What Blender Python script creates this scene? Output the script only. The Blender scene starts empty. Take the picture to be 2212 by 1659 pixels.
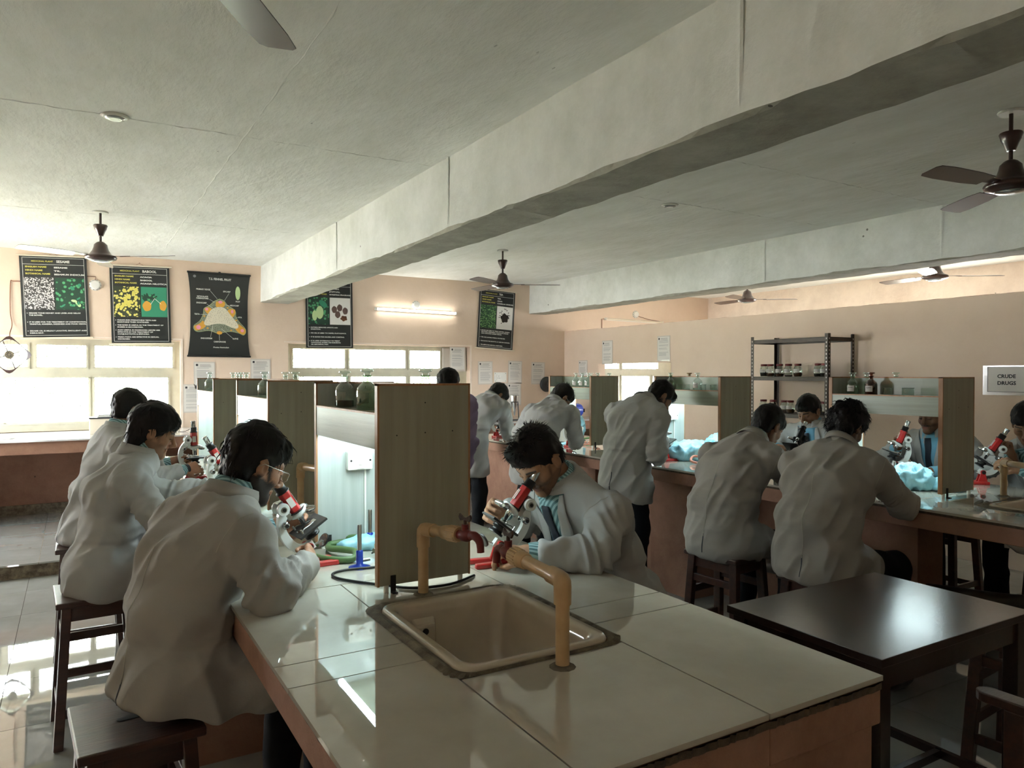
import bpy, math, random
import numpy as np
from mathutils import Vector, Matrix, Euler
from mathutils.bvhtree import BVHTree

# ---------------------------------------------------------------- camera, world, light, exposure
SC = bpy.context.scene
COL = SC.collection
cam_data = bpy.data.cameras.new('camera')
cam = bpy.data.objects.new('camera', cam_data)
COL.objects.link(cam)
SC.camera = cam
cam_data.sensor_width = 36.0
cam_data.lens = 36.0 * 1594.56 / 2212
cam_data.clip_start = 0.05
cam_data.clip_end = 100
YAW, PITCH, ROLL = 0.53403, -0.01318, 0.00036
_fw = Vector((math.sin(YAW) * math.cos(PITCH), math.cos(YAW) * math.cos(PITCH), math.sin(PITCH)))
_rt = Vector((math.cos(YAW), -math.sin(YAW), 0))
_up = _rt.cross(_fw)
_r2 = _rt * math.cos(ROLL) + _up * math.sin(ROLL)
_u2 = _up * math.cos(ROLL) - _rt * math.sin(ROLL)
cam.matrix_world = Matrix(((_r2.x, _u2.x, -_fw.x, 0), (_r2.y, _u2.y, -_fw.y, 0), (_r2.z, _u2.z, -_fw.z, 1.54), (0, 0, 0, 1)))

SC.view_settings.view_transform = 'Standard'
SC.view_settings.look = 'None'
SC.view_settings.gamma = 1
SC.view_settings.use_curve_mapping = False
SC.view_settings.exposure = 0.66
SC.cycles.max_bounces = 10
SC.cycles.diffuse_bounces = 6
SC.cycles.glossy_bounces = 4
SC.cycles.transmission_bounces = 8
SC.cycles.transparent_max_bounces = 12
SC.cycles.sample_clamp_indirect = 6.0
SC.cycles.caustics_reflective = False
SC.cycles.caustics_refractive = False

world = bpy.data.worlds.new('world'); SC.world = world
world.use_nodes = True
wn = world.node_tree.nodes; wl = world.node_tree.links
wn.clear()
wo = wn.new('ShaderNodeOutputWorld'); wb = wn.new('ShaderNodeBackground')
wb.inputs['Color'].default_value = (0.93, 0.97, 1.0, 1)
wb.inputs['Strength'].default_value = 26.0
wl.new(wb.outputs[0], wo.inputs[0])

def area(name, loc, rot, sx, sy, power, color=(1, 1, 1), portal=False, spread=None):
    d = bpy.data.lights.new(name, 'AREA'); d.shape = 'RECTANGLE'; d.size = sx; d.size_y = sy
    d.energy = power; d.color = color
    if portal: d.cycles.is_portal = True
    if spread: d.spread = spread
    o = bpy.data.objects.new(name, d); COL.objects.link(o); o.location = loc; o.rotation_euler = rot
    return o
R90 = math.pi / 2
# the sun stands behind the building: it lights the garden, not the room
sd = bpy.data.lights.new('sun', 'SUN'); sd.energy = 110; sd.angle = .02; sd.color = (1, .96, .9)
so = bpy.data.objects.new('sun', sd); COL.objects.link(so); so.rotation_euler = Vector((.12, .56, -.82)).to_track_quat('-Z', 'Y').to_euler()
# daylight portals in the real window openings of the far wall, and the gaps out of view, the one behind the camera added for fill
area('portal_one', (-0.7, 9.45, 1.45), (-R90, 0, 0), 3.5, 0.95, 1, portal=True)
area('portal_two', (3.5, 9.45, 1.45), (-R90, 0, 0), 2.5, 0.95, 1, portal=True)
area('portal_three', (7.8, 9.45, 1.3), (-R90, 0, 0), 1.5, 1.3, 1, portal=True)

area('portal_four', (-2.85, 7.75, 1.6), (0, -R90, 0), 1.3, 1.8, 1, portal=True)

area('portal_five', (-.90, -1.75, 1.05), (R90, 0, 0), .22, 2.1, 1, portal=True)
area('portal_six', (9.85, 5.2, 1.5), (0, R90, 0), 1.2, 1.6, 1, portal=True)  # for the gap added in the right wall

# ---------------------------------------------------------------- helpers
def tag(o, label=None, cat=None, group=None, kind=None):
    if label: o['label'] = label
    if cat: o['category'] = cat
    if group: o['group'] = group
    if kind: o['kind'] = kind
    return o

def thing(name, label, cat, loc=(0, 0, 0), rz=0, group=None, rot=None):
    o = bpy.data.objects.new(name, None); COL.objects.link(o)
    o.location = loc; o.rotation_euler = rot if rot else (0, 0, rz)
    o.empty_display_size = 0.05
    return tag(o, label, cat, group)

def link(name, me, parent=None, m=None):
    o = bpy.data.objects.new(name, me); COL.objects.link(o)
    if m is not None:
        me.materials.clear(); me.materials.append(m)
    if parent: o.parent = parent
    return o

def copy_tree(o, parent=None):
    c = o.copy(); COL.objects.link(c)
    if parent is not None: c.parent = parent
    for ch in list(o.children): copy_tree(ch, c)
    return c

class MB:
    """collects faces; build() links ONE mesh"""
    def __init__(s): s.v = []; s.f = []; s.sm = []
    def add(s, vs, fs, smooth=False, M=None):
        n = len(s.v)
        if M is not None: vs = [M @ Vector(v) for v in vs]
        s.v += [tuple(v) for v in vs]
        s.f += [tuple(i + n for i in f) for f in fs]
        s.sm += [smooth] * len(fs)
        return s
    def box(s, x0, y0, z0, x1, y1, z1, M=None):
        v = [(x0, y0, z0), (x1, y0, z0), (x1, y1, z0), (x0, y1, z0), (x0, y0, z1), (x1, y0, z1), (x1, y1, z1), (x0, y1, z1)]
        f = [(0, 3, 2, 1), (4, 5, 6, 7), (0, 1, 5, 4), (1, 2, 6, 5), (2, 3, 7, 6), (3, 0, 4, 7)]
        return s.add(v, f, False, M)
    def taper(s, c0, w0, d0, c1, w1, d1):
        v = []
        for c, w, d in ((c0, w0, d0), (c1, w1, d1)):
            v += [(c[0] - w / 2, c[1] - d / 2, c[2]), (c[0] + w / 2, c[1] - d / 2, c[2]), (c[0] + w / 2, c[1] + d / 2, c[2]), (c[0] - w / 2, c[1] + d / 2, c[2])]
        f = [(0, 3, 2, 1), (4, 5, 6, 7), (0, 1, 5, 4), (1, 2, 6, 5), (2, 3, 7, 6), (3, 0, 4, 7)]
        return s.add(v, f)
    def beam(s, a, b, w, h, up=(0, 0, 1)):
        a = Vector(a); b = Vector(b); d = (b - a).normalized(); u = Vector(up)
        r = d.cross(u)
        if r.length < 1e-4: r = d.cross(Vector((1, 0, 0)))
        r.normalize(); u = r.cross(d).normalized()
        v = []
        for p in (a, b):
            v += [p - r * w / 2 - u * h / 2, p + r * w / 2 - u * h / 2, p + r * w / 2 + u * h / 2, p - r * w / 2 + u * h / 2]
        f = [(0, 1, 2, 3), (7, 6, 5, 4), (0, 4, 5, 1), (1, 5, 6, 2), (2, 6, 7, 3), (3, 7, 4, 0)]
        return s.add(v, f)
    def cyl(s, a, b, r0, r1=None, n=16, cap=True, smooth=True):
        return s.lathe([(r0, 0), (r0 if r1 is None else r1, 1)], a, b, n, cap, smooth)
    def lathe(s, prof, a, b, n=20, cap=True, smooth=True):
        """prof: (radius, t) with t along a->b (t in units of |b-a|)"""
        a = Vector(a); b = Vector(b); d = b - a; L = d.length; w = d.normalized()
        u = w.cross(Vector((0, 0, 1)))
        if u.length < 1e-4: u = Vector((1, 0, 0))
        u.normalize(); q = w.cross(u)
        v = []; f = []
        for r, t in prof:
            c = a + d * t
            for i in range(n):
                g = 2 * math.pi * i / n
                v.append(c + (u * math.cos(g) + q * math.sin(g)) * max(r, 1e-5))
        for k in range(len(prof) - 1):
            for i in range(n):
                j = (i + 1) % n
                f.append((k * n + i, k * n + j, (k + 1) * n + j, (k + 1) * n + i))
        s.add(v, f, smooth)
        if cap:
            m = len(prof) - 1
            s.add(v[:n], [tuple(range(n - 1, -1, -1))], False)
            s.add(v[m * n:], [tuple(range(n))], False)
        return s
    def tube(s, pts, r, n=8, cap=True, smooth=True):
        P = [Vector(p) for p in pts]; v = []; f = []
        R = r if isinstance(r, (list, tuple)) else [r] * len(P)
        prev = None
        for i, p in enumerate(P):
            d = (P[min(i + 1, len(P) - 1)] - P[max(i - 1, 0)]).normalized()
            if prev is None:
                u = d.cross(Vector((0, 0, 1)))
                if u.length < 1e-3: u = d.cross(Vector((1, 0, 0)))
            else:
                u = prev - d * prev.dot(d)
            u.normalize(); prev = u; q = d.cross(u)
            for k in range(n):
                g = 2 * math.pi * k / n
                v.append(p + (u * math.cos(g) + q * math.sin(g)) * R[i])
        for i in range(len(P) - 1):
            for k in range(n):
                j = (k + 1) % n
                f.append((i * n + k, i * n + j, (i + 1) * n + j, (i + 1) * n + k))
        s.add(v, f, smooth)
        if cap:
            s.add(v[:n], [tuple(range(n - 1, -1, -1))]); s.add(v[-n:], [tuple(range(n))])
        return s
    def ball(s, c, r, n=12, m=8, M=None):
        r = (r, r, r) if not isinstance(r, (tuple, list)) else r
        v = []; f = []
        for i in range(m + 1):
            t = math.pi * i / m
            for k in range(n):
                g = 2 * math.pi * k / n
                v.append((c[0] + r[0] * math.sin(t) * math.cos(g), c[1] + r[1] * math.sin(t) * math.sin(g), c[2] + r[2] * math.cos(t)))
        for i in range(m):
            for k in range(n):
                j = (k + 1) % n
                f.append((i * n + k, (i + 1) * n + k, (i + 1) * n + j, i * n + j))
        return s.add(v, f, True, M)
    def prism(s, poly, z0, z1, M=None):
        """poly: CCW list of (x, y)"""
        n = len(poly)
        v = [(x, y, z0) for x, y in poly] + [(x, y, z1) for x, y in poly]
        f = [tuple(range(n - 1, -1, -1)), tuple(range(n, 2 * n))] + [(i, (i + 1) % n, n + (i + 1) % n, n + i) for i in range(n)]
        return s.add(v, f, False, M)
    def build(s, name, m, parent=None, bevel=0, seg=2, inv=None):
        me = bpy.data.meshes.new(name)
        vs = s.v if inv is None else [tuple(inv @ Vector(v)) for v in s.v]
        me.from_pydata(vs, [], s.f)
        me.polygons.foreach_set('use_smooth', s.sm)
        me.update()
        o = link(name, me, parent, m)
        if bevel:
            b = o.modifiers.new('bevel', 'BEVEL'); b.width = bevel; b.segments = seg; b.limit_method = 'ANGLE'; b.angle_limit = 0.6
            b.harden_normals = False
        return o

def arc(c, r, a0, a1, n, plane='xy'):
    out = []
    for i in range(n + 1):
        g = a0 + (a1 - a0) * i / n
        x, y = r * math.cos(g), r * math.sin(g)
        out.append({'xy': (c[0] + x, c[1] + y, c[2]), 'yz': (c[0], c[1] + x, c[2] + y), 'xz': (c[0] + x, c[1], c[2] + y)}[plane])
    return out

def spline(pts, n=8):
    P = [Vector(p) for p in pts]; out = []
    for i in range(len(P) - 1):
        p0 = P[max(i - 1, 0)]; p1 = P[i]; p2 = P[i + 1]; p3 = P[min(i + 2, len(P) - 1)]
        for k in range(n):
            t = k / n
            out.append(0.5 * ((2 * p1) + (p2 - p0) * t + (2 * p0 - 5 * p1 + 4 * p2 - p3) * t * t + (3 * p1 - p0 - 3 * p2 + p3) * t ** 3))
    out.append(P[-1])
    return out

# ---------------------------------------------------------------- materials
def srgb(r, g, b):
    return tuple(((c / 255) / 12.92 if c / 255 <= .04045 else ((c / 255 + .055) / 1.055) ** 2.4) for c in (r, g, b)) + (1,)

def mat(name, col, rough=.6, metal=0, spec=.5, var=0, vscale=6, bump=0, bscale=60, coat=0, col2=None, stretch=None, emit=0, bdist=.01, crough=.05, attr=None, sss=0):
    m = bpy.data.materials.new(name); m.use_nodes = True
    nt = m.node_tree; N = nt.nodes; L = nt.links
    b = N['Principled BSDF']
    b.inputs['Base Color'].default_value = col
    b.inputs['Roughness'].default_value = rough
    b.inputs['Metallic'].default_value = metal
    b.inputs['Specular IOR Level'].default_value = spec
    b.inputs['Coat Weight'].default_value = coat
    b.inputs['Coat Roughness'].default_value = crough
    if emit:
        b.inputs['Emission Color'].default_value = col; b.inputs['Emission Strength'].default_value = emit
    if sss:
        b.inputs['Subsurface Weight'].default_value = sss
        b.inputs['Subsurface Radius'].default_value = (.012, .005, .003)
    tc = N.new('ShaderNodeTexCoord'); mp = N.new('ShaderNodeMapping')
    L.new(tc.outputs['Object'], mp.inputs['Vector'])
    if stretch: mp.inputs['Scale'].default_value = stretch
    m['mp'] = mp.name
    src = None
    if attr:
        a = N.new('ShaderNodeAttribute'); a.attribute_name = attr
        L.new(a.outputs['Color'], b.inputs['Base Color'])
    elif var or col2:
        n = N.new('ShaderNodeTexNoise'); n.inputs['Scale'].default_value = vscale; n.inputs['Detail'].default_value = 6
        n.inputs['Roughness'].default_value = .6
        L.new(mp.outputs[0], n.inputs['Vector'])
        r = N.new('ShaderNodeValToRGB')
        r.color_ramp.elements[0].position = .35; r.color_ramp.elements[1].position = .65
        c2 = col2 if col2 else tuple(max(0, c * (1 - var)) for c in col[:3]) + (1,)
        r.color_ramp.elements[0].color = c2; r.color_ramp.elements[1].color = col
        L.new(n.outputs['Fac'], r.inputs[0]); L.new(r.outputs[0], b.inputs['Base Color'])
    if bump:
        n2 = N.new('ShaderNodeTexNoise'); n2.inputs['Scale'].default_value = bscale; n2.inputs['Detail'].default_value = 8
        n2.inputs['Roughness'].default_value = .65
        L.new(mp.outputs[0], n2.inputs['Vector'])
        bp = N.new('ShaderNodeBump'); bp.inputs['Strength'].default_value = bump; bp.inputs['Distance'].default_value = bdist
        L.new(n2.outputs['Fac'], bp.inputs['Height']); L.new(bp.outputs[0], b.inputs['Normal'])
    return m

def glass(name, tint, alpha=.12, rough=.03):
    """thin-walled glassware: see-through with a clear reflection"""
    m = bpy.data.materials.new(name); m.use_nodes = True
    nt = m.node_tree; N = nt.nodes; L = nt.links; N.clear()
    o = N.new('ShaderNodeOutputMaterial'); mix = N.new('ShaderNodeMixShader'); t = N.new('ShaderNodeBsdfTransparent')
    g = N.new('ShaderNodeBsdfGlossy'); lw = N.new('ShaderNodeLayerWeight'); ad = N.new('ShaderNodeMath'); ad.operation = 'MULTIPLY_ADD'
    t.inputs[0].default_value = tint; g.inputs['Roughness'].default_value = rough; g.inputs['Color'].default_value = (.9, .95, .95, 1)
    lw.inputs[0].default_value = .35
    ad.inputs[1].default_value = .75; ad.inputs[2].default_value = alpha; ad.use_clamp = True
    L.new(lw.outputs['Facing'], ad.inputs[0]); L.new(ad.outputs[0], mix.inputs[0])
    L.new(t.outputs[0], mix.inputs[1]); L.new(g.outputs[0], mix.inputs[2]); L.new(mix.outputs[0], o.inputs[0])
    return m

def plaster(name, col, stain, sscale=1.2, bump=.35, bscale=14, crack=0, spots=0):
    m = mat(name, col, rough=.85, spec=.2, bump=bump, bscale=bscale, bdist=.02)
    nt = m.node_tree; N = nt.nodes; L = nt.links; b = N['Principled BSDF']; mp = N[m['mp']]
    n = N.new('ShaderNodeTexNoise'); n.inputs['Scale'].default_value = sscale; n.inputs['Detail'].default_value = 9; n.inputs['Roughness'].default_value = .7
    L.new(mp.outputs[0], n.inputs['Vector'])
    r = N.new('ShaderNodeValToRGB'); r.color_ramp.elements[0].position = .3; r.color_ramp.elements[1].position = .62
    r.color_ramp.elements[0].color = stain; r.color_ramp.elements[1].color = col
    L.new(n.outputs['Fac'], r.inputs[0]); last = r.outputs[0]
    if spots:
        v = N.new('ShaderNodeTexVoronoi'); v.inputs['Scale'].default_value = 5.5; v.inputs['Randomness'].default_value = 1
        n3 = N.new('ShaderNodeTexNoise'); n3.inputs['Scale'].default_value = 3
        L.new(mp.outputs[0], v.inputs['Vector']); L.new(mp.outputs[0], n3.inputs['Vector'])
        lt = N.new('ShaderNodeMath'); lt.operation = 'LESS_THAN'; lt.inputs[1].default_value = .055
        L.new(v.outputs['Distance'], lt.inputs[0])
        g2 = N.new('ShaderNodeMath'); g2.operation = 'GREATER_THAN'; g2.inputs[1].default_value = .57; L.new(n3.outputs['Fac'], g2.inputs[0])
        mu = N.new('ShaderNodeMath'); mu.operation = 'MULTIPLY'; L.new(lt.outputs[0], mu.inputs[0]); L.new(g2.outputs[0], mu.inputs[1])
        mu2 = N.new('ShaderNodeMath'); mu2.operation = 'MULTIPLY'; mu2.inputs[1].default_value = spots; L.new(mu.outputs[0], mu2.inputs[0])
        mx = N.new('ShaderNodeMixRGB'); mx.inputs[2].default_value = (.05, .045, .035, 1)
        L.new(mu2.outputs[0], mx.inputs[0]); L.new(last, mx.inputs[1]); last = mx.outputs[0]
    L.new(last, b.inputs['Base Color'])
    return m

M = {}
M['ceiling'] = plaster('ceiling_plaster', srgb(243, 244, 241), srgb(226, 227, 220), 1.6, .5, 6, spots=.35)
M['ceiling'].node_tree.nodes[M['ceiling']['mp']].inputs['Scale'].default_value = (2.2, .8, 1)
M['beam'] = plaster('beam_plaster', srgb(232, 233, 228), srgb(208, 210, 202), 2.5, .55, 7, spots=.8)
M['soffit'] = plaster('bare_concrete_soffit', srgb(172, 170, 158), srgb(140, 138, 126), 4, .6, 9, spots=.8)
M['cream'] = plaster('cream_plaster', srgb(236, 222, 208), srgb(214, 198, 184), 2, .4, 9, spots=.6)
M['peach'] = plaster('peach_paint', srgb(221, 201, 183), srgb(211, 189, 169), .8, .12, 16)
M['peach_dark'] = plaster('peach_paint_worn', srgb(158, 122, 104), srgb(124, 92, 76), 2.2, .3, 18, spots=.8)  # darker peach: shade on benches and knee walls put into the colour, plus stains
M['cement'] = mat('cement', srgb(128, 118, 100), .9, col2=srgb(78, 70, 58), vscale=22, bump=.7, bscale=60)
M['dirt_line'] = mat('dark_grout', srgb(50, 42, 32), .95, var=.5, vscale=30)
M['tile_edge'] = mat('cut_tile_edge', srgb(92, 78, 60), .8, var=.5, vscale=50, bump=.6, bscale=90)
def tile_mat(name, c, c2, rough):
    m = mat(name, c, rough, spec=.8, col2=c2, vscale=2.2, coat=.5, crough=.015)
    N = m.node_tree.nodes; L = m.node_tree.links
    n = N.new('ShaderNodeTexNoise'); n.inputs['Scale'].default_value = 9; n.inputs['Detail'].default_value = 8
    L.new(N[m['mp']].outputs[0], n.inputs['Vector'])
    r = N.new('ShaderNodeMapRange'); r.inputs[1].default_value = .45; r.inputs[2].default_value = .8
    r.inputs[3].default_value = rough; r.inputs[4].default_value = rough + .022
    L.new(n.outputs['Fac'], r.inputs[0]); L.new(r.outputs[0], N['Principled BSDF'].inputs['Roughness'])
    return m
M['bench_tile'] = tile_mat('bench_tile', srgb(194, 189, 177), srgb(174, 168, 154), .012)
M['floor_tile'] = tile_mat('floor_tile', srgb(166, 170, 168), srgb(150, 152, 148), .02)
M['counter_top'] = tile_mat('counter_tile', srgb(215, 216, 218), srgb(190, 190, 192), .12)
def laminate(name, c, c2, sc=(26, 26, 1.2)):
    m = mat(name, c, .32, spec=.5, col2=c2, vscale=1.0, stretch=sc, bump=.12, bscale=2.5, bdist=.004)
    return m
M['lam_v'] = laminate('green_grey_laminate_upright', srgb(160, 159, 142), srgb(147, 145, 127), (30, 30, 1.3))
M['lam_l'] = laminate('pale_green_laminate', srgb(178, 186, 183), srgb(164, 172, 168), (26, 26, 1.2))
M['lam_h'] = laminate('green_grey_laminate_level', srgb(150, 158, 140), srgb(134, 142, 124), (1.5, 1.3, 34))
M['lip'] = mat('wood_lipping', srgb(176, 130, 90), .45, col2=srgb(140, 98, 64), vscale=3, stretch=(8, 8, 1.5))
M['led'] = mat('tube_glow', (.78, .94, 1, 1), .4, emit=38)
M['led2'] = mat('wall_tube_glow', (1, .97, .88, 1), .4, emit=12)
M['white_pl'] = mat('white_plastic', srgb(228, 228, 222), .35)
M['white_en'] = mat('white_enamel', srgb(226, 232, 230), .22, coat=.5)
M['black_pl'] = mat('black_plastic', srgb(22, 22, 22), .35)
M['black_matt'] = mat('black_metal', srgb(32, 33, 34), .45, spec=.5)
M['chrome'] = mat('chrome', srgb(205, 208, 208), .16, metal=1)
M['steel'] = mat('steel', srgb(160, 160, 156), .3, metal=1)
M['red'] = mat('red_enamel', srgb(172, 34, 34), .28, coat=.4)
M['red_dark'] = mat('dull_red_plastic', srgb(110, 26, 26), .4, var=.3, vscale=20)
M['blue'] = mat('blue_enamel', srgb(30, 60, 160), .3)
M['yellow'] = mat('yellow_plastic', srgb(222, 170, 40), .4)
M['green_hose'] = mat('green_rubber', srgb(74, 104, 58), .5)
M['pink_hose'] = mat('pink_rubber', srgb(196, 128, 108), .55)
M['black_rub'] = mat('black_rubber', srgb(16, 16, 16), .5)
M['ppr'] = mat('beige_pipe', srgb(200, 172, 132), .4, col2=srgb(178, 146, 104), vscale=8, coat=.2)
M['sink'] = mat('glazed_ceramic', srgb(196, 184, 166), .16, spec=.6, coat=.5, col2=srgb(180, 168, 148), vscale=3)
M['wood'] = mat('brown_varnished_wood', srgb(66, 36, 25), .38, coat=.12, col2=srgb(45, 24, 17), vscale=5, stretch=(1.2, 7, 7), bump=.15, bscale=18, crough=.25)
M['table_wood'] = mat('dark_varnished_board', srgb(52, 32, 25), .24, coat=.35, col2=srgb(36, 22, 17), vscale=3, bump=.22, bscale=9, bdist=.01, crough=.2)
M['fan'] = mat('brown_fan_enamel', srgb(50, 28, 22), .28, coat=.3)
M['rack'] = mat('dark_slotted_steel', srgb(64, 54, 44), .5, metal=.3, var=.3, vscale=20)
M['frame'] = mat('cream_window_frame', srgb(200, 196, 176), .5, var=.12, vscale=9)
M['grille'] = mat('window_grille_steel', srgb(120, 122, 118), .5, metal=.3)
M['paper'] = mat('paper', srgb(214, 210, 204), .7)
M['sleeve'] = mat('plastic_sleeve', srgb(206, 198, 190), .25, coat=.6)
M['ink'] = mat('black_ink', srgb(40, 40, 44), .7)
M['ink_pale'] = mat('grey_ink', srgb(128, 128, 132), .7)
M['poster'] = mat('black_poster_cloth', srgb(20, 24, 23), .55)
M['print_w'] = mat('white_print', srgb(226, 226, 222), .7)
M['print_y'] = mat('yellow_print', srgb(206, 196, 96), .7)
M['rod'] = mat('cream_rod', srgb(222, 212, 192), .4)
M['blue_bag'] = mat('blue_plastic_sheet', srgb(150, 204, 222), .35, sss=0, var=.15, vscale=12)
M['glass'] = glass('clear_glassware', (.86, .93, .90, 1), .10)
M['glass_g'] = glass('greenish_glassware', (.62, .74, .60, 1), .10)
M['glass_b'] = glass('brown_reagent_glass', (.42, .20, .14, 1), .08)
M['pane'] = glass('window_pane', (.97, .99, .98, 1), .02)
M['liquid'] = mat('brown_liquid', srgb(70, 34, 20), .1)
M['coat_w'] = mat('white_lab_coat_cloth', srgb(170, 171, 169), .85, spec=.15, bump=.25, bscale=26, bdist=.006)
M['coat_b'] = mat('greyish_lab_coat_cloth', srgb(155, 152, 147), .88, spec=.15, bump=.25, bscale=24, bdist=.006)
M['seam'] = mat('coat_seam', srgb(168, 165, 156), .9)
M['trouser'] = mat('black_trouser_cloth', srgb(22, 24, 28), .85, spec=.2)
M['shoe'] = mat('black_shoe', srgb(18, 18, 20), .4)
M['lav'] = mat('lavender_shirt', srgb(150, 134, 170), .8, var=.1)
M['tie'] = mat('navy_tie', srgb(24, 34, 48), .6)
M['hair'] = mat('black_hair', srgb(14, 11, 10), .55, spec=.25)
M['skin'] = mat('skin', srgb(150, 104, 76), .5, attr='Col', spec=.35, bump=.08, bscale=220, bdist=.001)
M['garden_ground'] = mat('sunlit_ground', srgb(222, 218, 205), .9)
M['felt'] = mat('grey_cropped_hair', srgb(44, 42, 40), .9)
def stripes(name, c1, c2, freq=260, axis='X'):
    m = mat(name, c1, .8)
    N = m.node_tree.nodes; L = m.node_tree.links
    w = N.new('ShaderNodeTexWave'); w.wave_type = 'BANDS'; w.bands_direction = axis; w.inputs['Scale'].default_value = freq
    L.new(N[m['mp']].outputs[0], w.inputs['Vector'])
    r = N.new('ShaderNodeValToRGB'); r.color_ramp.interpolation = 'CONSTANT'
    r.color_ramp.elements[0].color = c1; r.color_ramp.elements[1].color = c2; r.color_ramp.elements[1].position = .5
    L.new(w.outputs['Fac'], r.inputs[0]); L.new(r.outputs[0], N['Principled BSDF'].inputs['Base Color'])
    return m
M['shirt'] = stripes('striped_teal_shirt', srgb(150, 186, 190), srgb(84, 120, 124), 34, 'DIAGONAL')
M['shirt_b'] = mat('plain_blue_shirt', srgb(112, 168, 196), .8)
def voro(name, c1, c2, scale, pos=.4, feat='F1', inv=False):
    m = mat(name, c1, .7); N = m.node_tree.nodes; L = m.node_tree.links
    v = N.new('ShaderNodeTexVoronoi'); v.inputs['Scale'].default_value = scale; v.feature = feat
    L.new(N[m['mp']].outputs[0], v.inputs['Vector'])
    r = N.new('ShaderNodeValToRGB'); r.color_ramp.elements[0].color = c1; r.color_ramp.elements[1].color = c2
    r.color_ramp.elements[0].position = pos; r.color_ramp.elements[1].position = pos + .12
    L.new(v.outputs['Distance'], r.inputs[0]); L.new(r.outputs[0], N['Principled BSDF'].inputs['Base Color'])
    return m
M['seeds'] = voro('printed_sesame_seeds', srgb(206, 204, 204), srgb(50, 48, 48), 75, .42)
M['leaves'] = voro('printed_green_leaves', srgb(70, 140, 96), srgb(14, 50, 34), 26, .3)
M['bushes'] = voro('printed_tea_bushes', srgb(120, 168, 100), srgb(26, 66, 36), 60, .3)
M['blossom'] = voro('printed_yellow_blossom', srgb(214, 204, 110), srgb(40, 48, 30), 34, .38)
M['cells'] = voro('printed_plant_cells', srgb(12, 12, 12), srgb(206, 200, 180), 95, .16)
M['cells2'] = voro('printed_dense_cells', srgb(10, 12, 12), srgb(120, 128, 110), 130, .3)
M['teal_print'] = mat('teal_print', srgb(40, 120, 92), .7)
M['ochre'] = mat('ochre_print', srgb(190, 140, 50), .7)
M['pink_print'] = mat('pink_print', srgb(206, 130, 160), .7)
M['olive_print'] = mat('olive_print', srgb(140, 150, 110), .7)
M['pale_green'] = mat('pale_green_print', srgb(180, 204, 150), .7)
M['nut'] = mat('brown_print', srgb(84, 64, 58), .7)
M['foliage'] = mat('garden_leaves', srgb(206, 214, 190), .7, col2=srgb(160, 176, 140), vscale=3)
M['cord'] = mat('brown_cord', srgb(110, 70, 50), .6)
M['powder'] = mat('crude_drug_powder', srgb(110, 66, 34), .9, col2=srgb(60, 40, 24), vscale=60)
M['dark_powder'] = mat('dark_crude_drug', srgb(40, 32, 26), .9)

# ================================================================ THE ROOM
CZ = 2.84
def struct(name, mb, m, parent=None, **k):
    o = mb.build(name, m, parent, **k)
    if parent is None: o['kind'] = 'structure'
    return o
XL, XR, YN, YF = -2.6, 9.4, -1.6, 9.2

# floor: bed slab with individually laid tiles
fl = struct('floor', MB().box(XL, YN, -.12, XR + .3, YF + .4, -.012), M['dirt_line'])
tm = MB().box(.0015, .0015, 0, .5985, .5985, .012)
tme = bpy.data.meshes.new('floor_tile'); tme.from_pydata(tm.v, [], tm.f); tme.materials.append(M['floor_tile'])
for i in range(15):
    for j in range(14):
        x = -2.71 + .6 * i; y = -1.56 + .6 * j
        if x > XR - .5: continue
        if y > 6.4 and x < 6.2 : continue
        o = bpy.data.objects.new('floor_tile', tme); COL.objects.link(o); o.parent = fl; o.location = (x, y, -.012)
# corridor tiles beyond the partition and the strip to the platform
far = MB()
for i in range(20):
    for j in range(8):
        x = -2.71 + .6 * i; y = 6.84 + .6 * j
        if (x > 5.6 and y < 9.2) or (j == 0 and x < 6.2): far.box(x + .0015, y + .0015, -.012, x + .5985, min(y + .5985, 9.2), 0)
for j in range(14):
    for i in (15, 16, 17, 18, 19):
        far.box(-2.71 + .6 * i + .0015, -1.56 + .6 * j + .0015, -.012, -2.71 + .6 * i + .5985, -1.56 + .6 * j + .5985, 0)
o = far.build('floor_tile_field', M['floor_tile'], fl); o['kind'] = 'stuff'

struct('ceiling', MB().box(XL - .2, YN - .2, CZ, XR + .6, YF + .5, CZ + .15), M['ceiling'])
ceil = bpy.data.objects['ceiling']
# formwork joints: ragged raised plaster lines on the slab soffit
def ragged(name, a, b, m, w=.012, h=.006, n=60, amp=.006, parent=None, seed=0, z=None):
    w *= .55; h *= .45
    rnd = random.Random(seed); a = Vector(a); b = Vector(b); d = b - a; s = Vector((-d.y, d.x, 0)).normalized()
    v = []; f = []
    for i in range(n + 1):
        p = a + d * i / n + s * rnd.uniform(-amp, amp); ww = w * rnd.uniform(.3, 1.3)
        v += [p - s * ww, p + Vector((0, 0, -h * rnd.uniform(.3, 1.4))), p + s * ww]
    for i in range(n):
        f += [(3 * i, 3 * i + 3, 3 * i + 4, 3 * i + 1), (3 * i + 1, 3 * i + 4, 3 * i + 5, 3 * i + 2)]
    return MB().add(v, f).build(name, m, parent)
for k, (a, b) in enumerate([((.81, -1.5, CZ), (.80, 9.1, CZ)), ((-2.5, 4.24, CZ), (1.93, 4.24, CZ)), ((-2.5, 1.7, CZ), (1.93, 1.7, CZ)), ((2.27, 4.2, CZ), (5.7, 4.2, CZ)), ((2.27, 3.2, CZ), (5.7, 3.2, CZ)), ((4.1, -1.5, CZ), (4.1, 9.1, CZ)), ((-2.5, 6.9, CZ), (1.93, 6.9, CZ)), ((2.27, 1.1, CZ), (5.7, 1.1, CZ))]):
    ragged('plaster_ridge', a, b, M['ceiling'], parent=ceil, seed=k, n=110)

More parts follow.
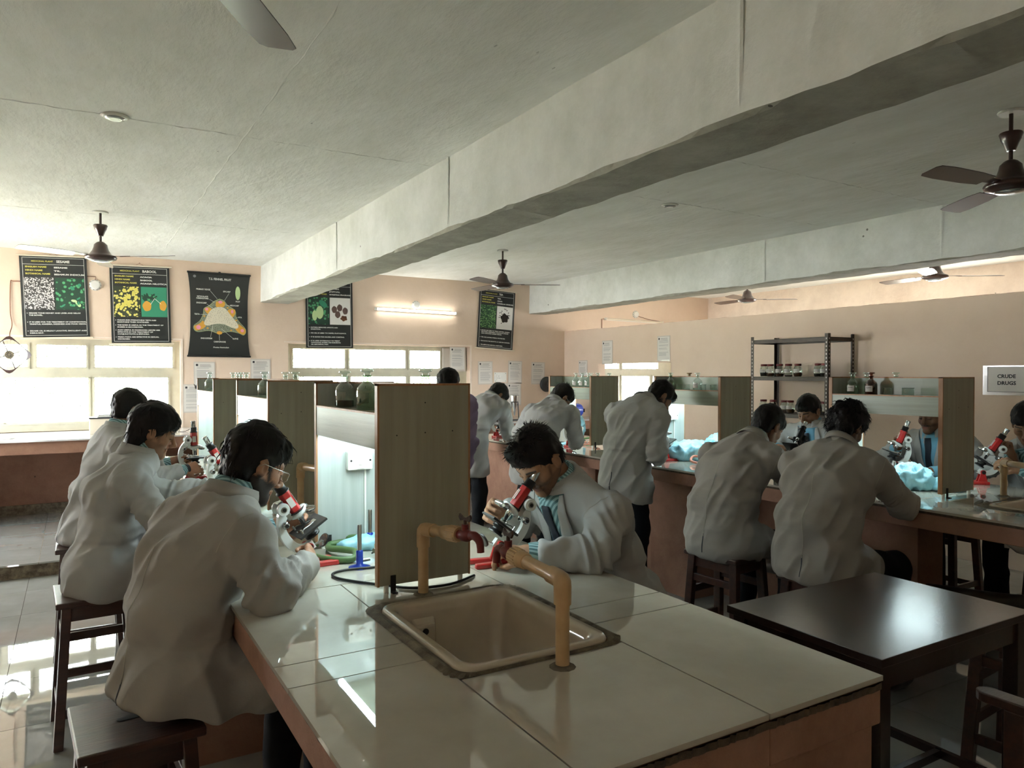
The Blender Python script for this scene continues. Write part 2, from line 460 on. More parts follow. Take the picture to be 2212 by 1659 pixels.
def rough_beam(name, x0, x1, z0, y0=YN, y1=YF, m='beam', seed=1):
    """in-situ concrete beam with wavering arrises"""
    rnd = random.Random(seed); n = 150; v = []; f = []
    def w(i, ph): return .006 * math.sin(i * .23 + ph) + .004 * math.sin(i * .61 + 2 * ph) + rnd.uniform(-.0035, .0035)
    for i in range(n + 1):
        y = y0 + (y1 - y0) * i / n
        v += [(x0 + w(i, 3) * .4, y, CZ + .01), (x0 + w(i, 1), y, z0 + .012 + w(i, 2)), (x0 + .014 + w(i, 5), y, z0 + w(i, 4) * .6),
              (x1 - .014, y, z0 + w(i, 6) * .6), (x1 + w(i, 7), y, z0 + .012 + w(i, 8)), (x1, y, CZ + .01)]
    for i in range(n):
        for k in range(5):
            f.append((6 * i + k, 6 * i + k + 1, 6 * i + 7 + k, 6 * i + 6 + k))
    f += [(5, 4, 3, 2, 1, 0), tuple(6 * n + k for k in range(6))]
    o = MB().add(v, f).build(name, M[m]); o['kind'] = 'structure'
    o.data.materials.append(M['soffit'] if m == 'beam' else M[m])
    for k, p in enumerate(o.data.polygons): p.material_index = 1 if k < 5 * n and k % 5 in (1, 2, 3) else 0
    return o
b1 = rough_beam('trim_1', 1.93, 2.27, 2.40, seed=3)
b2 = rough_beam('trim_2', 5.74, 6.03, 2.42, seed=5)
b3 = rough_beam('trim_3', 9.35, 9.65, 2.42, m='cream', seed=8)
for bm_, xs in ((b1, ((1.925, 1.74), (1.925, 4.0), (1.925, 6.2))), (b2, ((5.735, 3.2), (5.735, 4.9), (5.735, 6.9)))):
    for k, (x, y) in enumerate(xs):
        MB().add([(x, y, CZ), (x - .003, y + .012, CZ), (x, y + .03, CZ), (x, y, 2.44), (x - .003, y + .014, 2.44), (x, y + .03, 2.44)], [(0, 1, 4, 3), (1, 2, 5, 4)]).build('plaster_ridge', bm_.data.materials[0], bm_)

# far wall with three window openings
def wall_with_holes(name, y0, y1, x0, x1, z0, z1, holes, m):
    mb = MB(); xs = sorted(set([x0, x1] + [h for q in holes for h in q[:2]])); zs = sorted(set([z0, z1] + [h for q in holes for h in q[2:]]))
    for i in range(len(xs) - 1):
        for k in range(len(zs) - 1):
            cx = (xs[i] + xs[i + 1]) / 2; cz = (zs[k] + zs[k + 1]) / 2
            if any(a < cx < b and c < cz < d for a, b, c, d in holes): continue
            mb.box(xs[i], y0, zs[k], xs[i + 1], y1, zs[k + 1])
    return struct(name, mb, m)
WT = 1.92
wall_with_holes('wall_far', YF, YF + .23, XL - .2, XR + .4, -.1, CZ + .02, [(-2.45, 1.04, .93, WT), (2.25, 4.76, .93, WT), (7.1, 8.62, .6, WT)], M['peach'])
mb = MB(); _h = [(6.85, 8.65)]; _y = YN
for a, b in _h: mb.box(XL - .2, _y, -.1, XL, a, CZ); mb.box(XL - .2, a, -.1, XL, b, .95); mb.box(XL - .2, a, 2.25, XL, b, CZ); _y = b
mb.box(XL - .2, _y, -.1, XL, YF, CZ)
struct('wall_left', mb, M['peach'])
for k, (a, b) in enumerate(_h):
    fr = MB()
    for y in (a, (a + b) / 2 - .03, b - .06): fr.box(XL - .12, y, .95, XL - .07, y + .06, 2.25)
    for z in (.95, 1.6, 2.19): fr.box(XL - .119, a, z, XL - .071, b, z + .06)
    o = fr.build('window_%d' % (4 + k), M['frame']); o['kind'] = 'structure'
# unseen near wall with a narrow gap added to let in fill light
wall_with_holes('wall_near', YN - .2, YN, XL - .2, XR + .3, -.1, CZ, [(-1.0, -.78, -.1, 2.1)], M['peach'])
struct('door_1', MB().box(-.80, YN - .04, 0, -.76, YN + .80, 2.08), M['lam_v'])  # unseen door leaf, added to go with the fill-light gap
struct('wall_right', MB().box(XR + .1, YN, -.1, XR + .3, 4.4, CZ).box(XR + .1, 6.0, -.1, XR + .3, YF, CZ).box(XR + .1, 4.4, -.1, XR + .3, 6.0, .9).box(XR + .1, 4.4, 2.1, XR + .3, 6.0, CZ), M['cream'])  # window gap out of view, added to brighten the middle bay ceiling

# windows
def window(name, x0, x1, z0, z1, panes, ycols=.088, rows=(.16,)):
    """frame with the given pane rectangles; panes (xa, xb, za, zb)"""
    y = YF + .12
    fr = MB()
    xs = sorted(set([x0, x1] + [q for p in panes for q in p[:2]])); zs = sorted(set([z0, z1] + [q for p in panes for q in p[2:]]))
    for i in range(len(xs) - 1):
        for k in range(len(zs) - 1):
            cx = (xs[i] + xs[i + 1]) / 2; cz = (zs[k] + zs[k + 1]) / 2
            if any(p[0] < cx < p[1] and p[2] < cz < p[3] for p in panes): continue
            fr.box(xs[i], y, zs[k], xs[i + 1], y + .05, zs[k + 1])
    w = fr.build(name, M['frame']); w['kind'] = 'structure'
    for (a, b, c, d) in panes:
        s = MB()
        t = .016
        for q in ((a - t, c - t, b + t, c + .006), (a - t, d - .006, b + t, d + t), (a - t, c, a + .006, d), (b - .006, c, b + t, d)):
            s.box(q[0], y - .014, q[1], q[2], y + .001, q[3])
        sash = s.build('sash', M['frame'], w)
        MB().box(a, y + .02, c, b, y + .024, d).build('pane', M['pane'], w)
        g = MB(); n = max(3, round((b - a) / ycols))
        for i in range(1, n):
            x = a + (b - a) * i / n; g.beam((x, y + .075, c - .03), (x, y + .075, d + .03), .005, .005)
        m_ = max(2, round((d - c) / .155))
        for k in range(m_ + 1):
            z = c + .03 + (d - c - .06) * k / m_; g.beam((a - .02, y + .08, z), (b + .02, y + .08, z), .005, .006)
        g.build('grille', M['grille'], w)
    return w
window('window_1', -2.45, 1.04, .93, WT, [(-2.35, -1.75, 1.61, 1.857), (-1.68, -1.0, 1.61, 1.857), (-.93, -.43, 1.61, 1.857), (-.357, .108, 1.61, 1.857), (.18, .967, 1.61, 1.857),
    (-2.3, -1.55, 1.02, 1.505), (-1.47, -.72, 1.02, 1.505), (-.63, .126, 1.02, 1.505), (.175, .92, 1.02, 1.505)])
w2 = window('window_2', 2.25, 4.76, .93, WT, [(2.33, 3.0, 1.615, 1.865), (3.053, 3.837, 1.615, 1.865), (3.89, 4.35, 1.615, 1.865), (2.4, 3.02, 1.02, 1.512), (3.07, 3.843, 1.02, 1.512), (3.9, 4.362, 1.02, 1.512), (4.43, 4.56, 1.02, 1.512)])
window('window_3', 7.1, 8.62, .6, WT, [(7.16, 7.5, 1.625, 1.86), (7.557, 8.327, 1.625, 1.86), (7.18, 7.5, .68, 1.515), (7.55, 8.14, .68, 1.515), (8.2, 8.5, .68, 1.515)])
MB().box(4.38, YF + .085, 1.58, 4.73, YF + .11, 1.9).build('blank_board', M['sleeve'], w2)
# thin plaster band over the window heads
struct('trim_4', MB().box(-2.6, YF - .012, 1.93, 1.05, YF, 1.945).box(2.2, YF - .012, 1.93, 4.78, YF, 1.945).box(1.035, YF - .006, .93, 1.06, YF, 1.94).box(4.755, YF - .006, .93, 4.78, YF, 1.94), M['cream'])

# raised platform along the window wall
pl = struct('trim_5', MB().box(XL, 6.65, 0, 6.36, YF, .108), M['cement'])
plt = MB().box(.0015, 0, 0, .5985, .596, .012)
pme = bpy.data.meshes.new('platform_tile'); pme.from_pydata(plt.v, [], plt.f); pme.materials.append(M['floor_tile'])
for i in range(15):
    for j in range(4):
        o = bpy.data.objects.new('platform_tile', pme); COL.objects.link(o); o.parent = pl; o.location = (-2.65 + .6 * i, 6.64 + .6 * j, .098)
struct('baseboard_far', MB().box(XL, 8.955, .11, 6.36, 8.97, .21), M['cement'])

# partition with a hatch
PX = 6.36
holes = [(6.88, 8.36, .75, 1.69)]
mb = MB()
for (ya, yb, za, zb) in ((YN, 6.88, 0, 2.185), (8.36, YF, 0, 2.185), (6.88, 8.36, 1.69, 2.185), (6.88, 8.36, 0, .75)):
    mb.box(PX, ya, za, PX + .12, yb, zb)
pt = struct('wall_right_partition', mb, M['peach'])
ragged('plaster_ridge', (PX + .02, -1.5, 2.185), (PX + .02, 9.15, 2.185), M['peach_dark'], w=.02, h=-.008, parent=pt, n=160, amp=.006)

# ================================================================ BENCHES
def worktop(root, x0, x1, y0, y1, cuts, hole, zt=.9):
    """tiles laid on the slab: cuts are y joints; hole = (xa, xb, ya, yb) left open for the sink"""
    ys = [y0] + cuts + [y1]
    for a, b in zip(ys[:-1], ys[1:]):
        g = .002
        rects = [(x0 - .012, x1 + .012, a, b)]
        if hole and a < hole[3] and b > hole[2]:
            xa, xb, ya, yb = hole; rects = [(x0 - .012, xa, a, b), (xb, x1 + .012, a, b)]
            if a < ya: rects.append((xa, xb, a, ya))
            if b > yb: rects.append((xa, xb, yb, b))
        elif b - a > .8 or a == y0:
            xm = x0 + (x1 - x0) * .473; rects = [(x0 - .012, xm, a, b), (xm, x1 + .012, a, b)]
        for r in rects:
            MB().box(r[0] + g, r[2] + g, zt - .011, r[1] - g, r[3] - g, zt).build('worktop_tile', M['bench_tile'], root)
def ragged_edge(name, a, b, out, m, root, z0, z1, seed, amp=.006, n=140):
    """chipped edge strip between slab and tile"""
    rnd = random.Random(seed); a = Vector(a); b = Vector(b); d = b - a; out = Vector(out); v = []; f = []
    for i in range(n + 1):
        p = a + d * i / n; e = out * rnd.uniform(0, amp)
        v += [Vector((p.x, p.y, z1)), Vector((p.x, p.y, z1)) + e, Vector((p.x, p.y, z0)) + e * .6, Vector((p.x, p.y, z0))]
    for i in range(n):
        for k in range(3): f.append((4 * i + k, 4 * i + k + 1, 4 * i + 5 + k, 4 * i + 4 + k))
    f += [g[::-1] for g in f]
    return MB().add(v, f).build(name, m, root)

def bench(label, x0, x1, y0, y1, cuts, hole, walls):
    root = thing('laboratory_bench', label, 'bench', (0, 0, 0), group=None)
    s = MB()
    xa, xb, ya, yb = hole if hole else (0, 0, 0, 0)
    for r in ((x0, xa, y0, y1), (xb, x1, y0, y1), (xa, xb, y0, ya), (xa, xb, yb, y1)):
        s.box(r[0], r[2], .80, r[1], r[3], .885)
    # wavering underside nib along both long edges
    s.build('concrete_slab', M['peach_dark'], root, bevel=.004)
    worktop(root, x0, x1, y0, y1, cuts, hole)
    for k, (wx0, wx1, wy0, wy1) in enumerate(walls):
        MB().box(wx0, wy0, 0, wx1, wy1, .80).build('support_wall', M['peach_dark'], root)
    ragged_edge('chipped_edge', (x0 - .001, y0, 0), (x0 - .001, y1, 0), (-.012, 0, 0), M['tile_edge'], root, .876, .889, 3, .45)
    ragged_edge('chipped_edge', (x1 + .001, y0, 0), (x1 + .001, y1, 0), (.012, 0, 0), M['tile_edge'], root, .876, .889, 4, .45)
    ragged_edge('chipped_edge', (x0, y0 - .001, 0), (x1, y0 - .001, 0), (0, -.012, 0), M['tile_edge'], root, .874, .889, 5, .5)
    return root
H1 = (.690, 1.121, 1.379, 1.926)
bench('long white-tiled laboratory bench in the foreground with a sink near its end', .378, 1.464, .94, 6.3,
      [1.516, 1.641, 2.19, 2.79, 3.39, 3.99, 4.59, 5.19, 5.79], H1, [(.40, 1.455, .955, 1.06), (.8, 1.02, 1.06, 1.33), (.8, 1.02, 2.0, 6.2), (.40, 1.44, 3.1, 3.2), (.40, 1.44, 4.75, 4.85)])
H2 = (3.779, 4.206, 1.379, 1.926)
bench('long white-tiled laboratory bench along the right, before the peach partition', 3.48, 4.58, .94, 6.95,
      [1.516, 2.19, 2.79, 3.39, 3.99, 4.59, 5.19, 5.79, 6.39], H2, [(3.5, 4.56, .955, 1.06), (3.9, 4.14, 2.3, 6.85), (3.6, 4.5, 3.70, 4.10), (3.70, 4.4, 4.9, 6.9)])
# counter along the windows
ct = thing('window_counter', 'low tiled counter running along the whole window wall', 'counter')
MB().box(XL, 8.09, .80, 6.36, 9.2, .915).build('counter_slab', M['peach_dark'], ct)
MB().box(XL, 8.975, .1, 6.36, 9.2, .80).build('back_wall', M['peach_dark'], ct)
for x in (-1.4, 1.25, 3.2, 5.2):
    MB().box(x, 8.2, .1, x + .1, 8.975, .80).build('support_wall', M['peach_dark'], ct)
for i in range(15):
    MB().box(XL + .6 * i + .001, 8.065, .915, min(XL + .6 * i + .599, 6.355), 9.2 + .1 * (i % 15 in (1, 2, 3, 4, 5) or i in (9, 10)), .93).build('counter_tile', M['counter_top'], ct)
MB().box(PX + .14, 8.3, .84, XR, 9.2, .93).build('counter_return', M['counter_top'], ct)
# sink set in the left end of the counter (only its rim shows)
mbk = MB().prism([(-.95, 8.33), (-.53, 8.33), (-.5, 8.4), (-.5, 8.7), (-.53, 8.76), (-.95, 8.76)], .931, .94)
o = mbk.build('counter_sink_rim', M['white_pl']); tag(o, 'pale sink rim set into the window counter at the far left', 'sink')

# ---- sinks
def rrect(x0, x1, y0, y1, r, n=6):
    out = []
    for cx, cy, a in ((x1 - r, y0 + r, -R90), (x1 - r, y1 - r, 0), (x0 + r, y1 - r, R90), (x0 + r, y0 + r, math.pi)):
        for i in range(n + 1):
            g = a + R90 * i / n; out.append((cx + r * math.cos(g), cy + r * math.sin(g)))
    return out
def make_sink(label, x0, x1, y0, y1):
    cx, cy = (x0 + x1) / 2, (y0 + y1) / 2
    root = thing('ceramic_sink', label, 'sink', (cx, cy, .9))
    hx, hy = (x1 - x0) / 2, (y1 - y0) / 2
    lev = [(0, -.012, .05), (.0, .006, .05), (.004, .012, .048), (.026, .010, .042), (.036, .002, .038), (.042, -.02, .036), (.052, -.16, .04), (.085, -.205, .05)]
    v = []; f = []
    n = 28
    for ins, z, r in lev:
        v += [(x, y, z) for x, y in rrect(-hx + ins, hx - ins, -hy + ins, hy - ins, max(.03, r))]
    for k in range(len(lev) - 1):
        for i in range(n): f.append((k * n + i, k * n + (i + 1) % n, (k + 1) * n + (i + 1) % n, (k + 1) * n + i))
    f.append(tuple(range((len(lev) - 1) * n, len(lev) * n)))
    mbs = MB().add(v, f, True)
    o = mbs.build('basin', M['sink'], root)
    so = o.modifiers.new('solid', 'SOLIDIFY'); so.thickness = .012; so.offset = -1
    # overflow channel and hole
    rib = MB(); rib.add([(-.045 - .075, hy - .043, -.03), (-.005 - .045, hy - .043, -.03), (-.035 - .02, hy - .062, -.045), (-.115, hy - .062, -.045),
                         (-.12, hy - .052, -.2), (-.05, hy - .052, -.2), (-.055, hy - .072, -.2), (-.115, hy - .072, -.2)],
                        [(0, 1, 2, 3), (3, 2, 6, 7), (0, 3, 7, 4), (1, 5, 6, 2)])
    rib.build('overflow_channel', M['sink'], root, bevel=.006)
    MB().cyl((-.086, hy - .058, -.062), (-.086, hy - .066, -.062), .009, n=14).build('overflow_hole', M['black_pl'], root)
    MB().cyl((0, 0, -.206), (0, 0, -.2), .03, n=20).build('drain', M['steel'], root)
    MB().cyl((0, 0, -.42), (0, 0, -.2), .03, n=14).build('waste_pipe', M['cement'], root)
    # mortar bed round the rim, ragged
    rnd = random.Random(7); ring = MB(); vi = []; fi = []
    inn = rrect(-hx - .002, hx + .002, -hy - .002, hy + .002, .05, 14); out = rrect(-hx - .032, hx + .036, -hy - .016, hy + .042, .06, 14)
    m_ = len(inn)
    for i in range(m_):
        j = rnd.uniform(-.004, .006)
        vi += [(inn[i][0], inn[i][1], .004), ((inn[i][0] + out[i][0]) / 2, (inn[i][1] + out[i][1]) / 2, .006 + rnd.uniform(0, .003)), (out[i][0] + j, out[i][1] + j, .0012)]
    for i in range(m_):
        j = (i + 1) % m_
        for k in (0, 1): fi.append((3 * i + k, 3 * i + k + 1, 3 * j + k + 1, 3 * j + k))
    ring.add(vi, fi).build('mortar_bed', M['cement'], root)
    return root
make_sink('deep cream ceramic sink in the foreground bench', .70, 1.107, 1.388, 1.908)
make_sink('dull ceramic sink in the right-hand bench, at the right edge of the picture', 3.79, 4.19, 1.388, 1.908)

def make_tap(label, base, h, tip, spout_side=0):
    bx, by = base
    root = thing('water_tap', label, 'tap', (bx, by, .9))
    zt = h - .9; r = .0155
    d = Vector((tip[0] - bx, tip[1] - by, tip[2] - h)); L = d.length; w = d.normalized()
    top = Vector((0, 0, zt))
    MB().tube([(0, 0, 0), (0, 0, zt - .03)], r, 18).build('riser_pipe', M['ppr'], root)
    MB().cyl((0, 0, 0), (0, 0, .006), .03, .019, 11).build('mortar_collar', M['cement'], root)
    el = [Vector((0, 0, zt - .052)), Vector((0, 0, zt - .014)), Vector((0, 0, zt - .006)) + w * .002, top + w * .006 + Vector((0, 0, -.001)), top + w * .014, top + w * .05]
    MB().tube(el, [r * 1.26] * 2 + [r * 1.3] * 3 + [r * 1.26], 18).build('elbow', M['ppr'], root)
    MB().tube([top + w * .045, top + w * (L - .05)], r, 18).build('arm_pipe', M['ppr'], root)
    c = MB()
    a = top + w * (L - .07); b = top + w * L
    c.lathe([(r * 1.1, 0), (r * 1.27, .05), (r * 1.32, .3), (r * 1.38, .35), (r * 1.38, .95), (r * 1.25, 1)], a, b, 22)
    for i in range(18):
        g = 2 * math.pi * i / 18; u = Vector((0, 0, 1)); s = w.cross(u)
        q = (s * math.cos(g) + u * math.sin(g)) * r * 1.38
        c.beam(a + (b - a) * .42 + q, a + (b - a) * .92 + q, .003, .003)
    c.build('ribbed_union', M['ppr'], root)
    e = b
    t = MB()
    t.lathe([(.013, 0), (.013, .2), (.017, .35), (.017, .75), (.011, 1)], e, e + w * .05, 16)
    t.tube(spline([e + w * .045, e + w * .065 + Vector((0, 0, .002)), e + w * .085 + Vector((0, 0, -.012)), e + w * .09 + Vector((0, 0, -.04))], 5), [.011, .0115, .012, .012, .012, .012, .0115, .0115, .011, .011, .011, .0105, .0105, .010, .010, .010], 14)
    t.cyl(e + w * .025, e + w * .025 + Vector((0, 0, .03)), .010, n=12)
    t.build('tap_body', M['red_dark'], root)
    k = MB(); hz = e + w * .025 + Vector((0, 0, .03))
    k.cyl(hz, hz + Vector((0, 0, .012)), .005, n=10)
    s = w.cross(Vector((0, 0, 1)))
    k.prism([(-.026, .004), (-.018, -.006), (0, -.002), (.018, -.006), (.026, .004), (.022, .014), (.008, .006), (0, .004), (-.008, .006), (-.022, .014)], -.003, .003,
            Matrix.Translation(hz + Vector((0, 0, .014))) @ Matrix((( w.x, 0, s.x, 0), (w.y, 0, s.y, 0), (0, 1, 0, 0), (0, 0, 0, 1))))
    k.build('wing_handle', M['wood'], root, bevel=.001)
    return root
make_tap('beige pipe tap standing at the near rim of the foreground sink', (.914, 1.328), 1.09, (.925, 1.56, 1.095))
make_tap('beige pipe tap at the far rim of the foreground sink, before the cubicle panel', (.868, 1.975), 1.09, (.905, 1.815, 1.10))
make_tap('beige pipe tap on the foreground bench between the first two cubicles', (.88, 3.38), 1.12, (.93, 3.1, 1.13))
make_tap('beige pipe tap at the far rim of the right-hand bench sink', (4.20, 2.02), 1.075, (4.02, 1.74, 1.085))
make_tap('beige pipe tap on the right bench behind the standing student with a wrist band', (4.1, 4.95), 1.12, (4.05, 4.7, 1.12))

# ---- reagent cubicles
def cubicle(label, x0, x1, y0, y1, group=None, lit=True, zt=1.512):
    root = thing('reagent_cubicle', label, 'cubicle', (x0, y0, .9))
    w = x1 - x0; L = y1 - y0; T = .02; zz = zt - .9
    def lipped(y, name):
        p = MB().box(.004, y, .022, w - .004, y + T, zz - .004).build(name, M['lam_v'] if y == 0 else M['lam_l'], root)
        e = MB()
        e.box(0, y - .001, .02, .006, y + T + .001, zz); e.box(w - .006, y - .001, .02, w, y + T + .001, zz)
        e.box(0, y - .001, zz - .006, w, y + T + .001, zz)
        e.build('edge_lipping', M['lip'], p)
        for bx in (.04,):
            MB().box(bx, y - .003, .0, bx + .016, y, .05).box(bx, y - .02, 0, bx + .016, y - .003, .004).build('angle_bracket', M['black_matt'], p)
        for bx in (.03, w - .03): MB().cyl((bx, y + T / 2, 0), (bx, y + T / 2, .022), .008, n=10).build('foot', M['white_pl'], p)
        for bx, bz in ((.5 * w, .555), (.2 * w, .46), (.5 * w, .465), (.8 * w, .467)): MB().cyl((bx, y - .001, bz), (bx, y, bz), .0022, n=8).build('screw_head', M['black_matt'], p)
        return p
    lipped(0, 'end_panel'); lipped(L - T, 'end_panel')
    sh = .525
    MB().box(.02, T, sh - .016, w - .02, L - T, sh - .002).build('shelf', M['lam_h'], root)
    for x in (0.002, w - .018):
        f = MB().box(x, T, sh - .105, x + .016, L - T, sh - .004).build('fascia', M['lam_h'], root)
        MB().box(x - .001, T, sh - .004, x + .017, L - T, sh + .002).build('edge_lipping', M['lip'], f)
    d = MB().box(w / 2 - .008, T, sh, w / 2 + .008, L - T, zz - .006).build('centre_divider', M['lam_h'], root)
    MB().box(w / 2 - .009, T, zz - .007, w / 2 + .009, L - T, zz).build('edge_lipping', M['lip'], d)
    for x in (w * .25, w * .75):
        o = MB().box(x - .014, T + .03, sh - .034, x + .014, L - T - .03, sh - .016).build('tube_batten', M['white_pl'], root)
        MB().cyl((x, T + .05, sh - .045), (x, L - T - .05, sh - .045), .011, n=12).build('glowing_tube', M['led'], o)
    sb = MB().box(.11, L - T - .03, .285, .205, L - T, .355).build('switch_box', M['white_pl'], root, bevel=.004)
    MB().box(.145, L - T - .034, .29, .17, L - T - .03, .35).build('switch_plate', M['white_pl'], sb, bevel=.001)
    MB().box(.150, L - T - .038, .305, .165, L - T - .033, .335).build('rocker', M['white_pl'], sb, bevel=.001)
    for sx_ in (.122, .195): MB().cyl((sx_, L - T - .031, .32), (sx_, L - T - .029, .32), .004, n=10).build('screw_hole', M['black_pl'], sb)
    MB().box(.180, L - T - .01, .0, .186, L - T - .001, .285).build('cable_conduit', M['white_pl'], root)
    return root
C1 = [(2.037, 2.69), (3.451, 4.215), (4.99, 5.72)]
C2 = [(2.14, 2.805), (3.66, 4.34), (5.15, 5.81)]
n1 = ['nearest green-grey reagent cubicle on the foreground bench', 'second green-grey reagent cubicle on the foreground bench, behind the beige tap', 'farthest reagent cubicle on the foreground bench']
n2 = ['reagent cubicle on the right bench nearest the crude drugs sign', 'reagent cubicle on the right bench beside the metal jar rack', 'reagent cubicle on the right bench before the hatch window']
for (a, b), l in zip(C1, n1): cubicle(l, .751, 1.053, a, b, 'reagent cubicles on the benches')
for (a, b), l in zip(C2, n2): cubicle(l, 3.838, 4.14, a, b, 'reagent cubicles on the benches', zt=1.526)

# ================================================================ SCULPTING TOOLS (implicit surfaces -> meshes)
F4 = np.float32
_rng = np.random.RandomState(4)
_LAT = _rng.uniform(-1, 1, (32, 32, 32)).astype(F4)
def vnoise(P):
    i = np.floor(P).astype(int); f = (P - i).astype(F4); f = f * f * (3 - 2 * f); i &= 31; j = (i + 1) & 31
    x, y, z = f[:, 0], f[:, 1], f[:, 2]
    def g(a, b, c): return _LAT[a, b, c]
    c00 = g(i[:, 0], i[:, 1], i[:, 2]) * (1 - x) + g(j[:, 0], i[:, 1], i[:, 2]) * x
    c10 = g(i[:, 0], j[:, 1], i[:, 2]) * (1 - x) + g(j[:, 0], j[:, 1], i[:, 2]) * x
    c01 = g(i[:, 0], i[:, 1], j[:, 2]) * (1 - x) + g(j[:, 0], i[:, 1], j[:, 2]) * x
    c11 = g(i[:, 0], j[:, 1], j[:, 2]) * (1 - x) + g(j[:, 0], j[:, 1], j[:, 2]) * x
    return (c00 * (1 - y) + c10 * y) * (1 - z) + (c01 * (1 - y) + c11 * y) * z
def smin(a, b, k):
    h = np.maximum(k - np.abs(a - b), 0) / k
    return np.minimum(a, b) - h * h * k * .25
def smax(a, b, k): return -smin(-a, -b, k)
A3 = lambda v: np.array(v, F4)
def caps(P, a, b, ra, rb):
    a = A3(a); b = A3(b); ab = b - a; t = np.clip((P - a) @ ab / max(1e-9, float(ab @ ab)), 0, 1)
    return np.linalg.norm(P - a - t[:, None] * ab, axis=1) - (ra + (rb - ra) * t)
def ell(P, c, r, R=None):
    q = P - A3(c)
    if R is not None: q = q @ R
    r = A3(r); k0 = np.linalg.norm(q / r, axis=1); k1 = np.linalg.norm(q / (r * r), axis=1)
    return k0 * (k0 - 1) / np.maximum(k1, 1e-6)
def sect(P, a, b, wa, wb, side):
    """tapered segment of elliptical cross-section; wa, wb = (half width along side, half depth)"""
    a = A3(a); b = A3(b); ab = b - a; L = np.linalg.norm(ab); w = ab / L
    v = A3(side); v = v - w * (v @ w); v /= np.linalg.norm(v); n = np.cross(w, v)
    q = P - a; s = q @ w; t = np.clip(s / L, 0, 1); ex = s - t * L
    W = wa[0] + (wb[0] - wa[0]) * t; D = wa[1] + (wb[1] - wa[1]) * t
    k = np.sqrt(((q @ v) / W) ** 2 + ((q @ n) / D) ** 2 + (ex / (D * .8)) ** 2)
    return (k - 1) * np.minimum(W, D)
def surf(fn, lo, hi, h):
    """surface nets: fn(P) -> signed distance; returns verts, quads"""
    lo = np.array(lo, float); hi = np.array(hi, float)
    n = np.maximum(2, np.ceil((hi - lo) / h).astype(int) + 1)
    ax = [lo[k] + h * np.arange(n[k]) for k in range(3)]
    G = np.stack(np.meshgrid(*ax, indexing='ij'), -1).reshape(-1, 3).astype(F4)
    d = fn(G).reshape(n); s = d < 0
    S = [s[a:n[0] - 1 + a, b:n[1] - 1 + b, c:n[2] - 1 + c] for a in (0, 1) for b in (0, 1) for c in (0, 1)]
    al = S[0].copy(); an = S[0].copy()
    for q in S[1:]: al &= q; an |= q
    I = np.argwhere(an & ~al)
    if len(I) == 0: return np.zeros((0, 3)), np.zeros((0, 4), int)
    off = [(a, b, c) for a in (0, 1) for b in (0, 1) for c in (0, 1)]
    D = np.stack([d[I[:, 0] + a, I[:, 1] + b, I[:, 2] + c] for a, b, c in off], 1)
    acc = np.zeros((len(I), 3)); cnt = np.zeros(len(I))
    for p in range(8):
        for q in range(p + 1, 8):
            if sum(abs(off[p][k] - off[q][k]) for k in range(3)) != 1: continue
            dp, dq = D[:, p], D[:, q]; m = (dp < 0) != (dq < 0)
            t = np.where(m, dp / np.where(m, dp - dq, 1), 0)
            pos = np.array(off[p]) + t[:, None] * (np.array(off[q]) - np.array(off[p]))
            acc += pos * m[:, None]; cnt += m
    V = lo + h * (I + acc / cnt[:, None])
    idx = -np.ones(n - 1, int); idx[I[:, 0], I[:, 1], I[:, 2]] = np.arange(len(I))
    Q = []
    for axn in range(3):
        o = [k for k in range(3) if k != axn]
        sl0 = [slice(None)] * 3; sl1 = [slice(None)] * 3
        sl0[axn] = slice(0, n[axn] - 1); sl1[axn] = slice(1, n[axn])
        for k in o: sl0[k] = slice(1, n[k] - 1); sl1[k] = slice(1, n[k] - 1)
        e0 = s[tuple(sl0)]; e1 = s[tuple(sl1)]
        E_ = np.argwhere(e0 != e1)
        if len(E_) == 0: continue
        base = E_.copy(); base[:, o[0]] += 1; base[:, o[1]] += 1
        def c(d0, d1):
            b = base.copy(); b[:, o[0]] += d0; b[:, o[1]] += d1
            return idx[b[:, 0], b[:, 1], b[:, 2]]
        q = np.stack([c(-1, -1), c(0, -1), c(0, 0), c(-1, 0)], 1)
        fl_ = e0[E_[:, 0], E_[:, 1], E_[:, 2]]
        if axn == 1: fl_ = ~fl_
        q[~fl_] = q[~fl_][:, ::-1]
        Q.append(q)
    Q = np.concatenate(Q)
    Q = Q[(Q >= 0).all(1)]
    return V, Q
def vnormals(V, Q):
    n = np.cross(V[Q[:, 2]] - V[Q[:, 0]], V[Q[:, 3]] - V[Q[:, 1]])
    N_ = np.zeros_like(V)
    for k in range(4): np.add.at(N_, Q[:, k], n)
    return N_ / np.maximum(1e-9, np.linalg.norm(N_, axis=1))[:, None]
def relax(V, Q, it=1, w=.5):
    for _ in range(it):
        A = np.zeros_like(V); c = np.zeros(len(V))
        for k in range(4):
            for j in (1, 3):
                np.add.at(A, Q[:, k], V[Q[:, (k + j) % 4]]); np.add.at(c, Q[:, k], 1)
        m = c > 0; V = V.copy(); V[m] = V[m] * (1 - w) + w * A[m] / c[m][:, None]
    return V
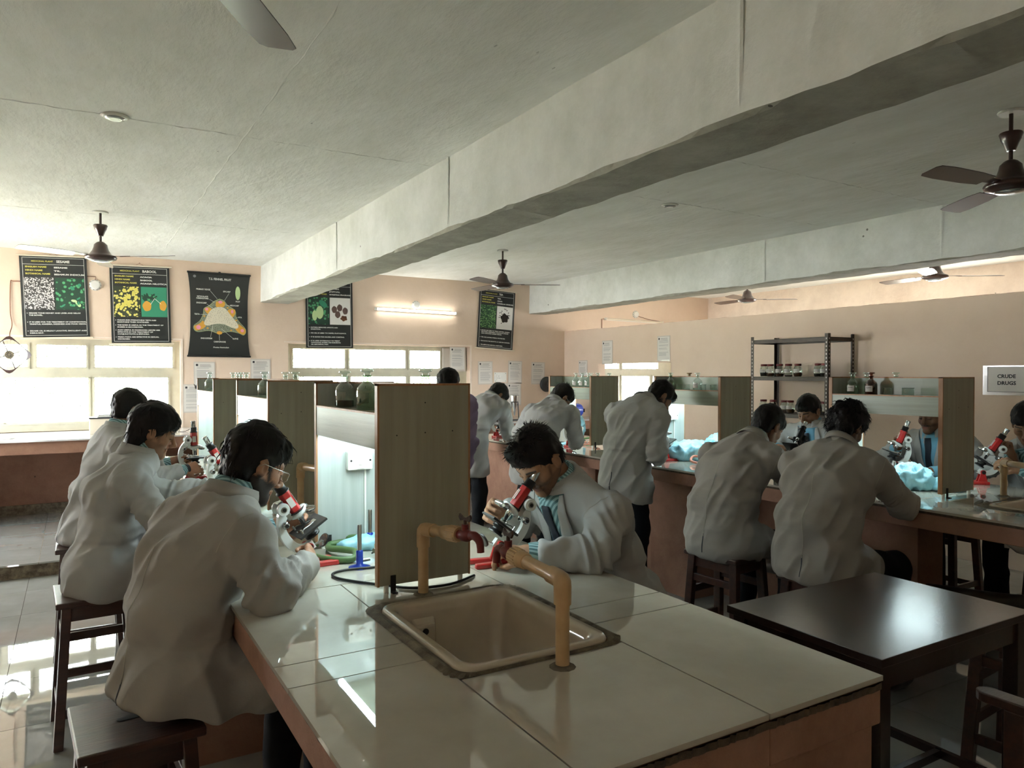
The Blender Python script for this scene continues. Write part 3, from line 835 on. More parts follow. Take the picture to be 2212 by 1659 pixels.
def np_mesh(name, V, Q, m, parent=None, base=(0, 0, 0), col=None, smooth=True):
    me = bpy.data.meshes.new(name); V = V - np.array(base)
    me.vertices.add(len(V)); me.vertices.foreach_set('co', V.astype(F4).ravel())
    k = Q.shape[1]
    me.loops.add(len(Q) * k); me.loops.foreach_set('vertex_index', Q.astype(np.int32).ravel())
    me.polygons.add(len(Q)); me.polygons.foreach_set('loop_start', np.arange(0, len(Q) * k, k, dtype=np.int32))
    me.polygons.foreach_set('use_smooth', np.full(len(Q), smooth))
    me.update(calc_edges=True)
    if col is not None:
        ca = me.color_attributes.new('Col', 'FLOAT_COLOR', 'POINT')
        ca.data.foreach_set('color', np.concatenate([col, np.ones((len(col), 1))], 1).astype(F4).ravel())
    return link(name, me, parent, m)

def unit(v): v = np.array(v, float); return v / np.linalg.norm(v)

# ---------------------------------------------------------------- head, hair, hands
def head_sdf(P, st):
    d = ell(P, (0, -.012, .030), (.074, .094, .084))
    d = smin(d, ell(P, (0, .022, -.028), (.058, .058, .080)), .03)
    d = smin(d, caps(P, (.050, -.005, -.052), (.012, .062, -.096), .018, .017), .03)
    d = smin(d, caps(P, (-.050, -.005, -.052), (-.012, .062, -.096), .018, .017), .03)
    d = smin(d, ell(P, (0, .068, -.094), (.022, .018, .018)), .018)
    for s in (1, -1):
        d = smin(d, ell(P, (s * .042, .050, -.030), (.020, .024, .022)), .02)      # cheekbone
        d = smax(d, -ell(P, (s * .031, .090, -.001), (.017, .014, .011)), .014)     # socket
        d = smin(d, caps(P, (s * .014, .080, .018), (s * .046, .066, .018), .0085, .007), .014)
        d = smin(d, ell(P, (s * .031, .0725, -.002), (.0145, .0125, .0125)), .004)   # lid over the eyeball
        d = smin(d, ell(P, (s * .0115, .094, -.041), (.0075, .010, .0075)), .007)
        e = ell(P, (s * .077, -.010, -.012), (.0085, .019, .031))
        e = smin(e, caps(P, (s * .082, -.012, .016), (s * .086, -.026, .004), .0045, .0045), .006)
        e = smax(e, -ell(P, (s * .087, -.004, -.010), (.008, .010, .017)), .004)
        d = smin(d, e, .005)
    d = smin(d, caps(P, (0, .083, .008), (0, .108, -.032), .0075, .0115), .011)
    d = smin(d, caps(P, (-.016, .079, -.064), (.016, .079, -.064), .0065, .0065), .008)
    d = smin(d, caps(P, (-.013, .077, -.073), (.013, .077, -.073), .0075, .0075), .007)
    d = smax(d, -caps(P, (-.020, .090, -.0685), (.020, .090, -.0685), .004, .004), .004)
    return d

def head_colors(V, st):
    tone = np.array(st.get('tone', (.27, .135, .075)))
    c = np.tile(tone, (len(V), 1)); x, y, z = V.T; ax = np.abs(x)
    c *= (1 + .12 * vnoise(V * 60))[:, None]
    def mixin(mask, col):
        m = np.clip(mask, 0, 1)[:, None]; return c * (1 - m) + np.array(col) * m
    # brows, lashes, lips
    c = mixin(np.clip(1 - (np.abs(z - .021 + .10 * np.abs(ax - .030)) / .0055), 0, 1) * (ax > .012) * (ax < .052) * (y > .05) * 1.6, (.02, .014, .012))
    c = mixin(np.clip(1 - np.abs(z + .0075) / .003, 0, 1) * (ax > .019) * (ax < .044) * (y > .068) * 1.3, (.015, .01, .01))
    c = mixin(np.clip(1 - np.hypot(x / .024, (z + .068) / .012), 0, 1) * 3 * (y > .07), (.20, .075, .055))
    b = st.get('beard', 0)
    n = vnoise(V * 380) * .25 + vnoise(V * 90) * .2
    if b:
        jaw = np.clip((-.048 - z + .35 * (ax - .02) * (ax > .02)) / .012 + n, 0, 1) * (y < .078 + 0 * z)
        side = np.clip((.012 - np.abs(y - .022 + .25 * z)) / .010 + n, 0, 1) * (ax > .05) * (z < .0)
        lip = np.hypot(x / .026, (z + .068) / .014) < 1
        c = mixin(np.maximum(jaw, side) * ~lip * b, (.018, .013, .011))
    ms = st.get('moustache', 0)
    if ms:
        c = mixin(np.clip(1.3 - np.hypot(x / .028, (z + .0555 + .06 * ax) / .0075) + n, 0, 1) * (y > .06) * ms, (.015, .011, .01))
    return c

def hair_sdf(P, st):
    t = st.get('thick', .012) - .006; top = st.get('top', 0.0) * .6; nape = st.get('nape', .0)
    d = ell(P, (0, -.016, .036 + top * .4), (.076 + t, .096 + t, .082 + t + top))
    d = smin(d, ell(P, (0, -.052, -.030 - nape * .5), (.060 + t * .8, .042 + t, .055 + nape)), .03)
    hl = st.get('line', .036)
    cut = (P[:, 1] - .92 * P[:, 2] - hl) / 1.36
    d = smax(d, cut, .012)
    d = smax(d, -(P[:, 2] + .072 + nape), .012)
    # keep the ears free
    for s in (1, -1): d = smax(d, -ell(P, (s * .088, -.004, -.014), (.022, .020, .032)), .006)
    fr = st.get('fringe', 0)
    if fr:
        d = smin(d, ell(P, (st.get('fx', .0), .062, .064), (.060, .026 + fr * .3, .022 + fr)), .02)
    tu = st.get('tuft', 0)
    if tu: d = smin(d, ell(P, (0, .055, .098), (.05, .045, .02 + tu)), .02)
    return d

def make_hair(root, st, R, c, base, h=.0045):
    sc = st.get('scale', 1) * .96
    V, Q = surf(lambda P: hair_sdf(P, st), (-.13, -.17, -.16), (.13, .15, .18), h)
    V = relax(V, Q, 1)
    N_ = vnormals(V, Q)
    curl = st.get('curl', 0)
    V = V + N_ * ((vnoise(V * np.array([90, 45, 45])) * .0035 + vnoise(V * 30) * (.003 + curl * .008)))[:, None]
    # strands
    rnd = np.random.RandomState(st.get('seed', 1)); ns = st.get('strands', 500)
    pick = rnd.randint(0, len(V), ns); sv = []; sf = []
    crown = np.array([0, -.04, .13]); ln = st.get('len', .03); lift = st.get('lift', .35) * .45
    for k, i in enumerate(pick):
        p = V[i]; n = N_[i]
        fl_ = p - crown; fl_ = fl_ - n * (fl_ @ n); L_ = np.linalg.norm(fl_)
        fl_ = fl_ / L_ if L_ > 1e-4 else np.array([0, 1, 0])
        if p[2] < -.045 and p[1] > -.03: continue
        if abs(p[0]) > .06 and p[1] > -.02 and p[2] < .01: continue
        fl_ = unit(fl_ + rnd.normal(0, .22, 3)); lf = lift
        if st.get('spiky') and p[2] > .09: lf = 1.6
        L = ln * rnd.uniform(.4, 1.0); d = unit(n * lf + fl_); q = p - n * .004; r = rnd.uniform(.0016, .0036)
        side = unit(np.cross(d, n) + 1e-4); m = len(sv) * 1
        rows = []
        ph = rnd.uniform(0, 6.28)
        for s in range(5):
            u = s / 4
            cc = q + d * L * u + np.array([0, 0, -1]) * L * u * u * .25 * (0 if lf > 1 else 1) - n * L * u * u * (.22 if lf < 1 and not curl > 1 else 0)
            if curl: cc = cc + (side * math.sin(ph + u * 7) + n * math.cos(ph + u * 7)) * .006 * curl * u
            rr = r * (1 - u) ** .8 + .0002
            rows.append([cc + side * rr, cc + n * rr * .8 - side * rr * .5, cc - n * rr * .8 - side * rr * .5])
        b0 = len(sv)
        for row in rows: sv += row
        for s in range(4):
            for e in range(3): sf.append((b0 + 3 * s + e, b0 + 3 * s + (e + 1) % 3, b0 + 3 * s + 3 + (e + 1) % 3, b0 + 3 * s + 3 + e))
    V2 = np.concatenate([V, np.array(sv)]) if sv else V
    Q2 = np.concatenate([Q, np.array(sf) + len(V)]) if sv else Q
    W = (V2 * sc) @ R.T + c
    return np_mesh('hair', W, Q2, M['hair'], root, base)

def hand_geo(w, d, pn, curl, side, scale=1, spread=.12, h=.0032, thumb=1):
    """w wrist, d direction of the hand, pn palm normal (palm faces pn), side=+1 when the thumb is on +s"""
    d = unit(d); pn = unit(np.array(pn) - d * (np.array(pn) @ d)); s = np.cross(d, pn) * side
    R = np.stack([s, d, pn], 1)      # local x -> thumb side, y -> fingers, z -> palm side
    fing = []
    for k, (x, L, r) in enumerate(((.030, .072, .0085), (.010, .080, .0088), (-.011, .074, .0085), (-.030, .058, .0075))):
        p = np.array([x, .088 - abs(x - .005) * .25, 0]); a = 0; dirx = math.sin((x - .0) * spread * 30)
        pts = [p]
        for seg, fr in enumerate((.45, .30, .25)):
            a += curl * (.75, .95, .7)[seg] * (1 + .12 * k)
            v = np.array([dirx * .25, math.cos(a), math.sin(a)]); p = p + v / np.linalg.norm(v) * L * fr; pts.append(p)
        fing.append((pts, r))
    tp = [np.array([.022, .022, .006]), np.array([.044, .045, .014 + .010 * curl]), np.array([.048 - .014 * curl, .070, .022 + .020 * curl]), np.array([.040 - .02 * curl, .092, .026 + .026 * curl])]
    def f(P):
        dd = sect(P, (0, .0, 0), (0, .080, 0), (.026, .017), (.041, .0145), (1, 0, 0))
        dd = smin(dd, caps(P, (0, -.05, 0), (0, .01, 0), .024, .024), .02)
        for pts, r in fing:
            e = caps(P, pts[0] - np.array([0, .02, 0]), pts[0], r, r * 1.05)
            e = smin(e, caps(P, pts[0], pts[1], r * 1.05, r * .96), .004)
            e = smin(e, caps(P, pts[1], pts[2], r * 1.0, r * .9), .003)
            e = smin(e, caps(P, pts[2], pts[3], r * .92, r * .78), .003)
            dd = smin(dd, e, .0045)
        e = smin(caps(P, tp[0], tp[1], .014, .0115), caps(P, tp[1], tp[2], .0112, .0100), .005)
        e = smin(e, caps(P, tp[2], tp[3], .0100, .0082), .004)
        return smin(dd, e, .008)
    V, Q = surf(f, (-.075, -.075, -.06), (.085, .185, .12), h)
    V = relax(V, Q, 1, .3)
    return (V * scale) @ R.T + np.array(w), (Q if side * np.linalg.det(R) * side > 0 else Q[:, ::-1])

# ================================================================ PEOPLE
def ribbon(name, pts, nrm, w, m, root, base, off=.0015, th=.0012):
    P = [Vector(p) for p in pts]; v = []; f = []
    for i, p in enumerate(P):
        d = (P[min(i + 1, len(P) - 1)] - P[max(i - 1, 0)]).normalized(); n = Vector(nrm[i]); s = d.cross(n).normalized() * w / 2
        a = p + n * off - Vector(base); v += [a - s, a + n * th, a + s]
    for i in range(len(P) - 1):
        f += [(3 * i, 3 * i + 3, 3 * i + 4, 3 * i + 1), (3 * i + 1, 3 * i + 4, 3 * i + 5, 3 * i + 2)]
    return MB().add(v, f, True).build(name, m, root)

def person(label, base, phi, sp, neck, head, arms, legs, hyaw=0, hpitch=0, hroll=0, st=None, group=None, coatm='coat_w',
           skirt=None, hem=None, front=False, h=.009, hh=.0035, hands=True, glasses=False, shirt='shirt', sleeve=1.0, seed=0,
           coat=True, fold=1.0, thigh=True, bands=(), slim=.93, seamed=True, cuffl=.03):
    st = st or {}
    bx, by = base; F = np.array([math.cos(phi), math.sin(phi), 0.]); Lf = np.array([-math.sin(phi), math.cos(phi), 0.]); UP = np.array([0, 0, 1.])
    B3 = np.array([bx, by, 0.])
    def W(u, v, z): return B3 + u * F + v * Lf + z * UP
    root = thing('person', label, 'person', (bx, by, 0), group=group)
    S = [(W(s[0], s[1], s[2]), s[3] * slim, s[4] * slim) for s in sp]
    nb = W(*neck); hc = W(*head)
    # head frame: x right, y forward, z up
    fy = phi + hyaw
    f0 = np.array([math.cos(fy) * math.cos(hpitch), math.sin(fy) * math.cos(hpitch), -math.sin(hpitch)])
    r0 = np.array([math.sin(fy), -math.cos(fy), 0.]); u0 = np.cross(r0, f0)
    rr = r0 * math.cos(hroll) + u0 * math.sin(hroll); uu = u0 * math.cos(hroll) - r0 * math.sin(hroll)
    HR = np.stack([rr, f0, uu], 1); hs = st.get('scale', 1.0) * .96
    arm = {}
    for side in ('R', 'L'):
        a = arms[side]
        shp = W(*a['sh']) if len(a['sh']) == 3 else None
        arm[side] = (shp, np.array(a['el'], float), np.array(a['wr'], float), a)
    # ---- body: one skin mesh (head, neck, hidden trunk and limbs) --------------------------------
    meshes = []
    Vh, Qh = surf(lambda P: head_sdf(P, st), (-.105, -.125, -.13), (.105, .135, .13), hh)
    colh = head_colors(Vh, st)
    meshes.append((Vh * hs @ HR.T + hc, Qh, colh))
    jawb = hc + HR @ np.array([0, -.030, -.055]) * hs
    allp = [s[0] for s in S] + [nb, hc] + [x for side in arm for x in arm[side][1:3]] + [l for k in legs for l in legs[k][:3]]
    allp = [np.array(p, float) for p in allp]
    lo = np.min(allp, 0) - .13; hi = np.max(allp, 0) + .12; mg = np.array([.13, .13, .02])
    def bodyf(P):
        d = np.full(len(P), 9., F4)
        for (a, wa, da), (b, wb, db) in zip(S[:-1], S[1:]): d = smin(d, sect(P, a, b, (wa - .035, da - .035), (wb - .035, db - .035), Lf), .05)
        for side in arm:
            s_, e, w, _ = arm[side]
            d = smin(d, caps(P, s_, e, .040, .034), .03); d = smin(d, caps(P, e, w, .034, .024), .02)
        d = smin(d, caps(P, nb - (jawb - nb) * .3, jawb, .050, .044), .03)
        for k in legs:
            a, b, c = [np.array(x, float) for x in legs[k][:3]]
            d = smin(d, caps(P, a, b, .055, .040), .03); d = smin(d, caps(P, b, c, .040, .028), .02)
        return d
    Vb, Qb = surf(bodyf, lo, hi, .016 if h < .009 else .02)
    tone = np.array(st.get('tone', (.27, .135, .075)))
    meshes.append((Vb, Qb, np.tile(tone, (len(Vb), 1))))
    nV, nQ = surf(lambda P: caps(P, nb - (jawb - nb) * .35, jawb, .052, .046), np.minimum(nb, jawb) - .08, np.maximum(nb, jawb) + .08, .006)
    ncol = np.tile(tone * .95, (len(nV), 1))
    meshes.append((nV, nQ, ncol))
    for side in arm:
        s_, e, w, a = arm[side]
        if not a.get('hand', True): continue
        hd = a.get('hd'); hd = unit(w - e) if hd is None else np.array(hd, float)
        V, Q = hand_geo(w, hd, a.get('pn', (0, 0, -1)), a.get('curl', .6), a.get('ts', 1), 1.0, h=a.get('hr', .004))
        c = np.tile(tone * 1.12, (len(V), 1)) * (1 + .1 * vnoise(V * 120))[:, None]
        meshes.append((V, Q, c))
    Vs = []; Qs = []; Cs = []; n = 0
    for V, Q, c in meshes: Vs.append(V); Qs.append(Q + n); Cs.append(c); n += len(V)
    np_mesh('body', np.concatenate(Vs), np.concatenate(Qs), M['skin'], root, B3, np.concatenate(Cs))
    make_hair(root, st, HR, hc, B3)
    # ---- coat ------------------------------------------------------------------------------------
    SL = st.get('sleeve_r', (.064, .054, .041))
    segs = []
    for (a, wa, da), (b, wb, db) in zip(S[:-1], S[1:]): segs.append(('t', a, b, (wa, da), (wb, db)))
    SK = []
    if skirt:
        SK = [(W(s[0], s[1], s[2]), s[3] * slim, s[4] * slim) for s in skirt]
    def coatf(P):
        d = np.full(len(P), 9., F4)
        for _, a, b, wa, wb in segs: d = smin(d, sect(P, a, b, wa, wb, Lf), .06)
        for (a, wa, da), (b, wb, db) in zip(SK[:-1], SK[1:]): d = smin(d, sect(P, a, b, (wa, da), (wb, db), Lf), .04)
        d = smin(d, caps(P, arm['R'][0], nb - UP * .02, .060, .062), .06)
        d = smin(d, caps(P, arm['L'][0], nb - UP * .02, .060, .062), .06)
        if thigh:
            for k in legs:
                a, b = np.array(legs[k][0], float), np.array(legs[k][1], float); m = a + (b - a) * (.45 if thigh is True else thigh)
                d = smin(d, caps(P, a, m, .105, .098), .05)
        for side in arm:
            s_, e, w, _ = arm[side]; w2 = w - unit(w - e) * cuffl
            g = caps(P, s_, e, SL[0], SL[1]); g = smin(g, caps(P, e, w2, SL[1], SL[2]), .03)
            g = smax(g, ((P - A3(w2)) @ A3(unit(w - e))), .004)
            d = smin(d, g, .035)
        if hem is not None:
            hp, hn = hem; hp = W(*hp); hn_ = unit(hn[0] * F + hn[1] * Lf + hn[2] * UP)
            d = smax(d, ((P - A3(hp)) @ A3(hn_)), .01)
        return d
    lo[2] = max(lo[2], (hem[0][2] if hem is not None else .5) - .16)
    V, Q = surf(coatf, lo - mg, hi + mg * .8, h)
    V = relax(V, Q, 1)
    N_ = vnormals(V, Q)
    # cloth folds: long drapes on the trunk, crowded creases at the elbows
    L_ = np.stack([V @ F, V @ Lf, V[:, 2]], 1) + seed * 7.3
    def ridge(n): return 1 - np.abs(n) * 2.2
    dt = np.min([sect(V.astype(F4), a, b, wa, wb, Lf) for _, a, b, wa, wb in segs], 0)
    wt = np.clip(.5 - 0, 0, 1) * np.ones(len(V))
    disp = .0085 * ridge(vnoise(np.stack([L_[:, 0] * 7 + L_[:, 2] * 2.5, L_[:, 1] * 7.5 + L_[:, 2] * 3.2, L_[:, 2] * 2.6], 1)))
    disp += .0050 * ridge(vnoise(np.stack([L_[:, 0] * 16 - L_[:, 2] * 6, L_[:, 1] * 17 + L_[:, 2] * 7, L_[:, 2] * 8], 1) + 5))
    waist = S[1][0][2]
    disp += .003 * np.exp(-((V[:, 2] - waist) / .07) ** 2) * ridge(vnoise(np.stack([L_[:, 0] * 5, L_[:, 1] * 5, L_[:, 2] * 22], 1) + 9))
    for side in arm:
        s_, e, w, _ = arm[side]
        da = np.minimum(caps(V.astype(F4), s_, e, SL[0], SL[1]), caps(V.astype(F4), e, w, SL[1], SL[2]))
        wa_ = np.clip((dt - da) / .03, 0, 1)
        ax = unit(w - s_); rel = V - e; sa = rel @ ax; de = np.linalg.norm(rel, axis=1)
        cr = .0095 * np.exp(-(de / .11) ** 2) + .0040
        p1 = unit(np.cross(ax, UP + .01)); p2 = np.cross(ax, p1)
        q = np.stack([sa * 34 + (rel @ p1) * 14, (rel @ p1) * 9, (rel @ p2) * 9], 1) + seed * 3.1
        ds = cr * ridge(vnoise(q)) + .0050 * ridge(vnoise(np.stack([sa * 9, rel @ p1 * 16, rel @ p2 * 16], 1) + 3))
        disp = disp * (1 - wa_) + ds * wa_
    V = V + N_ * (disp * fold * 1.45)[:, None]
    V = relax(V, Q, 1, .3)
    cm = M[coatm]
    if coat:
        co = np_mesh('lab_coat' if coat is True else coat, V, Q, cm, root, B3)
    bvh = BVHTree.FromPolygons([tuple(p) for p in V], [tuple(q) for q in Q.tolist()])
    def hit(o, d):
        r = bvh.ray_cast(Vector(o), Vector(d)); return r
    if coat is True and seamed:
        # centre back seam and vent
        pts = []; nr = []
        chain = [s[0] for s in S]; zz = [c[2] for c in chain]
        ext = [chain[0] - UP * .10] + chain
        if SK: ext = [s[0] for s in SK][::-1] + chain
        for i in range(len(ext) - 1):
            for k in range(7):
                c = ext[i] + (ext[i + 1] - ext[i]) * k / 7
                o = c - F * .6
                r = hit(o, F)
                if r[0] is not None and (Vector(c) - r[0]).length < .3: pts.append(r[0]); nr.append(r[1] if r[1].dot(Vector(-F)) > 0 else -r[1])
        if len(pts) > 6:
            kv = max(3, len(pts) // 4)
            ribbon('back_seam', pts[kv - 1:], nr[kv - 1:], .0035, M['seam'], root, B3)
            ribbon('back_vent', pts[:kv], nr[:kv], .006, M['tie'], root, B3, off=.001)
        for side, sg in (('R', -1), ('L', 1)):
            s_, e, w, _ = arm[side]; ax = unit(e - s_); ax = unit(ax * .55 + sg * Lf * .75); o = s_ + ax * .012
            p1 = unit(np.cross(ax, F)); p2 = np.cross(ax, p1); pts = []; nr = []
            for k in range(25):
                g = 2 * math.pi * k / 24; dd = p1 * math.cos(g) + p2 * math.sin(g)
                r = hit(o, dd)
                if r[0] is not None and (r[0] - Vector(o)).length < .11:
                    pts.append(r[0]); nr.append(r[1] if r[1].dot(Vector(dd)) > 0 else -r[1])
                elif len(pts) > 5: break
                else: pts = []; nr = []
            if len(pts) > 5: ribbon('sleeve_seam', pts, nr, .003, M['seam'], root, B3)
    # ---- collars ---------------------------------------------------------------------------------
    nd = unit(jawb - nb); cx = unit(np.cross(Lf, nd))     # forward-ish across the neck
    def collar(name, m, r0, r1, r2, s0, s1, s2, gap, th):
        v = []; f = []; n = 26
        for i in range(n + 1):
            g = gap + (2 * math.pi - 2 * gap) * i / n
            e = cx * math.cos(g) + Lf * math.sin(g)
            tip = 1 + .25 * math.exp(-(min(i, n - i) / 3.) ** 2)
            for (r, s) in ((r0, s0), (r1, s1), ((r1 + r2) / 2, s1 + .004), (r2 * (1 + .06 * (tip - 1)), s2 - .03 * (tip - 1))):
                v.append(nb + nd * s + e * r - B3)
        for i in range(n):
            for k in range(3): f.append((4 * i + k, 4 * i + 4 + k, 4 * i + 5 + k, 4 * i + k + 1))
        o = MB().add(v, f, True).build(name, m, root)
        so = o.modifiers.new('solid', 'SOLIDIFY'); so.thickness = th; so.offset = 0
        return o
    collar('shirt_collar', M[shirt], .060, .056, .066, -.02, .058, .030, .18, .003)
    if coat is True: collar('coat_collar', cm, .074, .067, .090, -.02, .040, -.010, .45, .0025)
    # ---- open front: shirt, tie, lapels, buttons ---------------------------------------------------
    if front:
        a = S[-1][0]; c0 = nb + cx * .055 - nd * .01; c1 = S[1][0] * .35 + S[2][0] * .65
        axis = unit(c1 - nb); fn = unit(np.cross(axis, Lf)); fn = fn if fn @ F > 0 else -fn
        top = nb + nd * .022 + cx * .01; length = .34
        def strip(name, m, fa, fb, off, th, k0=0., k1=1., nn=14):
            v = []; f = []
            for i in range(nn + 1):
                t = k0 + (k1 - k0) * i / nn; cc = top + axis * length * t
                A_, B_ = fa(t), fb(t); prev = .1
                for j in range(5):
                    x = A_ + (B_ - A_) * j / 4
                    o = cc + Lf * x - fn * .01; r = hit(o, fn)
                    dd = (r[0] - Vector(o)).length if r[0] is not None else prev
                    dd = min(dd, .155); prev = dd
                    p = o + fn * dd
                    v.append(p + fn * off - B3)
            for i in range(nn):
                for j in range(4): f.append((5 * i + j, 5 * i + j + 1, 5 * i + 6 + j, 5 * i + 5 + j))
            V_ = np.array(v); G = V_.reshape(nn + 1, 5, 3).copy()
            G[1:-1] = .5 * G[1:-1] + .25 * (G[2:] + G[:-2])
            o = MB().add([tuple(q) for q in G.reshape(-1, 3)], f, True).build(name, m, root)
            so = o.modifiers.new('solid', 'SOLIDIFY'); so.thickness = th; so.offset = 0
            return o
        hw = lambda t: .066 * (1 - t) ** .8 + .003
        strip('shirt_front', M[shirt], lambda t: -hw(t) - .01, lambda t: hw(t) + .01, .004, .002)
        strip('tie', M['tie'], lambda t: -(.017 + .010 * t) * min(1, (1.02 - t) * 5), lambda t: (.017 + .010 * t) * min(1, (1.02 - t) * 5), .010, .003, .10, 1.)
        for sg in (-1, 1):
            strip('lapel', cm, lambda t: sg * (hw(t)), lambda t: sg * (hw(t) + .005 + .050 * max(0, math.sin(math.pi * min(1, t * 1.1 + .02))) ** .7), .012, .004, .0, .95)
        for t in (1.12, 1.5):
            o = top + axis * length * t; r = hit(o, fn)
            if r[0] is not None and (r[0] - Vector(o)).length < .16:
                p = np.array(r[0]) - B3; MB().cyl(p, p + fn * .004, .009, n=14).build('button', M['white_pl'], root)
    # ---- cuffs and bands ---------------------------------------------------------------------------
    for side in arm:
        s_, e, w, a = arm[side]; ax = unit(w - e)
        if not a.get('hand', True): continue
        p = w - B3
        if coat is True:
            MB().tube([p - ax * (cuffl + .03), p - ax * cuffl, p - ax * .004, p + ax * .006], [.036, .036, .033, .031], 18).build('shirt_cuff', M[shirt], root)
        if side in bands:
            MB().tube([p + ax * .006, p + ax * .012, p + ax * .024, p + ax * .028], [.030, .033, .033, .030], 18).build('wrist_band', M[bands[side]], root)
    # ---- trousers and shoes --------------------------------------------------------------------------
    LG = {k: [np.array(x, float) for x in legs[k]] for k in legs}
    lo2 = np.min([p for k in LG for p in LG[k][:3]], 0) - .14; hi2 = np.max([p for k in LG for p in LG[k][:3]], 0) + .14
    def trf(P):
        d = sect(P, S[0][0] - UP * .04, S[0][0] + UP * .06, (S[0][1] - .04, S[0][2] - .035), (S[0][1] - .05, S[0][2] - .045), Lf)
        for k in LG:
            a, b, c = LG[k][:3]
            g = caps(P, a, b, .080, .068); g = smin(g, caps(P, b, c, .068, .056), .03)
            g = smax(g, -(P[:, 2] - (c[2] - .03)), .01)
            d = smin(d, g, .03)
        return d
    V2, Q2 = surf(trf, lo2, hi2, .014)
    n2 = vnormals(V2, Q2); V2 = V2 + n2 * (.007 * ridge(vnoise(V2 * np.array([10, 10, 14]) + seed)))[:, None]
    np_mesh('trousers', V2, Q2, M['trouser'], root, B3)
    for k in LG:
        c = LG[k][2]; fd = LG[k][3] if len(LG[k]) > 3 else F
        def shf(P):
            g = ell(P, c + fd * .06 - UP * (c[2] - .045) * 0 - UP * .045, (.13 * abs(fd[0]) + .048 * abs(fd[1]), .13 * abs(fd[1]) + .048 * abs(fd[0]), .045))
            g = smin(g, ell(P, c - UP * .02, (.045, .045, .05)), .03)
            return smax(g, -(P[:, 2] - (c[2] - .085)), .008)
        V3, Q3 = surf(shf, c - np.array([.2, .2, .1]), c + np.array([.2, .2, .06]), .012)
        np_mesh('shoe', V3, Q3, M['shoe'], root, B3)
    if glasses:
        g = MB()
        def HW(x, y, z): return hc + HR @ (np.array([x, y, z]) * hs) - B3
        for sg in (1, -1):
            lens = [HW(sg * .031 + .024 * math.cos(t) * (1 - .12 * math.cos(4 * t)), .098, -.006 + .017 * math.sin(t)) for t in [2 * math.pi * k / 24 for k in range(25)]]
            g.tube(lens, .0011, 6)
            g.tube([HW(sg * .055, .097, .002), HW(sg * .072, .088, .004), HW(sg * .084, -.012, .002), HW(sg * .083, -.03, -.012)], .0012, 6)
        g.tube([HW(.007, .099, -.001), HW(0, .103, .001), HW(-.007, .099, -.001)], .0011, 6)
        gl = g.build('spectacles', M['chrome'], root)
        for sg in (1, -1):
            pl_ = [HW(sg * .031 + .023 * math.cos(t), .098, -.006 + .016 * math.sin(t)) for t in [2 * math.pi * k / 20 for k in range(20)]]
            MB().add(pl_, [tuple(range(20))]).build('lens', M['pane'], gl)
    return root

def sit_legs(base, phi, zs, spread=.085, knee=.40, foot=.36, kz=None, out=.06, fz=.09, hipu=0, fv=None):
    F = np.array([math.cos(phi), math.sin(phi), 0.]); Lf = np.array([-math.sin(phi), math.cos(phi), 0.]); B = np.array([base[0], base[1], 0.])
    r = {}
    for k, sg in (('R', -1), ('L', 1)):
        r[k] = (B + F * hipu + Lf * sg * spread + np.array([0, 0, zs + .09]), B + F * knee + Lf * sg * (spread + out) + np.array([0, 0, kz if kz else zs + .04]),
                B + F * foot + Lf * sg * (spread + out) + np.array([0, 0, fz]), F)
    return r
def stand_legs(base, phi, hz=.86, spread=.072, lean=.0):
    F = np.array([math.cos(phi), math.sin(phi), 0.]); Lf = np.array([-math.sin(phi), math.cos(phi), 0.]); B = np.array([base[0], base[1], 0.])
    return {k: (B + Lf * sg * spread + np.array([0, 0, hz]), B + F * .02 + Lf * sg * (spread + .02) + np.array([0, 0, .47]), B - F * .03 + Lf * sg * (spread + .03) + np.array([0, 0, .09]), F) for k, sg in (('R', -1), ('L', 1))}
R_ = math.radians
PE = []   # people are built from this list
def P(**k): PE.append(k)

# student in the near left foreground
b = (.225, 2.30)
P(label='nearest seated student, with glasses and lab coat, at a microscope on the left', base=b, phi=R_(22),
  sp=[(.0, 0, .70, .185, .130), (.02, 0, .85, .180, .122), (.075, 0, 1.00, .192, .118), (.135, 0, 1.10, .168, .082)],
  neck=(.185, -.0, 1.16), head=(.262, -.03, 1.262),
  arms={'R': dict(sh=(.125, -.185, 1.08), el=(.455, 2.06, .945), wr=(.615, 2.27, .960), hd=(.35, .9, .05), pn=(-.75, .3, -.3), curl=1.0, ts=-1, hr=.0035),
        'L': dict(sh=(.125, .185, 1.08), el=(.40, 2.60, .955), wr=(.58, 2.56, 1.02), pn=(.3, -.9, -.1), curl=.9, ts=1)},
  legs=sit_legs(b, R_(8), .60, .1, .42, .38), hyaw=R_(-8), hpitch=R_(26), st=dict(tone=(.27, .135, .078), beard=1, moustache=.8, thick=.016, top=.010, nape=.0, fringe=.012, curl=.5, strands=900, len=.04, seed=2, line=.03, lift=.12),
  coatm='coat_b', skirt=[(.01, 0, .72, .195, .135), (.005, 0, .62, .205, .15), (.0, 0, .54, .20, .155)], hem=((0, 0, .63), (-.15, .10, -1)), h=.0065, hh=.0028, glasses=True, thigh=.5, seed=1)
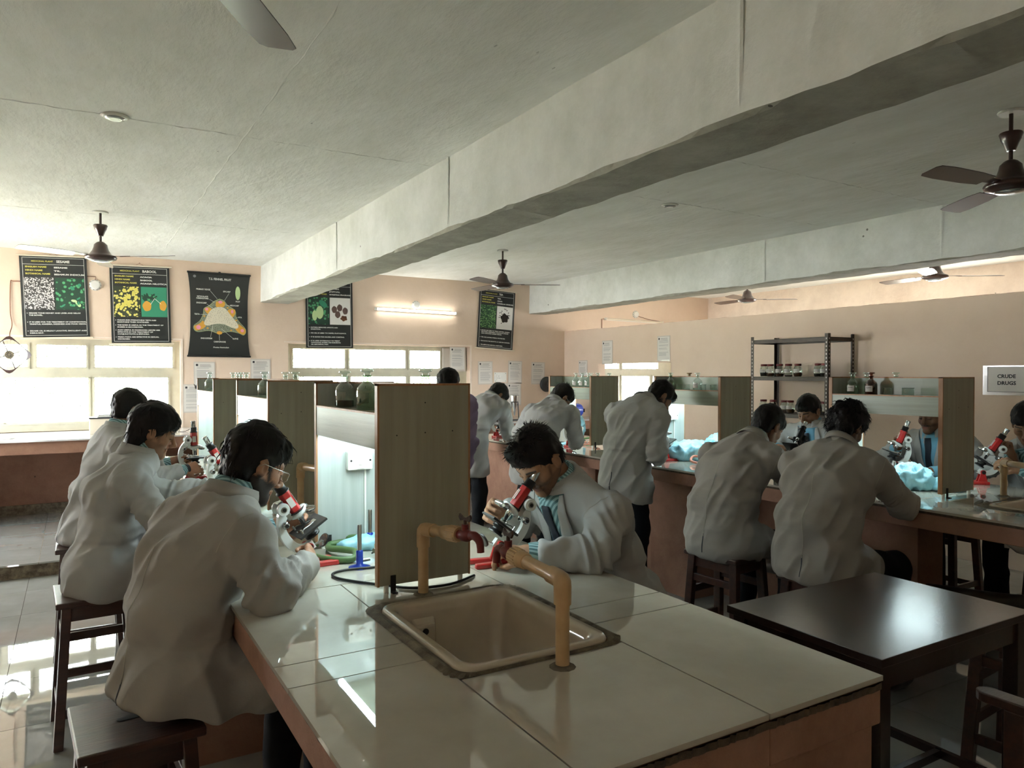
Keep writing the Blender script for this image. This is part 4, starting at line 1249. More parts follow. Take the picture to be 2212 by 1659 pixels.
# second, long hair
b = (.10, 3.72)
P(label='seated student with long swept-back hair leaning over the foreground bench, second from the camera', base=b, phi=R_(2),
  sp=[(.0, 0, .70, .185, .14), (.03, 0, .86, .165, .118), (.05, 0, 1.02, .190, .120), (.10, 0, 1.11, .165, .085)],
  neck=(.14, 0, 1.175), head=(.205, -.01, 1.278),
  arms={'R': dict(sh=(.09, -.185, 1.08), el=(.33, 3.42, .885), wr=(.50, 3.62, .95), curl=.5, pn=(0, 0, -1), ts=-1),
        'L': dict(sh=(.09, .185, 1.08), el=(.37, 4.0, .95), wr=(.60, 3.93, .98), pn=(0, -.9, -.2), curl=.8, ts=1)},
  legs=sit_legs(b, R_(0), .60, .1, .42, .36), hyaw=R_(-4), hpitch=R_(22), st=dict(tone=(.29, .155, .09), beard=.35, moustache=.4, thick=.022, top=.016, nape=.035, fringe=.016, strands=900, len=.045, seed=3, line=.034, lift=.2),
  skirt=[(.0, 0, .72, .20, .15), (.0, 0, .62, .205, .165)], hem=((0, 0, .585), (-.1, .0, -1)), h=.0075, hh=.0032, thigh=.75, seed=2)
# third
b = (.08, 4.78)
P(label='seated student farthest back along the foreground bench, wearing a black wrist band', base=b, phi=R_(14),
  sp=[(.0, 0, .70, .18, .135), (.02, 0, .86, .165, .118), (.07, 0, 1.03, .190, .120), (.115, 0, 1.15, .165, .085)],
  neck=(.14, 0, 1.215), head=(.20, 0, 1.335),
  arms={'R': dict(sh=(.11, -.185, 1.13), el=(.31, 4.50, .955), wr=(.535, 4.64, .985), hd=(.9, .3, .1), pn=(0, .8, -.5), curl=.8, ts=-1),
        'L': dict(sh=(.11, .185, 1.13), el=(.30, 5.02, .955), wr=(.50, 4.95, 1.0), pn=(0, -.9, -.2), curl=.8, ts=1)},
  legs=sit_legs(b, R_(6), .60, .1, .42, .36), hyaw=R_(6), hpitch=R_(18), st=dict(tone=(.25, .125, .075), thick=.012, top=.006, strands=450, len=.028, seed=4),
  skirt=[(.0, 0, .72, .195, .15), (-.02, 0, .60, .205, .165)], hem=((0, 0, .60), (-.1, .0, -1)), bands={'R': 'black_rub'}, seed=3)
# facing left over the near bench
b = (1.755, 2.22)
P(label='spiky-haired student with navy tie peering into a microscope across the foreground bench', base=b, phi=R_(187),
  sp=[(.0, 0, .70, .185, .14), (.05, 0, .85, .170, .125), (.14, 0, .99, .195, .125), (.225, 0, 1.085, .165, .088)],
  neck=(.245, 0, 1.145), head=(.355, -.01, 1.238),
  arms={'L': dict(sh=(.20, .19, 1.06), el=(1.46, 1.93, .955), wr=(1.27, 2.03, .960), hd=(-.7, .7, .0), pn=(0, .3, -1), curl=.7, ts=1, hr=.0035),
        'R': dict(sh=(.20, -.19, 1.06), el=(1.55, 2.50, .96), wr=(1.36, 2.36, 1.04), hd=(-.9, -.3, .2), pn=(-.2, -.9, -.2), curl=.9, ts=-1, hr=.0035)},
  legs=sit_legs(b, R_(187), .60, .1, .38, .34), hyaw=R_(8), hpitch=R_(42), hroll=R_(-4), st=dict(tone=(.31, .17, .10), beard=.45, moustache=.7, thick=.010, top=.016, fringe=.004, strands=1000, len=.026, seed=5, spiky=1, tuft=.012, line=.03),
  skirt=[(.0, 0, .72, .20, .15), (-.03, 0, .60, .215, .17)], hem=((0, 0, .58), (-.1, .0, -1)), front=True, h=.0065, hh=.0028, thigh=.6, seed=4)
# man behind the cubicle in a lavender shirt
b = (2.20, 4.62)
P(label='standing person in a lavender shirt mostly hidden behind the nearest cubicle', base=b, phi=R_(35),
  sp=[(.0, 0, .93, .16, .12), (.0, 0, 1.08, .155, .11), (.01, 0, 1.25, .18, .115), (.02, 0, 1.36, .155, .08)],
  neck=(.03, 0, 1.415), head=(.05, 0, 1.475),
  arms={'R': dict(sh=(.02, -.15, 1.33), el=(2.33, 4.52, 1.08), wr=(2.37, 4.66, .86), curl=.5), 'L': dict(sh=(.02, .18, 1.33), el=(2.175, 4.86, 1.08), wr=(2.30, 4.95, .88), curl=.5)},
  legs=stand_legs(b, R_(35), .84), st=dict(tone=(.2, .1, .06), thick=.013, strands=60, len=.01, scale=.95, tone_=0), coat='shirt', coatm='lav', thigh=False, shirt='lav', skirt=None, hem=((0, 0, .86), (0, 0, -1)), h=.011, seed=5)
# bending over the far end of the right bench
b = (3.13, 6.05)
P(label='standing student bent over at the far end of the right-hand bench', base=b, phi=R_(25),
  sp=[(.0, 0, .90, .165, .125), (.05, 0, 1.05, .16, .115), (.17, 0, 1.20, .185, .12), (.27, 0, 1.265, .16, .085)],
  neck=(.32, 0, 1.30), head=(.405, -.02, 1.335),
  arms={'R': dict(sh=(.26, -.18, 1.23), el=(3.52, 6.02, .98), wr=(3.62, 6.24, .955), hd=(.6, .7, 0), pn=(-.4, .3, -.8), curl=.8, ts=-1),
        'L': dict(sh=(.26, .18, 1.23), el=(3.32, 6.62, 1.0), wr=(3.52, 6.62, .98), curl=.8, ts=1)},
  legs=stand_legs(b, R_(25)), hpitch=R_(58), hyaw=R_(-25), st=dict(tone=(.2, .1, .058), thick=.014, top=.008, fringe=.01, strands=350, len=.03, seed=6),
  skirt=[(.0, 0, .92, .195, .15), (-.01, 0, .70, .20, .155), (-.01, 0, .55, .21, .165)], hem=((0, 0, .62), (0, 0, -1)), h=.010, thigh=False, seed=6)
b = (3.20, 5.05)
P(label='bent standing student with glasses, between the far one and the wrist-banded one', base=b, phi=R_(28),
  sp=[(.0, 0, .90, .165, .125), (.06, 0, 1.04, .16, .115), (.18, 0, 1.17, .19, .12), (.28, 0, 1.25, .165, .085)],
  neck=(.325, 0, 1.285), head=(.43, -.02, 1.335),
  arms={'R': dict(sh=(.27, -.19, 1.21), el=(3.56, 4.98, .98), wr=(3.66, 5.16, 1.02), hd=(.4, .6, .5), pn=(-.6, .6, 0), curl=.9, ts=-1),
        'L': dict(sh=(.27, .19, 1.21), el=(3.42, 5.66, 1.0), wr=(3.60, 5.5, 1.02), curl=.8, ts=1)},
  legs=stand_legs(b, R_(28)), hpitch=R_(52), hyaw=R_(-30), st=dict(tone=(.2, .1, .058), thick=.014, top=.012, fringe=.006, strands=450, len=.03, seed=7, spiky=1), glasses=True,
  skirt=[(.0, 0, .92, .195, .15), (-.01, 0, .75, .20, .155), (-.01, 0, .60, .21, .165)], hem=((0, 0, .66), (0, 0, -1)), h=.009, thigh=False, seed=7)
b = (3.27, 3.98)
P(label='standing student bent over a microscope, hand raised with a pale wrist band', base=b, phi=R_(12),
  sp=[(.0, 0, .90, .175, .13), (.02, 0, 1.05, .17, .12), (.08, 0, 1.20, .20, .125), (.14, 0, 1.30, .17, .088)],
  neck=(.19, 0, 1.335), head=(.335, -.04, 1.372),
  arms={'R': dict(sh=(.12, -.195, 1.26), el=(3.33, 3.74, 1.0), wr=(3.505, 3.86, 1.08), hd=(.35, .4, .8), pn=(-.7, .7, 0), curl=1.1, ts=-1, hr=.0035),
        'L': dict(sh=(.12, .195, 1.26), el=(3.45, 4.28, 1.03), wr=(3.62, 4.20, 1.06), pn=(0, -1, 0), curl=.9, ts=1)},
  legs=stand_legs(b, R_(12), .84, .08), hpitch=R_(48), hyaw=R_(-32), hroll=R_(12), st=dict(tone=(.22, .11, .062), beard=.9, moustache=.8, thick=.014, top=.012, fringe=.016, strands=700, len=.032, seed=8, curl=.3),
  skirt=[(.0, 0, .92, .19, .145), (-.01, 0, .78, .21, .165), (-.015, 0, .60, .235, .185)], hem=((0, 0, .705), (-.12, .16, -1)), h=.0075, hh=.003, thigh=False, seed=8, bands={'R': 'white_pl'})
b = (3.02, 2.86)
P(label='hunched seated student with straight hair, left of the curly-haired one', base=b, phi=R_(8),
  sp=[(.0, 0, .685, .195, .15), (.0, 0, .84, .185, .135), (.08, 0, 1.0, .205, .13), (.20, 0, 1.115, .175, .09)],
  neck=(.265, 0, 1.16), head=(.40, -.02, 1.24),
  arms={'R': dict(sh=(.18, -.20, 1.07), el=(3.44, 2.69, .90), wr=(3.62, 2.85, .97), curl=.7, ts=-1),
        'L': dict(sh=(.18, .20, 1.07), el=(3.44, 3.16, .96), wr=(3.66, 3.12, 1.0), curl=.8, ts=1)},
  legs=sit_legs(b, R_(0), .56, .09, .38, .34), hpitch=R_(38), hyaw=R_(-6), st=dict(tone=(.22, .11, .062), beard=.3, thick=.014, top=.012, fringe=.014, strands=700, len=.03, seed=9), coatm='coat_b',
  skirt=[(.0, 0, .70, .205, .16), (-.02, 0, .60, .20, .17)], hem=((0, 0, .565), (.0, .0, -1)), h=.0075, hh=.0035, thigh=.4, seed=9)
b = (3.06, 2.29)
P(label='curly-haired seated student with back to the camera at the right-hand bench', base=b, phi=R_(10),
  sp=[(.0, 0, .685, .20, .15), (.0, 0, .84, .19, .135), (.07, 0, 1.0, .21, .13), (.17, 0, 1.125, .18, .09)],
  neck=(.225, 0, 1.175), head=(.355, .03, 1.268),
  arms={'R': dict(sh=(.15, -.205, 1.075), el=(3.44, 2.10, .91), wr=(3.62, 2.28, .96), curl=.7, ts=-1),
        'L': dict(sh=(.15, .205, 1.075), el=(3.44, 2.60, .96), wr=(3.68, 2.50, .98), curl=.8, ts=1)},
  legs=sit_legs(b, R_(0), .56, .09, .38, .34), hpitch=R_(34), hyaw=R_(-10), st=dict(tone=(.2, .1, .056), beard=.6, thick=.022, top=.012, fringe=.018, strands=1100, len=.034, seed=10, curl=1.3, lift=.8), coatm='coat_b',
  skirt=[(.0, 0, .70, .21, .16), (-.02, 0, .60, .205, .17)], hem=((0, 0, .565), (.0, .0, -1)), h=.007, hh=.0035, thigh=.4, seed=10)
# far side of the right bench
b = (5.0, 3.72)
P(label='student in a blue shirt and lab coat across the right bench, behind the black microscope', base=b, phi=R_(190),
  sp=[(.0, 0, .72, .18, .13), (.03, 0, .86, .165, .12), (.08, 0, 1.01, .19, .12), (.13, 0, 1.10, .165, .085)],
  neck=(.155, 0, 1.15), head=(.20, 0, 1.262),
  arms={'L': dict(sh=(.12, .19, 1.075), el=(4.70, 3.42, .95), wr=(4.46, 3.40, .97), curl=.8, ts=1), 'R': dict(sh=(.12, -.19, 1.075), el=(4.72, 3.98, .95), wr=(4.48, 3.70, 1.0), curl=.8, ts=-1)},
  legs=sit_legs(b, R_(180), .60), hpitch=R_(28), hyaw=R_(-8), st=dict(tone=(.24, .125, .075), thick=.014, top=.012, fringe=.012, strands=400, len=.03, seed=11), front=True, shirt='shirt_b', seed=11, thigh=True)
b = (5.02, 2.78)
P(label='moustached student gripping a microscope tube, brow hidden behind the rightmost cubicle', base=b, phi=R_(178),
  sp=[(.0, 0, .72, .18, .13), (.02, 0, .86, .17, .12), (.05, 0, 1.01, .20, .12), (.08, 0, 1.105, .17, .085)],
  neck=(.10, 0, 1.16), head=(.15, 0, 1.268),
  arms={'L': dict(sh=(.07, .195, 1.07), el=(4.80, 2.48, .93), wr=(4.55, 2.60, .94), curl=.6, ts=1), 'R': dict(sh=(.07, -.195, 1.07), el=(4.80, 3.08, .96), wr=(4.68, 2.90, 1.06), hd=(-.3, -.3, .8), pn=(-.3, -.9, 0), curl=.9, ts=1)},
  legs=sit_legs(b, R_(180), .60), hpitch=R_(10), st=dict(tone=(.17, .085, .05), thick=.010, beard=.5, moustache=.9, strands=200, seed=12), front=True, shirt='shirt_b', seed=12, thigh=True, cuffl=.05)
b = (5.06, 2.20)
P(label='bowl-haired moustached student at the right edge, eye pressed to a microscope', base=b, phi=R_(190),
  sp=[(.0, 0, .72, .18, .13), (.03, 0, .86, .17, .12), (.10, 0, 1.0, .195, .12), (.17, 0, 1.085, .17, .085)],
  neck=(.21, 0, 1.135), head=(.29, -.02, 1.255),
  arms={'L': dict(sh=(.15, .19, 1.05), el=(4.72, 1.93, .955), wr=(4.58, 2.12, 1.0), hd=(-.5, .6, .5), pn=(0, .9, -.3), curl=.9, ts=1), 'R': dict(sh=(.15, -.19, 1.05), el=(4.82, 2.42, .97), wr=(4.74, 2.24, 1.06), hd=(-.3, .2, .9), pn=(-.8, .3, .2), curl=1.3, ts=-1)},
  legs=sit_legs(b, R_(190), .60), hpitch=R_(30), hyaw=R_(4), st=dict(tone=(.27, .145, .085), thick=.015, top=.008, fringe=.016, moustache=1, strands=500, len=.03, seed=13, lift=.15), front=True, seed=13, h=.008, thigh=True)
for k in PE: person(**k)

# ================================================================ MICROSCOPES
def microscope(label, loc, user, tilt=R_(32), tube='red', base='red', dark=False, sticker=True, s=1.0):
    """user: world angle pointing from the microscope to the person using it"""
    root = thing('microscope', label, 'microscope', (loc[0], loc[1], loc[2]), user + R90, 'student microscopes on the benches')
    root.scale = (s, s, s)
    T = M[tube]; E = M['black_matt'] if dark else M['white_en']
    # horseshoe base, open away from the user (+y)
    b = MB()
    for sx in (-1, 1):
        b.prism([(sx * .028 - .014, -.045), (sx * .028 + .014, -.045), (sx * .036 + .013, .055), (sx * .036 + .010, .066), (sx * .036 - .010, .066), (sx * .036 - .013, .055)], 0, .017)
    b.prism([(-.042, -.062), (.042, -.062), (.046, -.03), (-.046, -.03)], 0, .017)
    b.build('horseshoe_base', M[base], root, bevel=.004)
    p = MB()
    for sx in (-1, 1):
        p.add([(sx * .010, -.055, .015), (sx * .024, -.055, .015), (sx * .024, -.005, .015), (sx * .010, -.005, .015), (sx * .012, -.042, .072), (sx * .021, -.042, .072), (sx * .021, -.024, .072), (sx * .012, -.024, .072)],
              [(0, 3, 2, 1), (4, 5, 6, 7), (0, 1, 5, 4), (1, 2, 6, 5), (2, 3, 7, 6), (3, 0, 4, 7)] if sx > 0 else [(0, 1, 2, 3), (7, 6, 5, 4), (4, 5, 1, 0), (5, 6, 2, 1), (6, 7, 3, 2), (7, 4, 0, 3)])
        p.cyl((sx * .010, -.033, .07), (sx * .024, -.033, .07), .0135, n=16)
    p.build('pillar', M[base], root, bevel=.002)
    MB().cyl((-.030, -.033, .07), (.030, -.033, .07), .010, n=16).build('hinge_knob', M['black_pl'], root)
    # everything above the hinge tilts towards the user
    piv = Vector((0, -.033, .07)); Rm = Matrix.Translation(piv) @ Matrix.Rotation(tilt, 4, 'X') @ Matrix.Translation(-piv)
    def put(mb, name, m, parent=root, **k):
        mb.v = [tuple(Rm @ Vector(v)) for v in mb.v]; return mb.build(name, m, parent, **k)
    a = MB()
    outer = spline([(0, -.012, .050), (0, -.050, .058), (0, -.084, .090), (0, -.094, .135), (0, -.086, .182), (0, -.060, .222), (0, -.036, .236)], 5)
    inner = spline([(0, -.012, .082), (0, -.038, .084), (0, -.056, .102), (0, -.064, .135), (0, -.062, .168), (0, -.050, .190), (0, -.036, .200)], 5)
    n = len(outer); v = []; f = []
    for x in (-.012, .012):
        v += [(x, q.y, q.z) for q in outer] + [(x, q.y, q.z) for q in inner]
    for i in range(n - 1):
        f += [(i, i + 1, n + i + 1, n + i), (2 * n + i, 3 * n + i, 3 * n + i + 1, 2 * n + i + 1), (i, 2 * n + i, 2 * n + i + 1, i + 1), (n + i, n + i + 1, 3 * n + i + 1, 3 * n + i)]
    f += [(0, n, 3 * n, 2 * n), (n - 1, 3 * n - 1, 4 * n - 1, 2 * n - 1)]
    a.add(v, f); put(a, 'limb', E, bevel=.003)
    put(MB().box(-.012, -.040, .186, .012, -.020, .262), 'tube_slide', M['steel'] if not dark else M['black_matt'], bevel=.002)
    g = MB()
    for i in range(6): pass
    hexa = [(.0215 * math.cos(R_(60 * k + 30)), .0215 * math.sin(R_(60 * k + 30))) for k in range(6)]
    g.prism(hexa, .200, .282); put(g, 'body_tube', T, bevel=.003)
    if sticker:
        put(MB().box(-.0092, .0186, .222, .0092, .0200, .262), 'sticker', M['paper'])
        put(MB().box(.0168, -.010, .222, .0196, .010, .258), 'sticker', M['paper'])
    put(MB().lathe([(.024, 0), (.024, .12), (.0185, .2), (.0185, 1)], (0, 0, .281), (0, 0, .312), 24), 'collar', M['black_pl'])
    ey = MB().lathe([(.0128, 0), (.0128, .88), (.0142, .9), (.0142, .98), (.010, 1)], (0, 0, .310), (0, 0, .352), 24)
    put(ey, 'eyepiece', M['chrome'])
    put(MB().lathe([(.019, 0), (.034, .25), (.035, .55), (.024, 1)], (0, .004, .200), (0, .008, .180), 28), 'nosepiece', M['white_en'] if not dark else M['black_matt'])
    put(MB().cyl((0, .004, .202), (0, .004, .198), .030, n=26), 'nosepiece_plate', M['black_pl'])
    for (dx, dy, dz, L) in ((0, -.004, -.045, 1), (.030, .030, -.006, .75), (-.028, .028, -.008, .75)):
        q = Vector((dx * .55, .006 + dy * .8, .186)); e = q + Vector((dx, dy, dz)) * L
        put(MB().lathe([(.0115, 0), (.0115, .45), (.0095, .5), (.0085, .85), (.005, 1)], q, e, 16), 'objective', M['chrome'])
    # coarse focus knobs, one each side: enamel disc with a black hub
    for sx in (-1, 1):
        k = MB().lathe([(.008, 0), (.008, .35), (.0215, .36), (.0225, .7), (.0205, 1)], (sx * .010, -.036, .238), (sx * .034, -.036, .238), 26)
        k = put(k, 'focus_knob', E)
        h = MB().lathe([(.0105, 0), (.0098, 1)], (sx * .0335, -.036, .238), (sx * .0365, -.036, .238), 16); put(h, 'knob_ring', M['steel'], k)
        h = MB().cyl((sx * .036, -.036, .238), (sx * .0385, -.036, .238), .0062, n=14); put(h, 'hub', M['black_pl'], k)
        fk = MB().lathe([(.006, 0), (.006, .25), (.0125, .26), (.0125, .62), (.008, .64), (.008, 1)], (sx * .010, -.058, .186), (sx * .034, -.058, .186), 20)
        fk = put(fk, 'fine_focus_knob', M['chrome'])
        put(MB().cyl((sx * .034, -.058, .186), (sx * .037, -.058, .186), .006, n=14), 'hub', M['black_pl'], fk)
    put(MB().box(-.056, -.050, .122, .056, .062, .130), 'stage', M['black_matt'], bevel=.0015)
    for sx in (-1, 1):
        c = MB().tube(spline([(sx * .038, -.030, .133), (sx * .034, -.02, .140), (sx * .022, .005, .134), (sx * .014, .026, .1325)], 4), .0022, 6)
        c.cyl((sx * .038, -.030, .129), (sx * .038, -.030, .146), .0035, n=10)
        put(c, 'slide_clip', M['steel'])
    put(MB().box(-.013, -.038, .130, .013, .038, .1315), 'glass_slide', M['glass'])
    cd = MB().lathe([(.024, 0), (.026, .3), (.020, .35), (.020, .7), (.027, .75), (.027, 1)], (0, .002, .122), (0, .002, .090), 22)
    cd.tube([(.02, .0, .098), (.036, .008, .096)], .002, 6)
    put(cd, 'condenser', M['black_pl'])
    mr = MB().beam((0, -.030, .062), (0, .018, .052), .010, .004)
    put(mr, 'mirror_arm', M['steel'])
    mi = MB(); c = Vector((0, .022, .050)); nrm = Vector((.15, -.45, .85)).normalized()
    mi.lathe([(.022, 0), (.0245, .2), (.0245, 1)], c - nrm * .006, c + nrm * .001, 26)
    mo = put(mi, 'mirror_cell', M['black_pl'])
    put(MB().cyl(c + nrm * .0011, c + nrm * .0016, .0225, n=26), 'mirror', M['chrome'], mo)
    return root
microscope('red-tubed microscope used by the nearest student on the left', (.695, 2.465, .90), R_(186), R_(33), s=.96)
microscope('red-tubed microscope used by the spiky-haired student across the bench', (1.195, 2.165, .90), R_(-8), R_(38), s=.98)
microscope('partly hidden red microscope between the first and second student on the left', (.69, 3.92, .90), R_(188), R_(30))
microscope('upright red microscope before the farthest student on the left', (.63, 4.90, .90), R_(180), R_(2))
microscope('red microscope under the raised hand of the standing student', (3.79, 4.12, .90), R_(175), R_(26))
microscope('dark red microscope at the far end of the right-hand bench', (3.70, 6.52, .90), R_(185), R_(0))
microscope('red microscope half hidden by the bent standing student with glasses', (3.76, 5.32, .90), R_(185), R_(4))
microscope('black microscope between the hunched student and the one in a blue shirt', (4.16, 3.34, .90), R_(5), R_(40), tube='black_matt', dark=True, sticker=False)
microscope('red microscope gripped near its eyepiece by the student behind the cubicle', (4.50, 2.84, .90), R_(-45), R_(22))
microscope('red microscope at the right edge under the bowl-haired student', (4.53, 2.33, .90), R_(-45), R_(34))

# ================================================================ GLASSWARE
def bottle(label, loc, m='glass', fill=None, lab=True, s=1.0, group=None, lz=0, cork=False):
    root = thing('reagent_bottle', label, 'bottle', loc, lz, group)
    prof = [(.030, 0), (.034, .02), (.034, .48), (.031, .56), (.022, .64), (.0135, .70), (.012, .74), (.012, .84), (.0165, .86), (.0165, .875), (.012, .88)]
    H = .125 * s
    mb = MB().lathe([(r * s, t) for r, t in prof], (0, 0, 0), (0, 0, H), 24, cap=False)
    mb.add([(.030 * s * math.cos(g), .030 * s * math.sin(g), .001) for g in [2 * math.pi * k / 24 for k in range(24)]], [tuple(range(24))])
    mb.build('bottle_body', M[m], root)
    st = MB().lathe([(.0085 * s, 0), (.0105 * s, .45), (.009 * s, .62), (.019 * s, .70), (.021 * s, .82), (.019 * s, 1)], (0, 0, H * .80), (0, 0, H * 1.03), 22)
    st.build('stopper', M['ppr' if cork else ('glass_b' if m == 'glass_b' else 'glass')], root)
    if fill: MB().cyl((0, 0, .002), (0, 0, .002 + fill), .0315 * s, n=20).build('contents', M['liquid'], root)
    if lab:
        v = []; f = []
        for i in range(9):
            g = math.pi + R_(-8) + R_(70) * i / 8 - R_(35)
            for z in (.018, .052): v.append((.0347 * s * math.cos(g), .0347 * s * math.sin(g), z * s))
        for i in range(8): f.append((2 * i, 2 * i + 2, 2 * i + 3, 2 * i + 1))
        L_ = MB().add(v, f, True).build('paper_label', M['paper'], root)
        v = []; f = []; k0 = 0; rn = random.Random(int(loc[1] * 1000))
        for i in range(14):
            g = math.pi - R_(30) + R_(3.4) * i; z = (.040 + rn.uniform(-.0022, .0022)) * s
            v += [(.0350 * s * math.cos(g), .0350 * s * math.sin(g), z - .0011), (.0350 * s * math.cos(g), .0350 * s * math.sin(g), z + .0011)]
        for i in range(13): f.append((2 * i, 2 * i + 2, 2 * i + 3, 2 * i + 1))
        MB().add(v, f, True).build('handwriting', M['ink'], L_)
    return root
SZ = 1.4235
bottle('glass bottle with brown liquid on the nearest cubicle, left of its neighbour', (.825, 2.565, SZ), fill=.022, lz=R_(-70))
bottle('glass bottle with scrawled label on the nearest cubicle, beside its end panel', (.825, 2.33, SZ), 'glass_g', lz=R_(-75), s=1.04)
bottle('bottle whose stopper shows above the nearest panel, left of the dark head', (.975, 2.20, SZ), 'glass_g', s=1.04)
bottle('labelled bottle on the second foreground cubicle at its left edge', (.83, 3.88, SZ), lz=R_(-90))
G = 'stoppers over the second foreground cubicle'
bottle('glass bottle behind the second foreground cubicle divider, left one of two', (.98, 4.07, SZ), group=G)
bottle('glass bottle behind the second foreground cubicle divider, right one of two', (.98, 3.86, SZ), group=G)
bottle('labelled bottle on the farthest foreground cubicle, standing in its left bay', (.82, 5.60, SZ), lz=R_(-90))
G = 'bottles on the far side of the farthest foreground cubicle'
for y, w in ((5.62, 'first from the left'), (5.43, 'second from the left'), (5.33, 'third from the left'), (5.14, 'fourth from the left')):
    bottle('stoppered bottle behind the divider of the farthest foreground cubicle, ' + w, (.98, y, SZ), group=G)
bottle('greenish reagent bottle on the cubicle nearest the crude drugs sign', (3.91, 2.70, SZ), 'glass_g', lz=R_(20))
bottle('reddish-brown reagent bottle on the cubicle nearest the crude drugs sign', (3.91, 2.585, SZ), 'glass_b', fill=.06, lz=R_(20))
bottle('bottle hidden to its stopper behind the reddish-brown reagent bottle', (4.07, 2.72, SZ))
bottle('bottle whose stopper alone shows at the middle of the rightmost cubicle', (4.07, 2.535, SZ))
bottle('bottle at the left end of the cubicle above the standing student', (3.92, 4.245, SZ), 'glass_g')
bottle('bottle with brown cork showing over the cubicle beside the rack', (4.06, 4.19, SZ), cork=True)
bottle('tall-necked bottle with a white label on the cubicle beside the rack', (3.91, 3.95, SZ), lz=R_(20))
bottle('left one of two front bottles on the cubicle before the hatch', (3.91, 5.47, SZ), lz=R_(20))
bottle('right one of two front bottles on the cubicle before the hatch', (3.91, 5.37, SZ), lz=R_(20))
bottle('third front bottle on the cubicle before the hatch, against its panel', (3.91, 5.28, SZ))
G = 'stoppers over the cubicle before the hatch'
for y, w in ((5.46, 'left'), (5.355, 'middle'), (5.19, 'right')):
    bottle('stoppered bottle behind the divider of the cubicle before the hatch, %s one' % w, (4.07, y, SZ), group=G)
def beaker(label, loc, r=.022, h=.042):
    root = thing('beaker', label, 'beaker', loc)
    MB().lathe([(r * .9, 0), (r, .08), (r, .93), (r * 1.08, 1)], (0, 0, 0), (0, 0, h), 20, cap=False).build('beaker_wall', M['glass'], root)
    MB().lathe([(r * 1.02, 0), (r * 1.08, 1)], (0, 0, h), (0, 0, h + .0015), 20, cap=False).build('beaker_rim', M['steel'], root)
for y, l in ((2.475, 'small beaker beside the reddish-brown bottle'), (2.36, 'wide low beaker near the right end of the rightmost cubicle'), 
             (4.13, 'first small beaker left of the tall-necked bottle'), (4.05, 'second small beaker left of the tall-necked bottle'), (3.885, 'small beaker just right of the tall-necked bottle'), (3.785, 'small beaker at the right end of the cubicle beside the rack'),
             (5.735, 'first small beaker at the left end of the cubicle before the hatch'), (5.67, 'second tiny beaker on the cubicle before the hatch'), (5.605, 'third small beaker on the cubicle before the hatch')):
    beaker(l, (3.90, y, SZ), r=.017 if 'tiny' in l else (.030 if 'wide' in l else .0225))

# ================================================================ JAR RACK
rk = thing('slotted_steel_rack', 'dark slotted steel rack of specimen jars against the partition', 'rack', (5.95, 4.36, 0))
W_, D_ = .90, .385
def slotted(name, x, y, sx, sy):
    p = MB()
    holes = MB()
    p.box(x, y, 0, x + sx * .036, y + sy * .003, 1.92) if sx > 0 else p.box(x + sx * .036, y, 0, x, y + sy * .003, 1.92)
    if sy > 0: p.box(min(x, x + sx * .003), y, 0, max(x, x + sx * .003), y + .036, 1.92)
    else: p.box(min(x, x + sx * .003), y - .036, 0, max(x, x + sx * .003), y, 1.92)
    o = p.build(name, M['rack'], rk)
    z = .9
    while z < 1.88:
        cy = y + sy * .018; cx = x + sx * .018
        holes.box(min(x, x - sx * .0015), cy - .0045, z - .007, max(x, x - sx * .0015), cy + .0045, z + .007)
        holes.box(cx - .0045, min(y, y - sy * .0015), z - .007, cx + .0045, max(y, y - sy * .0015), z + .007)
        z += .036
    h_ = holes.build('slot_holes', M['sleeve'], o); h_['kind'] = 'stuff'
slotted('upright', 0, 0, 1, 1); slotted('upright', 0, W_, 1, -1); slotted('upright', D_, 0, -1, 1); slotted('upright', D_, W_, -1, -1)
for z in (.42, .80, 1.155, 1.515, 1.885):
    MB().box(.003, .003, z - .002, D_ - .003, W_ - .003, z + .002).box(.003, .003, z - .036, .006, W_ - .003, z).box(D_ - .006, .003, z - .036, D_ - .003, W_ - .003, z).box(.003, .003, z - .036, D_ - .003, .006, z).box(.003, W_ - .006, z - .036, D_ - .003, W_ - .003, z).build('shelf', M['rack'], rk)
